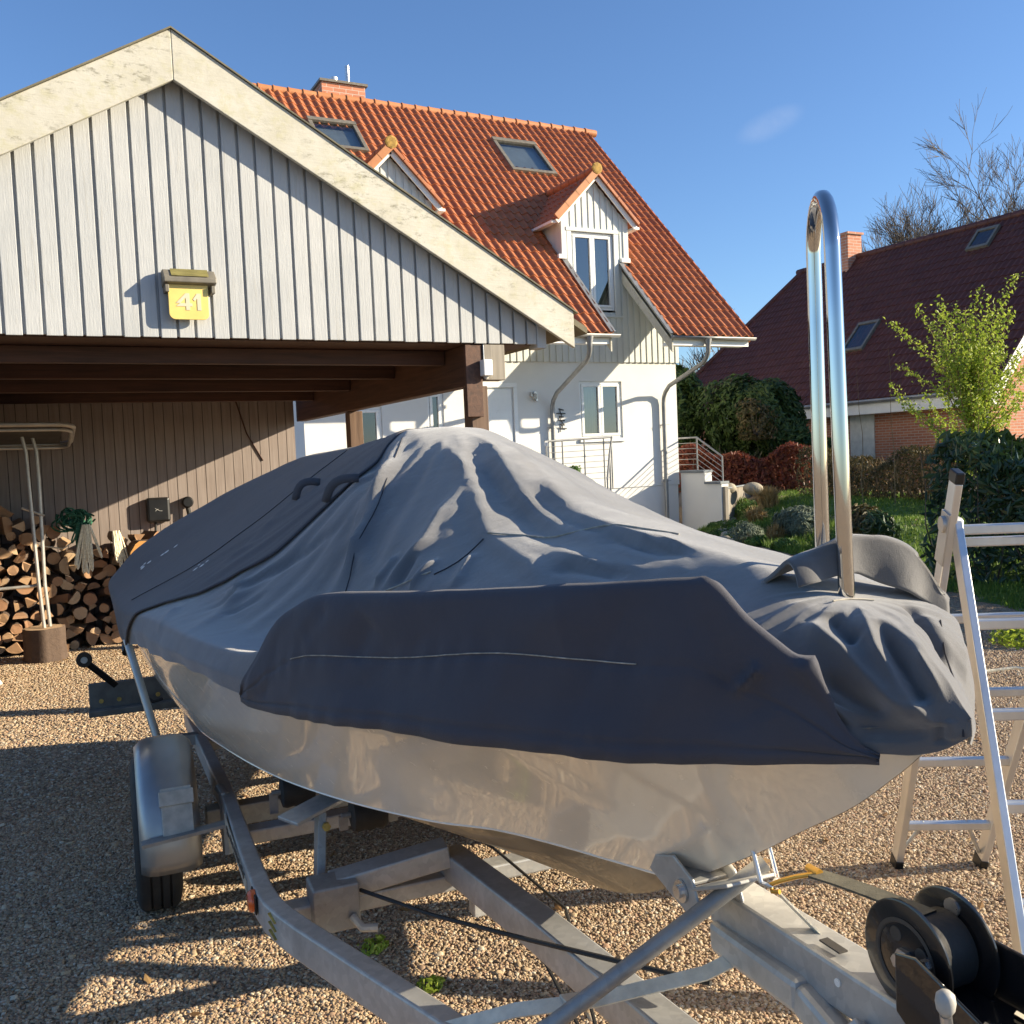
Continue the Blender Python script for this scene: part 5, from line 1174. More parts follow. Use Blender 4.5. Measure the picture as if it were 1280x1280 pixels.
# loose ratchet strap lying over the rails
rsx = thing('lashing_strap', 'pale webbing strap with metal buckle stretched across the trailer drawbar', 'strap', tuple(W(1.5, .2, .6)))
mb = ribbon(MB(), [W(1.405, -.02, .700), W(1.455, .10, .640), W(1.53, .30, .600), W(1.60, .44, .58), W(1.68, .56, .53)], .030, .004, B_A*.8+ZZ*.3); obj('webbing', mb, 'strap', rsx, smooth=True)
mb = MB(); p = W(1.545, .335, .600); mb.box(p, (.05, .038, .016), np.array(W(1.545, .335, .6)-W(1.52, .28, .607))/np.linalg.norm(W(1.545, .335, .6)-W(1.52, .28, .607)), B_A); obj('buckle', mb, 'alu_dull', rsx, bevel=.003)

# ------------------------------------------------------------------ ladder
lad = thing('ladder', 'folding aluminium stepladder with black end caps standing beside the bow', 'ladder', (2.95, 2.2, 0))
rd = np.array([.85, -.527, 0]); rd /= np.linalg.norm(rd)
RL = np.array([2.951, 2.608, 0]); FLt = np.array([2.452, 1.70, 0]); HG = np.array([2.833, 2.245, 1.363])
TOP = RL+(HG-RL)*(1.508/1.363)
def stile(name, a, b, d, mat='alu', cap=True):
    mb = MB(); dirv = (b-a)/np.linalg.norm(b-a); mb.beam(a+dirv*.02, b, .026, .062, np.cross(dirv, rd)); o = obj(name, mb, mat, lad, bevel=.003)
    mb = MB(); mb.beam(a-dirv*.005, a+dirv*.045, .031, .068, np.cross(dirv, rd)); obj('foot', mb, 'black', o, bevel=.004)
    if cap:
        mb = MB(); mb.beam(b-dirv*.002, b+dirv*.04, .031, .068, np.cross(dirv, rd)); obj('end_cap', mb, 'black', o, bevel=.005)
    return o
RW, FW = .293, .44
stile('rear_stile', RL, TOP, 0); stile('rear_stile', RL+rd*(RW+.02), TOP+rd*(RW+.16), 0)
off = rd*.035
fl_top = HG+off*.6+ZZ*.0
stile('front_stile', FLt, fl_top, 0, cap=False); stile('front_stile', FLt+rd*FW, fl_top+rd*(RW+.08), 0, cap=False)
def lerp(a, b, t): return a+(b-a)*t
for t in (.12, .30, .485, .675, .86):
    a, b = lerp(RL, TOP, t), lerp(RL+rd*(RW+.02), TOP+rd*(RW+.16), t); mb = MB(); mb.beam(a, b, .030, .032); obj('rung', mb, 'alu', lad, bevel=.005)
for t in (.20, .385, .57, .765, .985):
    a, b = lerp(FLt, fl_top, t), lerp(FLt+rd*FW, fl_top+rd*(RW+.08), t); mb = MB(); mb.beam(a, b, .034, .034); obj('rung', mb, 'alu', lad, bevel=.005)
mb = MB(); mb.lathe(HG-rd*.03, rd, [(0, .028), (.012, .03), (.05, .03), (.07, .02)], 20); hb_ = obj('hinge', mb, 'alu_dull', lad, smooth=True)
mb = MB(); mb.beam(HG+(RL-HG)*.10-rd*.016, HG-(RL-HG)*.03-rd*.016, .006, .075, np.cross(rd, ZZ)); obj('hinge_plate', mb, 'alu_dull', hb_)
for k in (0, 1):
    a = lerp(RL, TOP, .13)+rd*(.03 if k == 0 else RW-.01); b = lerp(RL, TOP, .04)+rd*(.005 if k == 0 else RW+.01); mb = MB(); mb.tube([lerp(RL, TOP, .13)+rd*(.08 if k == 0 else RW-.06), b], .007, 8); obj('brace', mb, 'alu_dull', lad, smooth=True)
a = lerp(FLt, fl_top, .66); mb = MB(); mb.tube([a, a+rd*.08+ZZ*.012+off, a+rd*.17-ZZ*.002+off, a+rd*.24+ZZ*.012+off, a+rd*.38+ZZ*.005+off], .005, 6)
tag(obj('safety_cord', mb, 'rope_white', lad, smooth=True))
# ------------------------------------------------------------------ the white house
HY, GY, GZ_ = 19.0, 17.1, 4.176
XL, XR = 5.156, 14.35
house = thing('white_house', 'white rendered house with orange pantile roof and grey boarded dormers', 'house', (10, HY, 0))
def rz(Y): return GZ_+(Y-GY)
def wall_holes(mb, x0, x1, z0, z1, Y, holes, depth=.14):
    xs = sorted({x0, x1}|{h[0] for h in holes}|{h[1] for h in holes}); zs = sorted({z0, z1}|{h[2] for h in holes}|{h[3] for h in holes})
    for a, b in zip(xs, xs[1:]):
        for c, d in zip(zs, zs[1:]):
            if any(h[0] <= (a+b)/2 <= h[1] and h[2] <= (c+d)/2 <= h[3] for h in holes): continue
            mb.quad((a, Y, c), (b, Y, c), (b, Y, d), (a, Y, d))
    for h in holes:
        a, b, c, d = h
        mb.quad((a, Y, c), (a, Y, d), (a, Y+depth, d), (a, Y+depth, c)); mb.quad((b, Y, d), (b, Y, c), (b, Y+depth, c), (b, Y+depth, d))
        mb.quad((a, Y, d), (b, Y, d), (b, Y+depth, d), (a, Y+depth, d)); mb.quad((b, Y, c), (a, Y, c), (a, Y+depth, c), (b, Y+depth, c))
H_WIN = (11.60, 12.76, 2.04, 3.36); H_DOOR = (8.98, 9.98, .93, 3.33); H_W2 = (6.10, 6.80, 1.7, 2.85); H_W3 = (7.83, 8.20, .98, 3.16); H_B = (12.62, 13.27, -.40, .24)
mb = MB(); wall_holes(mb, XL, XR, .862, 4.3, HY, [H_WIN, H_DOOR, H_W2, H_W3])
prof = [(HY, .862), (28.5, .862), (28.5, rz(HY)-.1), (23.75, rz(23.75)-.1), (HY, rz(HY)-.1)]
mb.add([(XR, y, z) for y, z in prof], [tuple(range(5))]); mb.add([(XL, y, z) for y, z in prof], [tuple(range(4, -1, -1))]); mb.quad((XR, 28.5, .862), (XL, 28.5, .862), (XL, 28.5, 6.0), (XR, 28.5, 6.0))
obj('wall', mb, 'plaster', house)
mb = MB(); wall_holes(mb, XL-.02, XR-.025, -1.0, .858, HY+.025, [H_B])
mb.quad((XR-.025, HY+.025, -1), (XR-.025, 28.5, -1), (XR-.025, 28.5, .858), (XR-.025, HY+.025, .858)); mb.quad((XL-.02, 28.5, -1), (XL-.02, HY+.025, -1), (XL-.02, HY+.025, .858), (XL-.02, 28.5, .858))
obj('plinth', mb, 'plaster', house)
mb = MB()
for x0, x1, z0, z1 in (H_WIN, (11.52, 12.64, 5.0, 6.75)): mb.mm(x0-.3, x1+.3, HY+1.5, HY+1.52, z0-.3, z1+.3)
obj('room_shade', mb, 'inside', house)
def window(parent, x0, x1, z0, z1, Y, sashes=2, name='window', glass='glass', sill=True, curtain=None, room=True):
    mb = MB(); t = .055; y0, y1 = Y+.035, Y+.105
    mb.mm(x0, x1, y0, y1, z0, z0+t); mb.mm(x0, x1, y0, y1, z1-t, z1); mb.mm(x0, x0+t, y0, y1, z0+t+.001, z1-t-.001); mb.mm(x1-t, x1, y0, y1, z0+t+.001, z1-t-.001)
    w = (x1-x0-2*t)/sashes
    for k in range(sashes):
        a = x0+t+k*w+.004; b = a+w-.008; s = .062; c, d = z0+t+.004, z1-t-.004
        mb.mm(a, b, y0-.018, y1-.02, c, c+s); mb.mm(a, b, y0-.018, y1-.02, d-s, d); mb.mm(a, a+s, y0-.018, y1-.02, c+s+.001, d-s-.001); mb.mm(b-s, b, y0-.018, y1-.02, c+s+.001, d-s-.001)
    f = obj(name, mb, 'pvc', parent, bevel=.006)
    par = f if f.parent is house else parent
    for k in range(sashes):
        a = x0+t+k*w+.06; b = a+w-.12; mb = MB(); mb.quad((a, Y+.06, z0+t+.06), (b, Y+.06, z0+t+.06), (b, Y+.06, z1-t-.06), (a, Y+.06, z1-t-.06)); obj('pane', mb, glass, par)
        if curtain and k in curtain:
            mb = MB(); n = 40; mb.grid(np.array([[(a+(b-a)*i/n, Y+.20+.025*math.sin(i*1.35), z) for z in (z0, z1)] for i in range(n+1)])); obj('curtain', mb, curtain[k], par, smooth=True)
    if room:
        mb = MB(); q = .5; a, b, c, d = x0-.01, x1+.01, z0-.01, z1+.01
        mb.quad((a, Y+q, c), (b, Y+q, c), (b, Y+q, d), (a, Y+q, d)); mb.quad((a, Y+.14, c), (a, Y+q, c), (a, Y+q, d), (a, Y+.14, d)); mb.quad((b, Y+q, c), (b, Y+.14, c), (b, Y+.14, d), (b, Y+q, d)); mb.quad((a, Y+.14, d), (a, Y+q, d), (b, Y+q, d), (b, Y+.14, d)); mb.quad((a, Y+q, c), (a, Y+.14, c), (b, Y+.14, c), (b, Y+q, c)); obj('room', mb, 'inside', par)
    if sill:
        mb = MB(); mb.mm(x0-.04, x1+.05, Y-.055, Y+.03, z0-.075, z0-.005); obj('sill', mb, 'white', par, bevel=.004)
    return f
window(house, *H_WIN, HY, 2, curtain={0: 'pale_room'})
window(house, *H_W2, HY, 1, glass='glass_sky'); window(house, *H_W3, HY, 1, glass='glass_sky', sill=False); window(house, *H_B, HY+.025, 1, sill=False)
mb = MB(); mb.mm(8.98, 9.98, HY+.05, HY+.12, .93, 3.33); df = obj('door', mb, 'pvc', house)
for x0, x1, z0, z1 in ((8.98, 9.98, 3.23, 3.33), (8.98, 9.07, .93, 3.229), (9.89, 9.98, .93, 3.229)):
    mb = MB(); mb.mm(x0, x1, HY-.012, HY+.049, z0, z1); obj('door_frame', mb, 'pvc', df, bevel=.006)
mb = MB(); mb.mm(9.11, 9.85, HY+.02, HY+.048, .97, 3.19); obj('leaf', mb, 'pvc', df, bevel=.008)
# boarded upper front with the dormer fronts
SB = 3.80
D1 = dict(x0=11.24, x1=13.05, cx=12.145, ap=8.05, ev=7.14); D2 = dict(x0=6.30, x1=8.11, cx=7.205, ap=8.09, ev=7.16)
CUT1 = (11.29, 12.84); CUT2 = (6.35, 7.90)
DW1 = (11.50, 12.64, 5.0, 6.75); DW2 = (6.56, 7.70, 5.0, 6.75)
def siding():
    mb = MB(); p = .166; x = 3.2
    def top(x):
        for D in (D1, D2):
            if D['x0'] <= x <= D['x1']: return D['ap']-abs(x-D['cx'])*1.02-.10
        return rz(HY)-.06
    while x < 14.42:
        for (a, b, y) in ((x, min(x+.105, 14.42), HY-.048), (x+.105, min(x+p, 14.42), HY-.03)):
            if b <= a: continue
            m = (a+b)/2; segs = [(SB+(.0 if y < HY-.04 else .008), None)]
            holes = [h for h in (DW1, DW2) if a < h[1] and b > h[0]]
            def piece(z0, za, zb): mb.prism([(a, y, z0), (b, y, z0), (b, y, zb), (a, y, za)], (0, .026, 0))
            ta, tb = (top(a+.001), top(b-.001)) if abs(top(a+.001)-top(b-.001)) < .4 else (min(top(a+.001), top(b-.001)),)*2
            if holes:
                h = holes[0]; piece(segs[0][0], h[2]-.05, h[2]-.05); piece(h[3]+.05, max(ta, h[3]+.06), max(tb, h[3]+.06))
            else: piece(segs[0][0], ta, tb)
        x += p
    return mb
obj('siding', siding(), 'siding', house, bevel=.003)
def tiled(name, o, ex, es, width, length, mat, parent, wave=.222, course=.325, skip=None, amp=.038, sub=8):
    o, ex, es = (np.array(q, float) for q in (o, ex, es)); n = np.cross(ex, es); n /= np.linalg.norm(n)
    nx = int(round(width/wave*sub)); nc = int(math.ceil(length/course)); X = np.linspace(0, width, nx+1)
    ph = X/wave % 1.0
    prof = amp*(.5+.5*np.cos(2*np.pi*(ph-.5)))**1.25+.006*np.sin(2*np.pi*ph)
    mb = MB(); V = []; F = []
    r = np.random.default_rng(5)
    for c in range(nc):
        s0 = c*course; s1 = min((c+1)*course+.03, length+.02); tl = r.normal(0, .0022, int(width/wave)+2)[(X/wave).astype(int)]
        b = len(V)*0
        rows = [(s0+.004*np.cos(2*np.pi*(ph-.5)), -.004), (s0+.004*np.cos(2*np.pi*(ph-.5)), .026), (np.full_like(X, s0+.12), .021), (np.full_like(X, s1), .002)]
        base = sum(len(q) for q in V)
        for s_, h in rows: V.append(o+X[:, None]*ex+s_[:, None]*es+(prof+h+tl)[:, None]*n)
        for k in range(3):
            for i in range(nx):
                if skip and skip(X[i]+width/nx/2, s0+course*.5, o+X[i]*ex+(s0+course*.5)*es): continue
                q = base+k*(nx+1)+i; F.append((q, q+1, q+nx+2, q+nx+1))
    mb.v = np.concatenate(V); mb.f = F; mb.mi = [0]
    return obj(name, mb, mat, parent, smooth=True, ang=40)
SQ = math.sqrt(.5)
RX0, RX1 = 3.9, 15.08
RL_ = (23.76-GY)/SQ
def in_cut(x, s, P): return (P[1] < HY+.62 and P[1] > HY-.1 and any(d['x0']+.02 < P[0] < d['x1']-.02 for d in (D1, D2))) or P[1] < HY-.02 and any(c[0] < P[0] < c[1] for c in (CUT1, CUT2)) or any(s_[0]-.02 < P[0] < s_[1]+.02 and s_[2] < P[1] < s_[3] for s_ in ((11.58, 12.78, 21.80, 22.82), (6.66, 7.76, 21.88, 22.7)))
roof = tiled('roof', (RX0, GY-.02, GZ_), (1, 0, 0), (0, SQ, SQ), RX1-RX0, RL_, 'tile', house, skip=in_cut, amp=.058)
mb = MB()
def slab(x0, x1, y0, y1, d0=-.03, d1=-.10): mb.prism([(x0, y0, rz(y0)+d0), (x0, y1, rz(y1)+d0), (x0, y1, rz(y1)+d1), (x0, y0, rz(y0)+d1)], (x1-x0, 0, 0))
for a, b in ((RX0, CUT2[0]), (CUT2[1], CUT1[0]), (CUT1[1], RX1-.03)): slab(a, b, GY+.03, HY)
for a, b in ((RX0, D2['x0']), (D2['x1'], D1['x0']), (D1['x1'], RX1-.03)): slab(a, b, HY, HY+.65)
slab(RX0, RX1-.03, HY+.65, 23.76)
mb.prism([(RX0, 23.76, rz(23.76)-.03), (RX0, 30.4, rz(23.76)-6.67), (RX0, 30.4, rz(23.76)-6.75), (RX0, 23.76, rz(23.76)-.12)], (RX1-.03-RX0, 0, 0))
obj('roof_underlay', mb, 'siding', roof)
mb = MB(); x = RX0
while x < RX1-.02:
    mb.lathe((x, 23.76, rz(23.76)+.02), (1, 0, 0), [(0, .125), (.03, .125), (.031, .112), (.375, .10)], 14, True); x += .37
obj('ridge_tiles', mb, 'tile_edge', roof, smooth=True, ang=40)
mb = MB(); mb.beam((RX1-.01, GY, rz(GY)-.03), (RX1-.01, 23.7, rz(23.7)-.03), .03, .20); obj('verge_board', mb, 'tile', roof)
mb = MB()
for a, b in ((RX0, CUT2[0]), (CUT2[1], CUT1[0]), (CUT1[1], RX1-.06)): mb.mm(a+.01, b-.01, GY+.06, GY+.36, rz(GY)-.19, rz(GY)-.12); mb.mm(a+.01, b-.01, GY+.035, GY+.058, rz(GY)-.20, rz(GY)-.03)
obj('soffit', mb, 'white', house)
# cut edges: white board and flashing strips
for c in (CUT1, CUT2):
    for x, w in ((c[0], -1), (c[1], 1)):
        mb = MB(); mb.prism([(x, GY-.0, rz(GY)-.36), (x, HY-.06, rz(HY)-.44), (x, HY-.06, rz(HY)+.0), (x, GY-.0, rz(GY)+.02)], (w*.035, 0, 0)); b_ = obj('side_board', mb, 'rake', house)
        mb = MB(); P0, P1 = (x-w*.01, GY-.05, rz(GY)+.045), (x-w*.01, HY-.05, rz(HY)+.045); mb.beam(P0, P1, .13, .02); obj('flashing', mb, 'zinc', b_)
        mb = MB(); mb.mm(x-(.16 if w < 0 else .02), x+(.04 if w < 0 else .22), HY-.12, HY-.05, rz(HY)+.03, rz(HY)+.13); obj('shoulder_block', mb, 'white', b_, bevel=.006)
def dormer(D, W_, lab):
    d = obj('dormer', MB().mm(D['x0'], D['x0']+.03, HY-.02, HY+1.4, rz(HY)-.1, D['ev']).mm(D['x1']-.03, D['x1'], HY-.02, HY+1.4, rz(HY)-.1, D['ev']).mm(D['x0']+.03, D['x1']-.03, HY+.7, HY+1.4, rz(HY)-.1, D['ev']-.01), 'siding', house)
    window(d, *W_, HY-.05, 2, name='dormer_window', sill=False, curtain={1: 'curtain'})
    x0, x1, z0, z1 = W_
    mb = MB()
    mb.mm(x0-.12, x0-.002, HY-.075, HY-.02, z0-.12, z1+.002); mb.mm(x1+.002, x1+.12, HY-.075, HY-.02, z0-.12, z1+.002); mb.mm(x0-.14, x1+.14, HY-.085, HY-.02, z1+.004, z1+.085); mb.mm(x0-.14, x1+.2, HY-.085, HY-.02, z0-.17, z0-.121)
    obj('window_trim', mb, 'siding', d, bevel=.004)
    mb = MB()
    for w, xe in ((-1, D['x0']), (1, D['x1'])):
        mb.mm(xe-(.0 if w < 0 else .14), xe+(.14 if w < 0 else .0), HY-.07, HY-.02, rz(HY)+.132, D['ev']-.02)
    obj('corner_trim', mb, 'siding', d, bevel=.004)
    for w in (-1, 1):
        e = D['cx']+w*(D['x1']-D['x0'])*.5+w*.16; ze = D['ap']-abs(e-D['cx'])*1.02
        mb = MB(); mb.beam((D['cx'], HY-.16, D['ap']-.055), (e, HY-.16, ze-.055), .04, .11, (0, -1, 0) if False else (0, 0, 1)); obj('bargeboard', mb, 'white', d, bevel=.004)
        yo = HY-.24; ex = (0, 1, 0) if w < 0 else (0, -1, 0); es = np.array([-w*1, 0, 1.02]); L = np.linalg.norm(es)*abs(e-D['cx'])+.02; es = es/np.linalg.norm(es)
        o = (e+w*.04, yo if w < 0 else yo+2.45, ze-.01)
        # rows run down the slope: eaves along Y
        o2 = (e+w*.04, yo+2.45 if w < 0 else yo, ze-.01); ex2 = (0, -1, 0) if w < 0 else (0, 1, 0)
        tiled('dormer_roof', o2, ex2, es, 2.45, L, 'tile', d, course=.325, skip=lambda x, s, P: P[1] > HY and P[2] < rz(P[1])-.25)
        mb = MB(); ns = 4
        for k in range(ns):
            t0, t1 = k/ns, (k+1)/ns+.02; A = np.array([D['cx'], HY-.235, D['ap']+.05]); B = np.array([e+w*.05, HY-.235, ze+.02])
            mb.beam(B+(A-B)*t0, B+(A-B)*min(t1, 1), .05 if w < 0 else .03, .16 if w < 0 else .07, (0, 0, 1))
        obj('verge_tiles', mb, 'tile_edge' if w < 0 else 'tile', d, bevel=.01)  # right verge thinner and darker: its shaded edge put into size and tile colour
        mb = MB(); mb.mm(e-.12 if w < 0 else e-.02, e+.02 if w < 0 else e+.12, HY-.14, HY+1.2, ze-.08, ze-.025); obj('eaves_board', mb, 'white', d)
    mb = MB(); y = HY-.22
    while y < HY+2.0:
        mb.lathe((D['cx'], y, D['ap']+.085), (0, 1, 0), [(0, .11), (.36, .10)], 12); y += .36
    obj('ridge', mb, 'tile', d, smooth=True, ang=40)
    mb = MB(); mb.lathe((D['cx'], HY-.28, D['ap']+.105), (0, 1, 0), [(0, .10), (.01, .135), (.05, .14), (.06, .11)], 8); obj('ridge_end', mb, M('lichen_tile', (.36, .22, .05), .85, var=.35, scale=16) if 'lichen' not in MAT else MAT['lichen'], d)
    return d
MAT['lichen'] = M('lichen_tile', (.36, .22, .05), .85, var=.35, scale=16)
dormer(D1, DW1, ''); dormer(D2, DW2, '')
def skylight(x0, x1, y0, y1):
    n = np.array([0, -SQ, SQ]); e = np.array([0, SQ, SQ])
    def P(x, y, h): return np.array([x, y, rz(y)])+n*h
    mb = MB(); t = .10
    def bar(xa, xb, ya, yb, h0=.02, h1=.13): mb.prism([P(xa, ya, h0), P(xb, ya, h0), P(xb, yb, h0), P(xa, yb, h0)], n*(h1-h0))
    bar(x0, x1, y0, y0+t*.8); bar(x0, x1, y1-t*1.1, y1, .02, .15); bar(x0, x0+t, y0+t*.8+.002, y1-t*1.1-.002); bar(x1-t, x1, y0+t*.8+.002, y1-t*1.1-.002)
    f = obj('skylight', mb, 'iron_frame' if 'iron_frame' in MAT else 'lampgrey', house, bevel=.01)
    mb = MB(); mb.add([P(x0+t, y0+.08, .09), P(x1-t, y0+.08, .09), P(x1-t, y1-.10, .09), P(x0+t, y1-.10, .09)], [(0, 1, 2, 3)]); obj('pane', mb, 'glass_sky', f)
    mb = MB(); mb.add([P(x0+t, y0+.08, -.03), P(x1-t, y0+.08, -.03), P(x1-t, y1-.10, -.03), P(x0+t, y1-.10, -.03)], [(0, 1, 2, 3)]); obj('blind', mb, 'curtain', f)
skylight(11.53, 12.83, 21.74, 22.88); skylight(6.61, 7.81, 21.82, 22.78)
mb = MB(); mb.mm(7.42, 8.56, 23.95, 24.8, 10.5, 11.32); ch = obj('chimney', mb, 'brick_chimney', house)
mb = MB(); mb.mm(7.36, 8.62, 23.89, 24.86, 11.32, 11.38); obj('chimney_cap', mb, 'lampgrey', ch)
for x, r, h, m in ((7.85, .11, .20, 'alu'), (8.22, .06, .55, 'steel')):
    mb = MB(); mb.lathe((x, 24.3, 11.38), (0, 0, 1), [(0, r), (h, r)], 14); 
    if h > .5: mb.lathe((x, 24.3, 11.40), (0, 0, 1), [(0, .22), (.05, .22), (.10, .07)], 14)
    obj('chimney_pipe', mb, m, ch, smooth=True)
# gutters and downpipes
for x0, x1 in ((RX0, 6.36), (7.89, 11.44), (12.80, 15.12)):
    mb = MB(); A = np.array([[(x, GY-.065+.062*math.cos(a), GZ_-.015+.062*math.sin(a)) for a in np.linspace(math.pi, 2*math.pi, 9)] for x in (x0, x1)]); mb.grid(A)
    for x in (x0, x1): mb.add([(x, GY-.065+.062*math.cos(a), GZ_-.015+.062*math.sin(a)) for a in np.linspace(math.pi, 2*math.pi, 9)], [tuple(range(9))])
    g = obj('gutter', mb, 'zinc', house, smooth=True, ang=30); so = g.modifiers.new('t', 'SOLIDIFY'); so.thickness = .006
for xg, xw, zw in ((10.70, 10.81, 2.93), (13.78, 13.89, 3.08)):
    mb = MB(); P = [(xg, GY-.06, GZ_-.06), (xg, GY-.06, GZ_-.22), (xg, GY-.05, GZ_-.36), (xg+.005, GY+.02, GZ_-.46), (xg+.02, GY+.16, GZ_-.56), (xw-.02, HY-.36, zw+.14), (xw, HY-.17, zw), (xw, HY-.105, zw-.12), (xw, HY-.09, zw-.26), (xw, HY-.09, .9), (xw, HY-.09, -.6)]
    mb.tube(P, [.085, .055, .05, .05, .05, .05, .05, .05, .05, .05, .05], 12); dp = obj('downpipe', mb, 'zinc', house, smooth=True, ang=60)
    for z in (2.3, .95):
        mb = MB(); mb.lathe((xw, HY-.09, z), (0, 0, 1), [(0, .06), (.03, .06)], 12); mb.mm(xw-.012, xw+.012, HY-.05, HY, z+.005, z+.025); mb.tube([(xw-.15, HY-.09, z+.015), (xw+.15, HY-.09, z+.015)], .006, 6); obj('pipe_clamp', mb, 'zinc', dp)
# things on the wall
wl_ = thing('wall_lamp', 'small angular steel wall lamp beside the white front door', 'lamp', (10.36, HY, 3.06))
mb = MB(); mb.mm(10.30, 10.33, HY-.09, HY, 3.02, 3.13); mb.mm(10.335, 10.37, HY-.16, HY, 3.08, 3.13); mb.mm(10.40, 10.435, HY-.12, HY-.02, 2.92, 3.12); obj('arms', mb, 'steel', wl_, bevel=.004)
mb = MB(); mb.mm(10.345, 10.42, HY-.13, HY-.03, 2.96, 3.075); obj('shade', mb, 'reflector', wl_, bevel=.004)
orn = thing('wall_ornament', 'dark wrought iron ornament hanging upright between downpipe and kitchen window', 'wall ornament', (11.09, HY, 2.5))
mb = MB(); q = random.Random(8)
for k in range(6):
    z = 2.73-k*.085; mb.beam((11.09-q.uniform(.05, .13), HY-.02, z+q.uniform(-.012, .012)), (11.09+q.uniform(.05, .13), HY-.02, z-q.uniform(.0, .03)), .012, .024, (0, 0, 1))
    mb.beam((11.09+q.uniform(-.05, .05), HY-.02, z), (11.09+q.uniform(-.05, .05), HY-.02, z-.09), .012, .02, (0, 1, 0))
obj('iron_letters', mb, 'iron', orn)
# entrance steps, railing, pots
steps = thing('entrance_steps', 'grey stone entrance steps with white cheek up to the front door', 'steps', (10.5, 17.6, 0))
mb = MB(); mb.mm(8.3, 11.52, 17.85, HY-.01, -.6, .86); obj('landing_base', mb, 'plaster', steps)
mb = MB(); mb.mm(8.28, 11.56, 17.80, HY-.012, .862, .93); obj('landing_slab', mb, 'step', steps, bevel=.006)
for k in range(5):
    y0 = 17.84-.30*(k+1); z = .93-.175*(k+1); mb = MB(); mb.mm(9.4, 11.48, y0, y0+.298, -.7, z-.05); mb.m = 0; mb.mm(9.4, 11.50, y0-.03, y0+.296, z-.048, z); obj('tread', mb, 'step', steps, bevel=.005)
rail = thing('stair_railing', 'galvanised railing with thin horizontal bars round the entrance landing', 'railing', (11.4, 17.85, .9))
mb = MB(); mb.tube([(10.02, 17.9, 1.99), (11.72, 17.9, 2.04)], .024, 10); mb.tube([(11.72, 17.9, 2.04), (11.32, 17.4, 1.68), (10.95, 16.95, 1.14)], .024, 10); obj('handrail', mb, 'zinc', rail, smooth=True)
for k in range(7):
    z = 1.88-k*.125; mb = MB(); mb.tube([(10.04, 17.9, z-.01), (11.66, 17.9, z+.02)], .0075, 6); obj('bar', mb, 'zinc', rail, smooth=True)
for x in (10.45, 11.00, 11.5, 11.7):
    mb = MB(); mb.tube([(x, 17.9, .90), (x, 17.9, 2.02)], .018, 8); obj('post', mb, 'zinc', rail, smooth=True)
for x, y, z1 in ((11.32, 17.4, 1.68), (10.95, 16.95, 1.14)):
    mb = MB(); mb.tube([(x, y, z1-1.1), (x, y, z1)], .02, 8); obj('post', mb, 'zinc', rail, smooth=True)
ls = thing('landing_screen', 'pale slatted balustrade at the left edge of the entrance landing', 'balustrade', (9.95, 17.6, .9))
mb = MB(); mb.beam((9.75, 17.35, 1.92), (10.05, 17.9, 1.96), .06, .08); obj('top_rail', mb, 'white', ls, bevel=.004)
for k in range(9):
    t = k/8; x, y = 9.75+.30*t, 17.35+.55*t; mb = MB(); mb.mm(x-.012, x+.012, y-.012, y+.012, .7, 1.89); obj('slat', mb, 'zinc', ls)
# ------------------------------------------------------------------ plants
def leaf_mesh(mb, C, N, size, asp=1.6, fold=.25, r=rng):
    """one folded leaf (two triangles) at every centre C, lying roughly across normal N"""
    n = len(C); a = r.normal(size=(n, 3)); t = a-(a*N).sum(1, keepdims=True)*N*.8; t /= np.linalg.norm(t, axis=1, keepdims=True)+1e-9
    b = np.cross(N+r.normal(size=(n, 3))*.6, t); b /= np.linalg.norm(b, axis=1, keepdims=True)+1e-9; k = np.cross(t, b)
    s = (size*r.uniform(.65, 1.3, n))[:, None]
    V = np.stack([C-t*s*asp*.5, C+b*s*.5-k*s*fold, C+t*s*asp*.5, C-b*s*.5-k*s*fold], 1)
    base = len(mb.v); mb.v = list(mb.v)+[tuple(x) for x in V.reshape(-1, 3)]
    mb.f += [f for i in range(n) for f in ((base+4*i, base+4*i+1, base+4*i+2), (base+4*i, base+4*i+2, base+4*i+3))]; mb.mi += [mb.m]*(2*n)
def lump(D, r, n=9, amp=.28, f=2.4):
    K = r.normal(size=(n, 3))*f; p = r.uniform(0, 6.28, n); return 1+amp*np.sin(D@K.T+p).mean(1)*2
def crown_points(c, rad, n, r, shell=.55, amp=.28, f=2.4, flat=-1.):
    D = r.normal(size=(n, 3)); D /= np.linalg.norm(D, axis=1, keepdims=True); L = lump(D, r, amp=amp, f=f)
    gap = lump(D, r, n=12, amp=.5, f=5.)
    k = r.uniform(shell, 1, n)**.6*L*np.where(gap < .72, .78, 1); P = D*k[:, None]*np.array(rad)
    P[:, 2] = np.maximum(P[:, 2], flat*rad[2]); return np.array(c)+P, D
def stems(mb, base, top_c, rad, n, r, w=.02):
    for _ in range(n):
        d = r.normal(size=3); d[2] = abs(d[2])+.4; d /= np.linalg.norm(d); e = np.array(top_c)+d*np.array(rad)*.75
        m = (np.array(base)+e)/2+r.normal(size=3)*.08*max(rad); mb.tube([base, m, e], [w, w*.6, w*.25], 5)
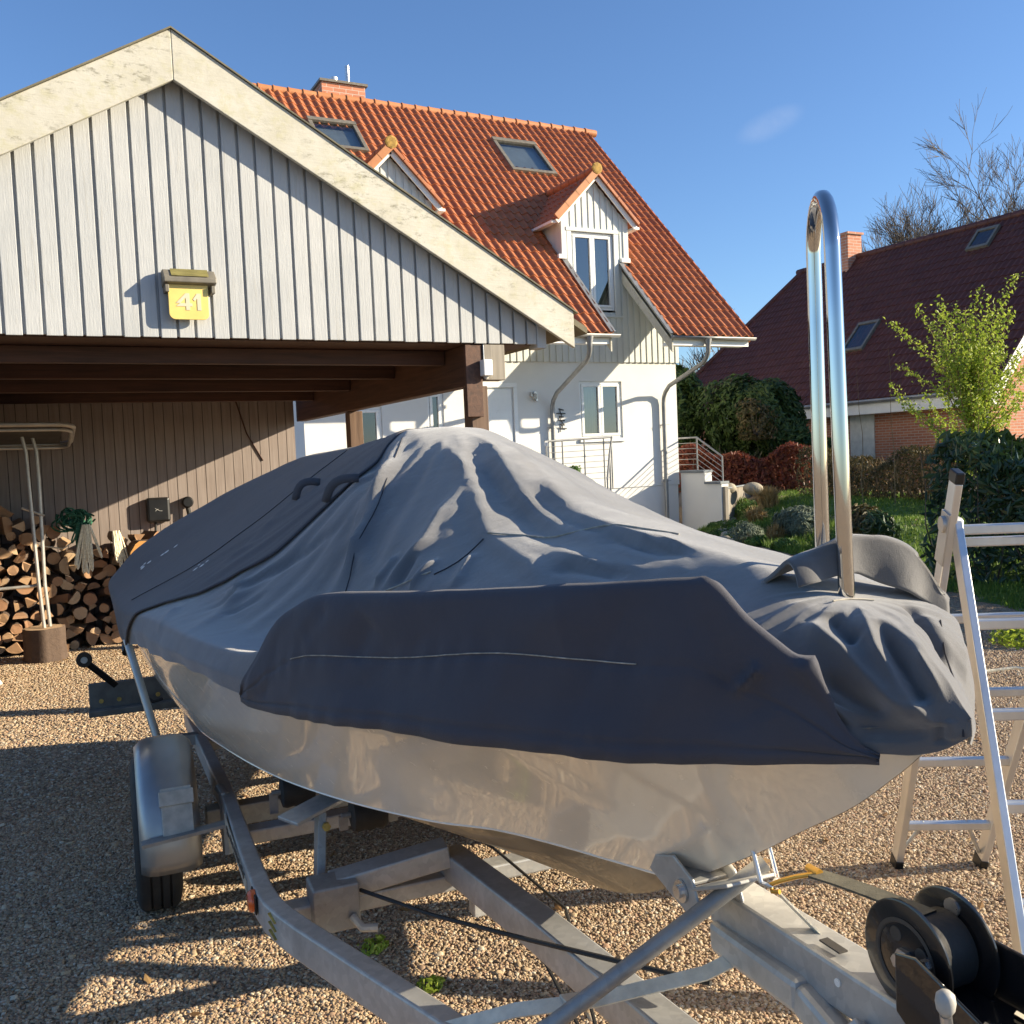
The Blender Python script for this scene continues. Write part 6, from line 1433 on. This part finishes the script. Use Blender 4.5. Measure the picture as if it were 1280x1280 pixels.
def shrub(name, label, cat, x, y, rad, n, size, leaf, group=None, asp=1.6, z0=None, shell=.45, amp=.28, stem='twig', ns=9, lift=.9, seed=0, f=2.4):
    r = np.random.default_rng(900+seed); z = tz(x, y) if z0 is None else z0
    t = thing(name, label, cat, (x, y, z), group); c = (x, y, z+rad[2]*lift)
    P, D = crown_points(c, rad, n, r, shell, amp, f); P[:, 2] = np.maximum(P[:, 2], z+.01)
    mb = MB(); leaf_mesh(mb, P, D, size, asp, r=r); obj('foliage', mb, leaf, t)
    mb = MB(); stems(mb, (x, y, z-.05), c, rad, ns, r, .012+.010*max(rad)); obj('stems', mb, stem, t, smooth=True)
    return t
def tuft(name, label, cat, x, y, h, spread, n, mat, group=None, seed=0, w=.006, droop=.4):
    r = np.random.default_rng(300+seed); z = tz(x, y); mb = MB(); V = []; F = []
    for i in range(n):
        a = r.uniform(0, 6.28); q = r.uniform(0, 1)**.7; L = h*r.uniform(.6, 1.08); o = np.array([x+r.normal()*spread*.18, y+r.normal()*spread*.18, z-.02]); d = np.array([math.cos(a), math.sin(a), 0]); side = np.array([-d[1], d[0], 0])*w*r.uniform(.7, 1.6)
        m = o+d*spread*q*.45+ZZ*L*.65; e = o+d*spread*q+ZZ*L*(1-droop*q*q); b = len(V); V += [o-side, o+side, m+side, m-side, e]; F += [(b, b+1, b+2, b+3), (b+3, b+2, b+4)]
    mb.add(V, F); return tag(obj(name, mb, mat, origin=(x, y, z)), label, cat, group)
# hedges behind the lawn
def hedge(name, label, p0, p1, depth, h, n, size, leaf, seed, stem='twig', nst=60, asp=1.7, rag=.12, zb=None, hole=0.):
    r = np.random.default_rng(seed); p0, p1 = np.array(p0, float), np.array(p1, float); d = p1-p0; L = np.linalg.norm(d); d /= L; s = np.array([-d[1], d[0]])
    m = (p0+p1)/2; z0 = tz(*m) if zb is None else zb; t = thing(name, label, 'hedge', (m[0], m[1], z0))
    a = r.uniform(0, L, n); b = r.choice([-1, 1], n)*r.uniform(.35, 1, n)**.5*depth/2; top = h*(1+rag*np.sin(a*2.1+1)+rag*.7*np.sin(a*5.3))
    zz = r.uniform(0, 1, n)**.8*top; up = r.uniform(0, 1, n) < .25; zz = np.where(up, top*r.uniform(.9, 1.04, n), zz); b = np.where(up, r.uniform(-1, 1, n)*depth/2, b)
    bulge = 1+.16*np.sin(a*3.7+zz*2.9)+.10*np.sin(a*9+zz*6)
    X = p0[0]+d[0]*a+s[0]*b*bulge; Y = p0[1]+d[1]*a+s[1]*b*bulge; Z = z0+zz; P = np.stack([X, Y, Z], 1)
    if hole:
        K = r.normal(size=(8, 3))*3.2; g = np.sin(P@K.T+r.uniform(0, 6, 8)).mean(1); P = P[g > -hole]
    N = np.stack([s[0]*np.sign(b), s[1]*np.sign(b), np.full(n, .4)], 1)[:len(P)]; N /= np.linalg.norm(N, axis=1, keepdims=True)
    mb = MB(); leaf_mesh(mb, P, N, size, asp, r=r); obj('foliage', mb, leaf, t)
    mb = MB()
    for _ in range(nst):
        a0 = r.uniform(0, L); b0 = r.uniform(-.3, .3)*depth; o = np.array([p0[0]+d[0]*a0+s[0]*b0, p0[1]+d[1]*a0+s[1]*b0, z0-.1]); P_ = [o]
        for k in range(4): P_.append(P_[-1]+np.array([r.normal()*.10, r.normal()*.10, h*r.uniform(.2, .34)]))
        mb.tube(P_, [.016, .012, .009, .006, .003], 4)
    obj('stems', mb, stem, t); return t
hedge('bare_hedge', 'half bare brown hedge at the far edge of the lawn', (15.6, 16.0), (15.9, 10.0), .7, .88, 10500, .04, 'olive', 41, 'twig_tan', 300, rag=.16)
hedge('copper_hedge', 'copper red beech hedge between the white wall and the bare hedge', (15.3, 20.2), (17.6, 17.9), .8, 1.0, 6500, .075, 'copper', 42, 'twig', 80, rag=.14, zb=.55)
hedge('laurel_hedge', 'dark glossy laurel hedge behind the stepladder', (9.85, 7.75), (10.5, 3.6), 1.2, 1.45, 9500, .055, 'laurel', 43, 'twig', 60, asp=2.9, rag=.09, zb=0.0)
shrub('round_bush', 'big dense dark green bush beside the neighbouring dark roof', 'bush', 18.8, 21.2, (1.55, 1.5, 1.62), 15000, .085, 'conifer', seed=1, z0=.5, ns=12, shell=.6, lift=1.0, asp=2.2, f=3.2)
shrub('conifer_bush', 'dark conifer showing beside the white house corner', 'bush', 17.4, 23.2, (1.0, 1.2, 2.2), 9000, .085, 'conifer', seed=2, z0=.2, ns=8, shell=.6, lift=1.0, asp=2.2)
shrub('small_conifer', 'low dark evergreen at the right foot of the big round bush', 'bush', 19.3, 19.6, (.8, .8, .7), 4500, .08, 'conifer', seed=3, z0=.6, ns=8, shell=.6, lift=.8)
shrub('yellowing_shrub', 'yellowish green twiggy shrub in front of the big round bush', 'bush', 17.6, 19.9, (.55, .5, .75), 900, .07, M('x', (.2, .13, .02)) if False else 'olive', seed=4, z0=1.9, lift=.6)
# plants on the bank
G_ = 'plants on the garden bank'
tuft('straw_grass', 'cut tan ornamental grass clump at the top of the bank', 'grass clump', 14.2, 15.75, .62, .36, 520, 'straw', G_, 1, .010, .15)
tuft('straw_grass', 'low tan grass mound in the middle of the bank', 'grass clump', 12.95, 14.7, .40, .34, 420, 'straw', G_, 2, .009, .55)
tuft('straw_grass', 'tan grass mound low on the bank beside the grey lavender', 'grass clump', 11.35, 12.4, .38, .26, 420, 'straw', G_, 3, .008, .5)
shrub('lavender', 'large rounded grey green lavender on the front of the bank', 'shrub', 11.75, 12.25, (.42, .40, .32), 3600, .030, 'sage', G_, asp=3.4, seed=10, shell=.7, lift=.7)
shrub('grey_shrub', 'small silvery shrub low on the bank near the wall', 'shrub', 11.6, 13.4, (.30, .3, .26), 1600, .026, 'sage', G_, asp=2.6, seed=11, shell=.6, lift=.7)
shrub('green_shrub', 'bright green bush at the top of the bank under the copper hedge', 'shrub', 14.8, 16.9, (.42, .4, .36), 1700, .035, 'herb', G_, seed=14, lift=.7)
shrub('dark_shrub', 'dark brown spiky shrub on the lawn behind the steel hoop', 'shrub', 11.45, 10.55, (.40, .36, .30), 1200, .045, 'olive', G_, asp=3, seed=15, stem='twig', ns=22)
shrub('dark_shrub', 'spiky dark plant in front of the dark lawn shrub', 'shrub', 11.0, 9.9, (.25, .25, .28), 700, .05, 'laurel', G_, asp=4, seed=16)
k = 0
for x, y, r_, m in ((12.3, 14.2, .36, 'herb'), (12.7, 13.6, .34, 'herb'), (11.6, 13.0, .26, 'herb'), (12.5, 15.3, .36, 'herb'), (13.1, 15.6, .30, 'herb'), (13.7, 15.2, .28, 'herb'), (10.8, 11.6, .30, 'herb'), (11.1, 11.0, .34, 'herb'), (12.2, 12.7, .34, 'olive'), (12.6, 12.9, .35, 'herb'), (13.2, 13.6, .30, 'herb'), (10.9, 12.4, .26, 'herb'), (13.5, 16.6, .26, 'herb'), (14.0, 17.0, .26, 'herb')):
    r_ *= .8; shrub('ground_plant', 'low leafy green plant filling the garden bank', 'plant', x, y, (r_, r_, r_*.55), 800, .032, m, 'low plants filling the bank', seed=30+k, lift=.55, ns=6); k += 1
# stones edging the bank along the white wall
def stone(x, y, r, label, group, seed, z=None):
    q = np.random.default_rng(seed); bm = bmesh.new(); bmesh.ops.create_icosphere(bm, subdivisions=3, radius=1); K = q.normal(size=(6, 3))*1.6; p = q.uniform(0, 6, 6); s_ = np.array([1, q.uniform(.7, 1), q.uniform(.5, .75)])*r
    for v in bm.verts:
        c = np.array(v.co); v.co = c*(1+.10*np.sin(K@c+p).sum()*.6)*s_
    me = bpy.data.meshes.new('stone'); bm.to_mesh(me); bm.free(); o = link('edging_stone', me, 'stone', smooth=True, ang=60); o.location = (x, y, (tz(x, y) if z is None else z)+r*.2); o.rotation_euler = (0, 0, q.uniform(0, 6)); tag(o, label, 'stone', group); return o
for k in range(17):
    t = k/16; x = 11.0+(14.9-11.0)*t-.12*math.sin(k*2.2); y = 13.2+(17.9-13.2)*t+.12*math.cos(k*1.7)
    stone(x, y, .12+.06*((k*7) % 5)/5, 'rough field stone in the row edging the bank', 'stones edging the bank', 60+k)
stone(14.9, 17.9, .20, 'pale boulder at the top of the bank by the wooden fence', None, 90, .70); stone(15.5, 17.7, .24, 'flat grey boulder under the copper hedge', None, 91, .66)
for k, (x, y, r) in enumerate(((12.35, 14.9, .11), (12.5, 14.6, .10))): stone(x, y, r, ('pale round stone upper of two low on the bank', 'pale round stone lower of two low on the bank')[k], None, 95+k)
# white garden wall, its railing and the board fence
gw = thing('garden_wall', 'white rendered stepped garden wall with slate coping beside the house', 'wall', (14.4, 18.3, 0))
wa, wb2, wc = np.array([14.36, 18.95, 0]), np.array([14.43, 18.12, 0]), np.array([14.50, 17.61, 0])
for a, b, z in ((wa, wb2, 1.13), (wb2, wc, .86)):
    mb = MB(); n_ = np.array([.998, .08, 0])*.11; a2, b2 = a+n_, b+n_; mb.prism([a+ZZ*-1, b+ZZ*-1, b+ZZ*z, a+ZZ*z], n_*2); obj('wall_panel', mb, 'plaster', gw)
    mb = MB(); mb.beam(a+n_+ZZ*(z+.035), b+n_*1.0+ZZ*(z+.035), .30, .06); obj('coping', mb, 'slate', gw, bevel=.006)
gr = thing('garden_railing', 'galvanised sloping railing on top of the white garden wall', 'railing', (14.7, 18.7, 1.2))
ra, rb, rc = np.array([14.52, 19.3, 1.98]), np.array([14.60, 18.6, 1.98]), np.array([14.66, 17.75, 1.50])
mb = MB(); mb.tube([ra, rb, rc], .022, 8); obj('handrail', mb, 'zinc', gr, smooth=True)
for k in range(1, 6):
    mb = MB(); d = ZZ*(-.13*k); mb.tube([ra+d, rb+d, rc+d*.95], .008, 6); obj('bar', mb, 'zinc', gr, smooth=True)
for p, z in ((rb, 1.15), (rc, .9), (ra, 1.15)):
    mb = MB(); mb.tube([(p[0], p[1], z), p], .018, 8); obj('post', mb, 'zinc', gr, smooth=True)
bf = thing('board_fence', 'weathered grey board fence running back from the white garden wall', 'fence', (15.2, 18.1, .2))
mb = MB(); 
for k in range(18):
    t = k/18; p = np.array([14.62, 17.60, 0])+np.array([1.75, 1.15, 0])*t; z = .74; mb.box(p+ZZ*(z-.6), (.10, .025, 1.2), (.836, .549, 0), (-.549, .836, 0))
obj('boards', mb, 'grey_wood', bf)
mb = MB(); mb.mm(14.53, 14.62, 17.52, 17.62, -.6, .80); obj('post', mb, 'grey_wood', bf)
mb = MB(); mb.beam((14.6, 17.56, .765), (16.35, 18.72, .765), .07, .03); obj('cap_rail', mb, 'slate', bf)
# pots on the landing
for k, (x, y) in enumerate(((10.12, 17.55), (10.52, 17.62))):
    pt = thing('flower_pot', ('dark blue glazed flower pot, left one of the pair on the steps', 'dark blue glazed flower pot, right one of the pair on the steps')[k], 'flower pot', (x, y, .93), 'blue flower pots on the entrance steps')
    z = .93; mb = MB(); mb.lathe((x, y, z), (0, 0, 1), [(0, .12), (.02, .13), (.20, .17), (.26, .185), (.30, .185), (.30, .165), (.26, .16)], 26, False); obj('pot', mb, 'pot', pt, smooth=True)
    mb = MB(); mb.add([(x+.16*math.cos(a), y+.16*math.sin(a), z+.27) for a in np.linspace(0, 6.28, 20)[:-1]], [tuple(range(19))]); obj('soil', mb, 'soil', pt)
    r = np.random.default_rng(70+k); P, D = crown_points((x, y, z+.40), (.25, .22, .16), 420, r, .2); mb = MB(); leaf_mesh(mb, P, D, .042, 1.5, r=r); stems(mb, (x, y, z+.26), (x, y, z+.36), (.2, .2, .16), 10, r, .006); obj('plant', mb, 'spring' if k == 0 else 'herb', pt)
mb = MB(); 
# ------------------------------------------------------------------ neighbouring house
EX, EY, EZ = 21.76, 15.94, 2.92; pit = R_(48); ct, st = math.cos(pit), math.sin(pit)
nbh = thing('neighbour_house', 'red brick neighbouring house under a dark red tiled roof', 'house', (26, 22, 0))
RP = 4.68; RZ = EZ+RP*math.tan(pit)
FARE, FARR = 14.4, 11.1
def far_lim(p): return FARE+(FARR-FARE)*p/RP
tiled('roof', (EX, EY+FARE, EZ), (0, -1, 0), (ct, 0, st), FARE+.1, RP/ct, 'tile_dark', nbh, wave=.20, course=.33, amp=.035, sub=6, skip=lambda x, s, P: P[1]-EY > far_lim(P[0]-EX))
mb = MB(); mb.quad((EX+RP, EY, RZ), (EX+2*RP, EY, EZ), (EX+2*RP, EY+FARE, EZ), (EX+RP, EY+FARR, RZ)); mb.add([(EX, EY+FARE, EZ), (EX+RP, EY+FARR, RZ), (EX+2*RP, EY+FARE, EZ)], [(0, 1, 2)])
obj('roof_back', mb, 'tile_dark', nbh)
mb = MB(); y = EY
while y < EY+FARR: mb.lathe((EX+RP, y, RZ+.02), (0, 1, 0), [(0, .12), (.38, .11)], 10); y += .38
for k in range(14):
    t = k/14; A = np.array([EX+RP, EY+FARR, RZ+.03]); B = np.array([EX, EY+FARE, EZ+.05]); mb.tube([A+(B-A)*t, A+(B-A)*(t+1/14)], .10, 8)
obj('ridge_tiles', mb, 'tile_dark', nbh, smooth=True, ang=40)
mb = MB(); mb.mm(EX+.05, EX+.09, EY+.0, EY+FARE, EZ-.42, EZ-.05); mb.mm(EX+.09, EX+.5, EY+.1, EY+FARE, EZ-.42, EZ-.38); obj('fascia', mb, 'white', nbh)
mb = MB(); mb.tube([(EX-.02, EY, EZ-.06), (EX-.02, EY+FARE, EZ-.06)], .06, 8); obj('gutter', mb, 'zinc', nbh, smooth=True)
mb = MB(); wx = EX+.45
mb.quad((wx, EY+FARE-.5, 0), (wx, EY+.35, 0), (wx, EY+.35, EZ-.3), (wx, EY+FARE-.5, EZ-.3))
mb.add([(wx, EY+.35, 0), (EX+2*RP-.45, EY+.35, 0), (EX+2*RP-.45, EY+.35, EZ), (EX+RP, EY+.35, RZ-.5), (wx, EY+.35, EZ)], [(0, 1, 2, 3, 4)])
mb.quad((EX+2*RP-.45, EY+FARE-.5, 0), (wx, EY+FARE-.5, 0), (wx, EY+FARE-.5, EZ), (EX+2*RP-.45, EY+FARE-.5, EZ)); obj('wall', mb, 'brick', nbh)
mb = MB(); A = np.array([EX-.10, EY-.06, EZ-.32]); B = np.array([EX+RP, EY-.06, RZ-.17]); mb.beam(A, B, .05, .30); mb.beam(np.array([EX+2*RP+.10, EY-.06, EZ-.32]), B, .05, .30); obj('bargeboard', mb, 'white', nbh)
for y0, y1, z0, z1, gl in ((EY+4.12, EY+5.02, 1.0, 2.60, False), (EY-.2+.6, EY+.05+.9, 1.35, 2.58, True)):
    mb = MB(); mb.mm(wx-.03, wx-.004, y0, y1, z0, z1); w_ = obj('window', mb, 'wallpanel_n', nbh)
    if gl: mb = MB(); mb.mm(wx-.04, wx-.032, y0+.1, y1-.1, z0+.55, z1-.1); obj('pane', mb, 'glass_sky', w_)
mb = MB(); mb.mm(EX+4.2, EX+4.85, EY+8.5, EY+9.5, 7.0, 8.9); ch = obj('chimney', mb, 'brick_chimney', nbh); mb = MB(); mb.mm(EX+4.14, EX+4.91, EY+8.44, EY+9.56, 8.9, 8.97); obj('chimney_cap', mb, 'brick_chimney', ch)
def nsky(p0, p1, a0, a1):
    def P(p, a, h): return np.array([EX+p-st*h, EY+a, EZ+p*math.tan(pit)+ct*h])
    mb = MB(); n_ = np.array([-st, 0, ct])
    for pa, pb, aa, ab in ((p0, p0+.07, a0, a1), (p1-.07, p1, a0, a1), (p0+.071, p1-.071, a0, a0+.08), (p0+.071, p1-.071, a1-.08, a1)): mb.prism([P(pa, aa, .03), P(pb, aa, .03), P(pb, ab, .03), P(pa, ab, .03)], n_*.09)
    f = obj('skylight', mb, 'lampgrey', nbh); mb = MB(); mb.add([P(p0+.07, a0+.08, .09), P(p1-.07, a0+.08, .09), P(p1-.07, a1-.08, .09), P(p0+.07, a1-.08, .09)], [(0, 1, 2, 3)]); obj('pane', mb, 'glass_sky', f)
nsky(1.40, 2.23, 5.35, 6.20); nsky(3.86, 4.44, 2.85, 3.60)
# ------------------------------------------------------------------ trees
def bare_tree(name, label, x, y, z, h, seed, levels=6, spread=.55, r0=.16, mat='bark_tree', group=None, minr=.006, kids=3, trunk=.28):
    r = np.random.default_rng(seed); t = thing(name, label, 'tree', (x, y, z), group); tr = MB(); cr = MB()
    def grow(p, d, L, rad, lv):
        n = 3; P = [p]; q = p; dd = d
        for k in range(n):
            dd = dd+r.normal(size=3)*.10+ZZ*.05; dd /= np.linalg.norm(dd); q = q+dd*L/n; P.append(q)
        (tr if lv == levels else cr).tube(P, [rad, rad*.88, rad*.78, rad*.66], 7 if lv > 3 else 4 if lv > 1 else 3, cap=False)
        if lv == 0: return
        for k in range(kids if lv > 3 else kids+1):
            tt = r.uniform(.35, 1.0) if k else 1.0; i = min(int(tt*n), n-1); b = P[i]+(P[i+1]-P[i])*(tt*n-i)
            a = r.normal(size=3); a -= dd*(a@dd); a /= np.linalg.norm(a); nd = dd+a*spread*r.uniform(.5, 1.25)*(1 if k else .45); nd /= np.linalg.norm(nd)
            grow(b, nd, L*r.uniform(.62, .86), max(rad*.60, minr), lv-1)
    grow(np.array([x, y, z]), np.array([.02, 0, 1.]), h*trunk, r0, levels)
    obj('trunk', tr, mat, t, smooth=True); obj('crown', cr, mat, t); return t
bare_tree('bare_tree', 'tall bare tree behind the dark roof at the right picture edge', 41.6, 30.5, .6, 13.9, 5, 7, .60, .20, 'twig', 'bare trees behind the neighbouring house', .010)
bare_tree('bare_tree', 'bare spreading tree behind the dark roof left of the taller bare tree', 38.8, 31.8, .6, 13.3, 9, 7, .60, .18, 'twig', 'bare trees behind the neighbouring house', .010)
bare_tree('bare_tree', 'third bare tree, between the two others behind the dark roof', 40.4, 33.0, .6, 14.0, 21, 7, .60, .18, 'twig', 'bare trees behind the neighbouring house', .010)
bare_tree('bare_tree', 'distant bare tree whose twigs show along the orange roof edge', 24.5, 30.0, 0, 8.6, 12, 5, .55, .14, 'twig', None, .010)
# young tree in fresh leaf
def spring_tree(x, y):
    r = np.random.default_rng(77); z = tz(x, y)-.05; t = thing('spring_tree', 'young tree in bright yellow green spring leaf before the brick house', 'tree', (x, y, z)); tr = MB(); P_all = []
    tr.tube([(x, y, z), (x+.02, y, z+.9), (x, y+.03, z+1.5)], [.055, .045, .035], 8)
    tw = MB()
    for k in range(66):
        o = np.array([x, y, z+r.uniform(.6, 2.1)]); a = r.uniform(0, 6.28); el = r.uniform(.5, 1.42); d = np.array([math.cos(a)*math.cos(el), math.sin(a)*math.cos(el), math.sin(el)]); L = r.uniform(.8, 1.9); P = [o]
        for s_ in range(6): d = d+ZZ*.08+r.normal(size=3)*.09; d /= np.linalg.norm(d); P.append(P[-1]+d*L/6)
        tw.tube(P, [.013, .011, .009, .007, .005, .003, .002], 4, False); P = np.array(P)
        m = int(120*L); tt = r.uniform(.5, 6, m); i = np.minimum(tt.astype(int), 5); Q = P[i]+(P[i+1]-P[i])*(tt-i)[:, None]+r.normal(size=(m, 3))*.045; P_all.append(Q)
    Q = np.concatenate(P_all); N = r.normal(size=Q.shape); N /= np.linalg.norm(N, axis=1, keepdims=True); mb = MB(); leaf_mesh(mb, Q, N, .033, 1.8, r=r)
    obj('trunk', tr, 'bark_tree', t, smooth=True); c = obj('crown', mb, 'spring', t); obj('twigs', tw, 'twig_tan', c)
spring_tree(13.30, 10.10)
for k, (x, y, h) in enumerate(((14.9, 13.0, 3.0), (14.7, 13.6, 2.7), (15.2, 12.1, 3.3))):
    mb = MB(); r = np.random.default_rng(k); P = [(x, y, tz(x, y))]
    for s_ in range(6): P.append((P[-1][0]+r.normal()*.05-.02, P[-1][1]+r.normal()*.05, P[-1][2]+h/6))
    mb.tube(P, [.014, .012, .010, .008, .006, .004, .002], 4); tag(obj('tall_shoot', mb, 'twig_tan', origin=(x, y, tz(x, y))), 'thin bare shoot rising above the bare hedge', 'shoot', 'bare shoots above the hedge')
# fallen weeds on the gravel
for k, (x, y, lab) in enumerate(((.98, 3.08, 'tiny green weed in the gravel beside the orange side lamp'), (1.05, 2.75, 'tiny green weed in the gravel just ahead of the orange side lamp'), (2.08, 1.72, 'bright green weed in the gravel under the lashing strap'), (2.62, 2.0, 'small lime green weed in the gravel left of the winch drum'), (7.1, 4.9, 'grass tuft at the edge of the gravel behind the ladder'))):
    shrub('weed', lab, 'weed', x, y, (.055, .045, .03) if k < 4 else (.3, .3, .1), 90 if k < 4 else 500, .014 if k < 4 else .03, 'spring', None, seed=200+k, lift=.5, ns=3)
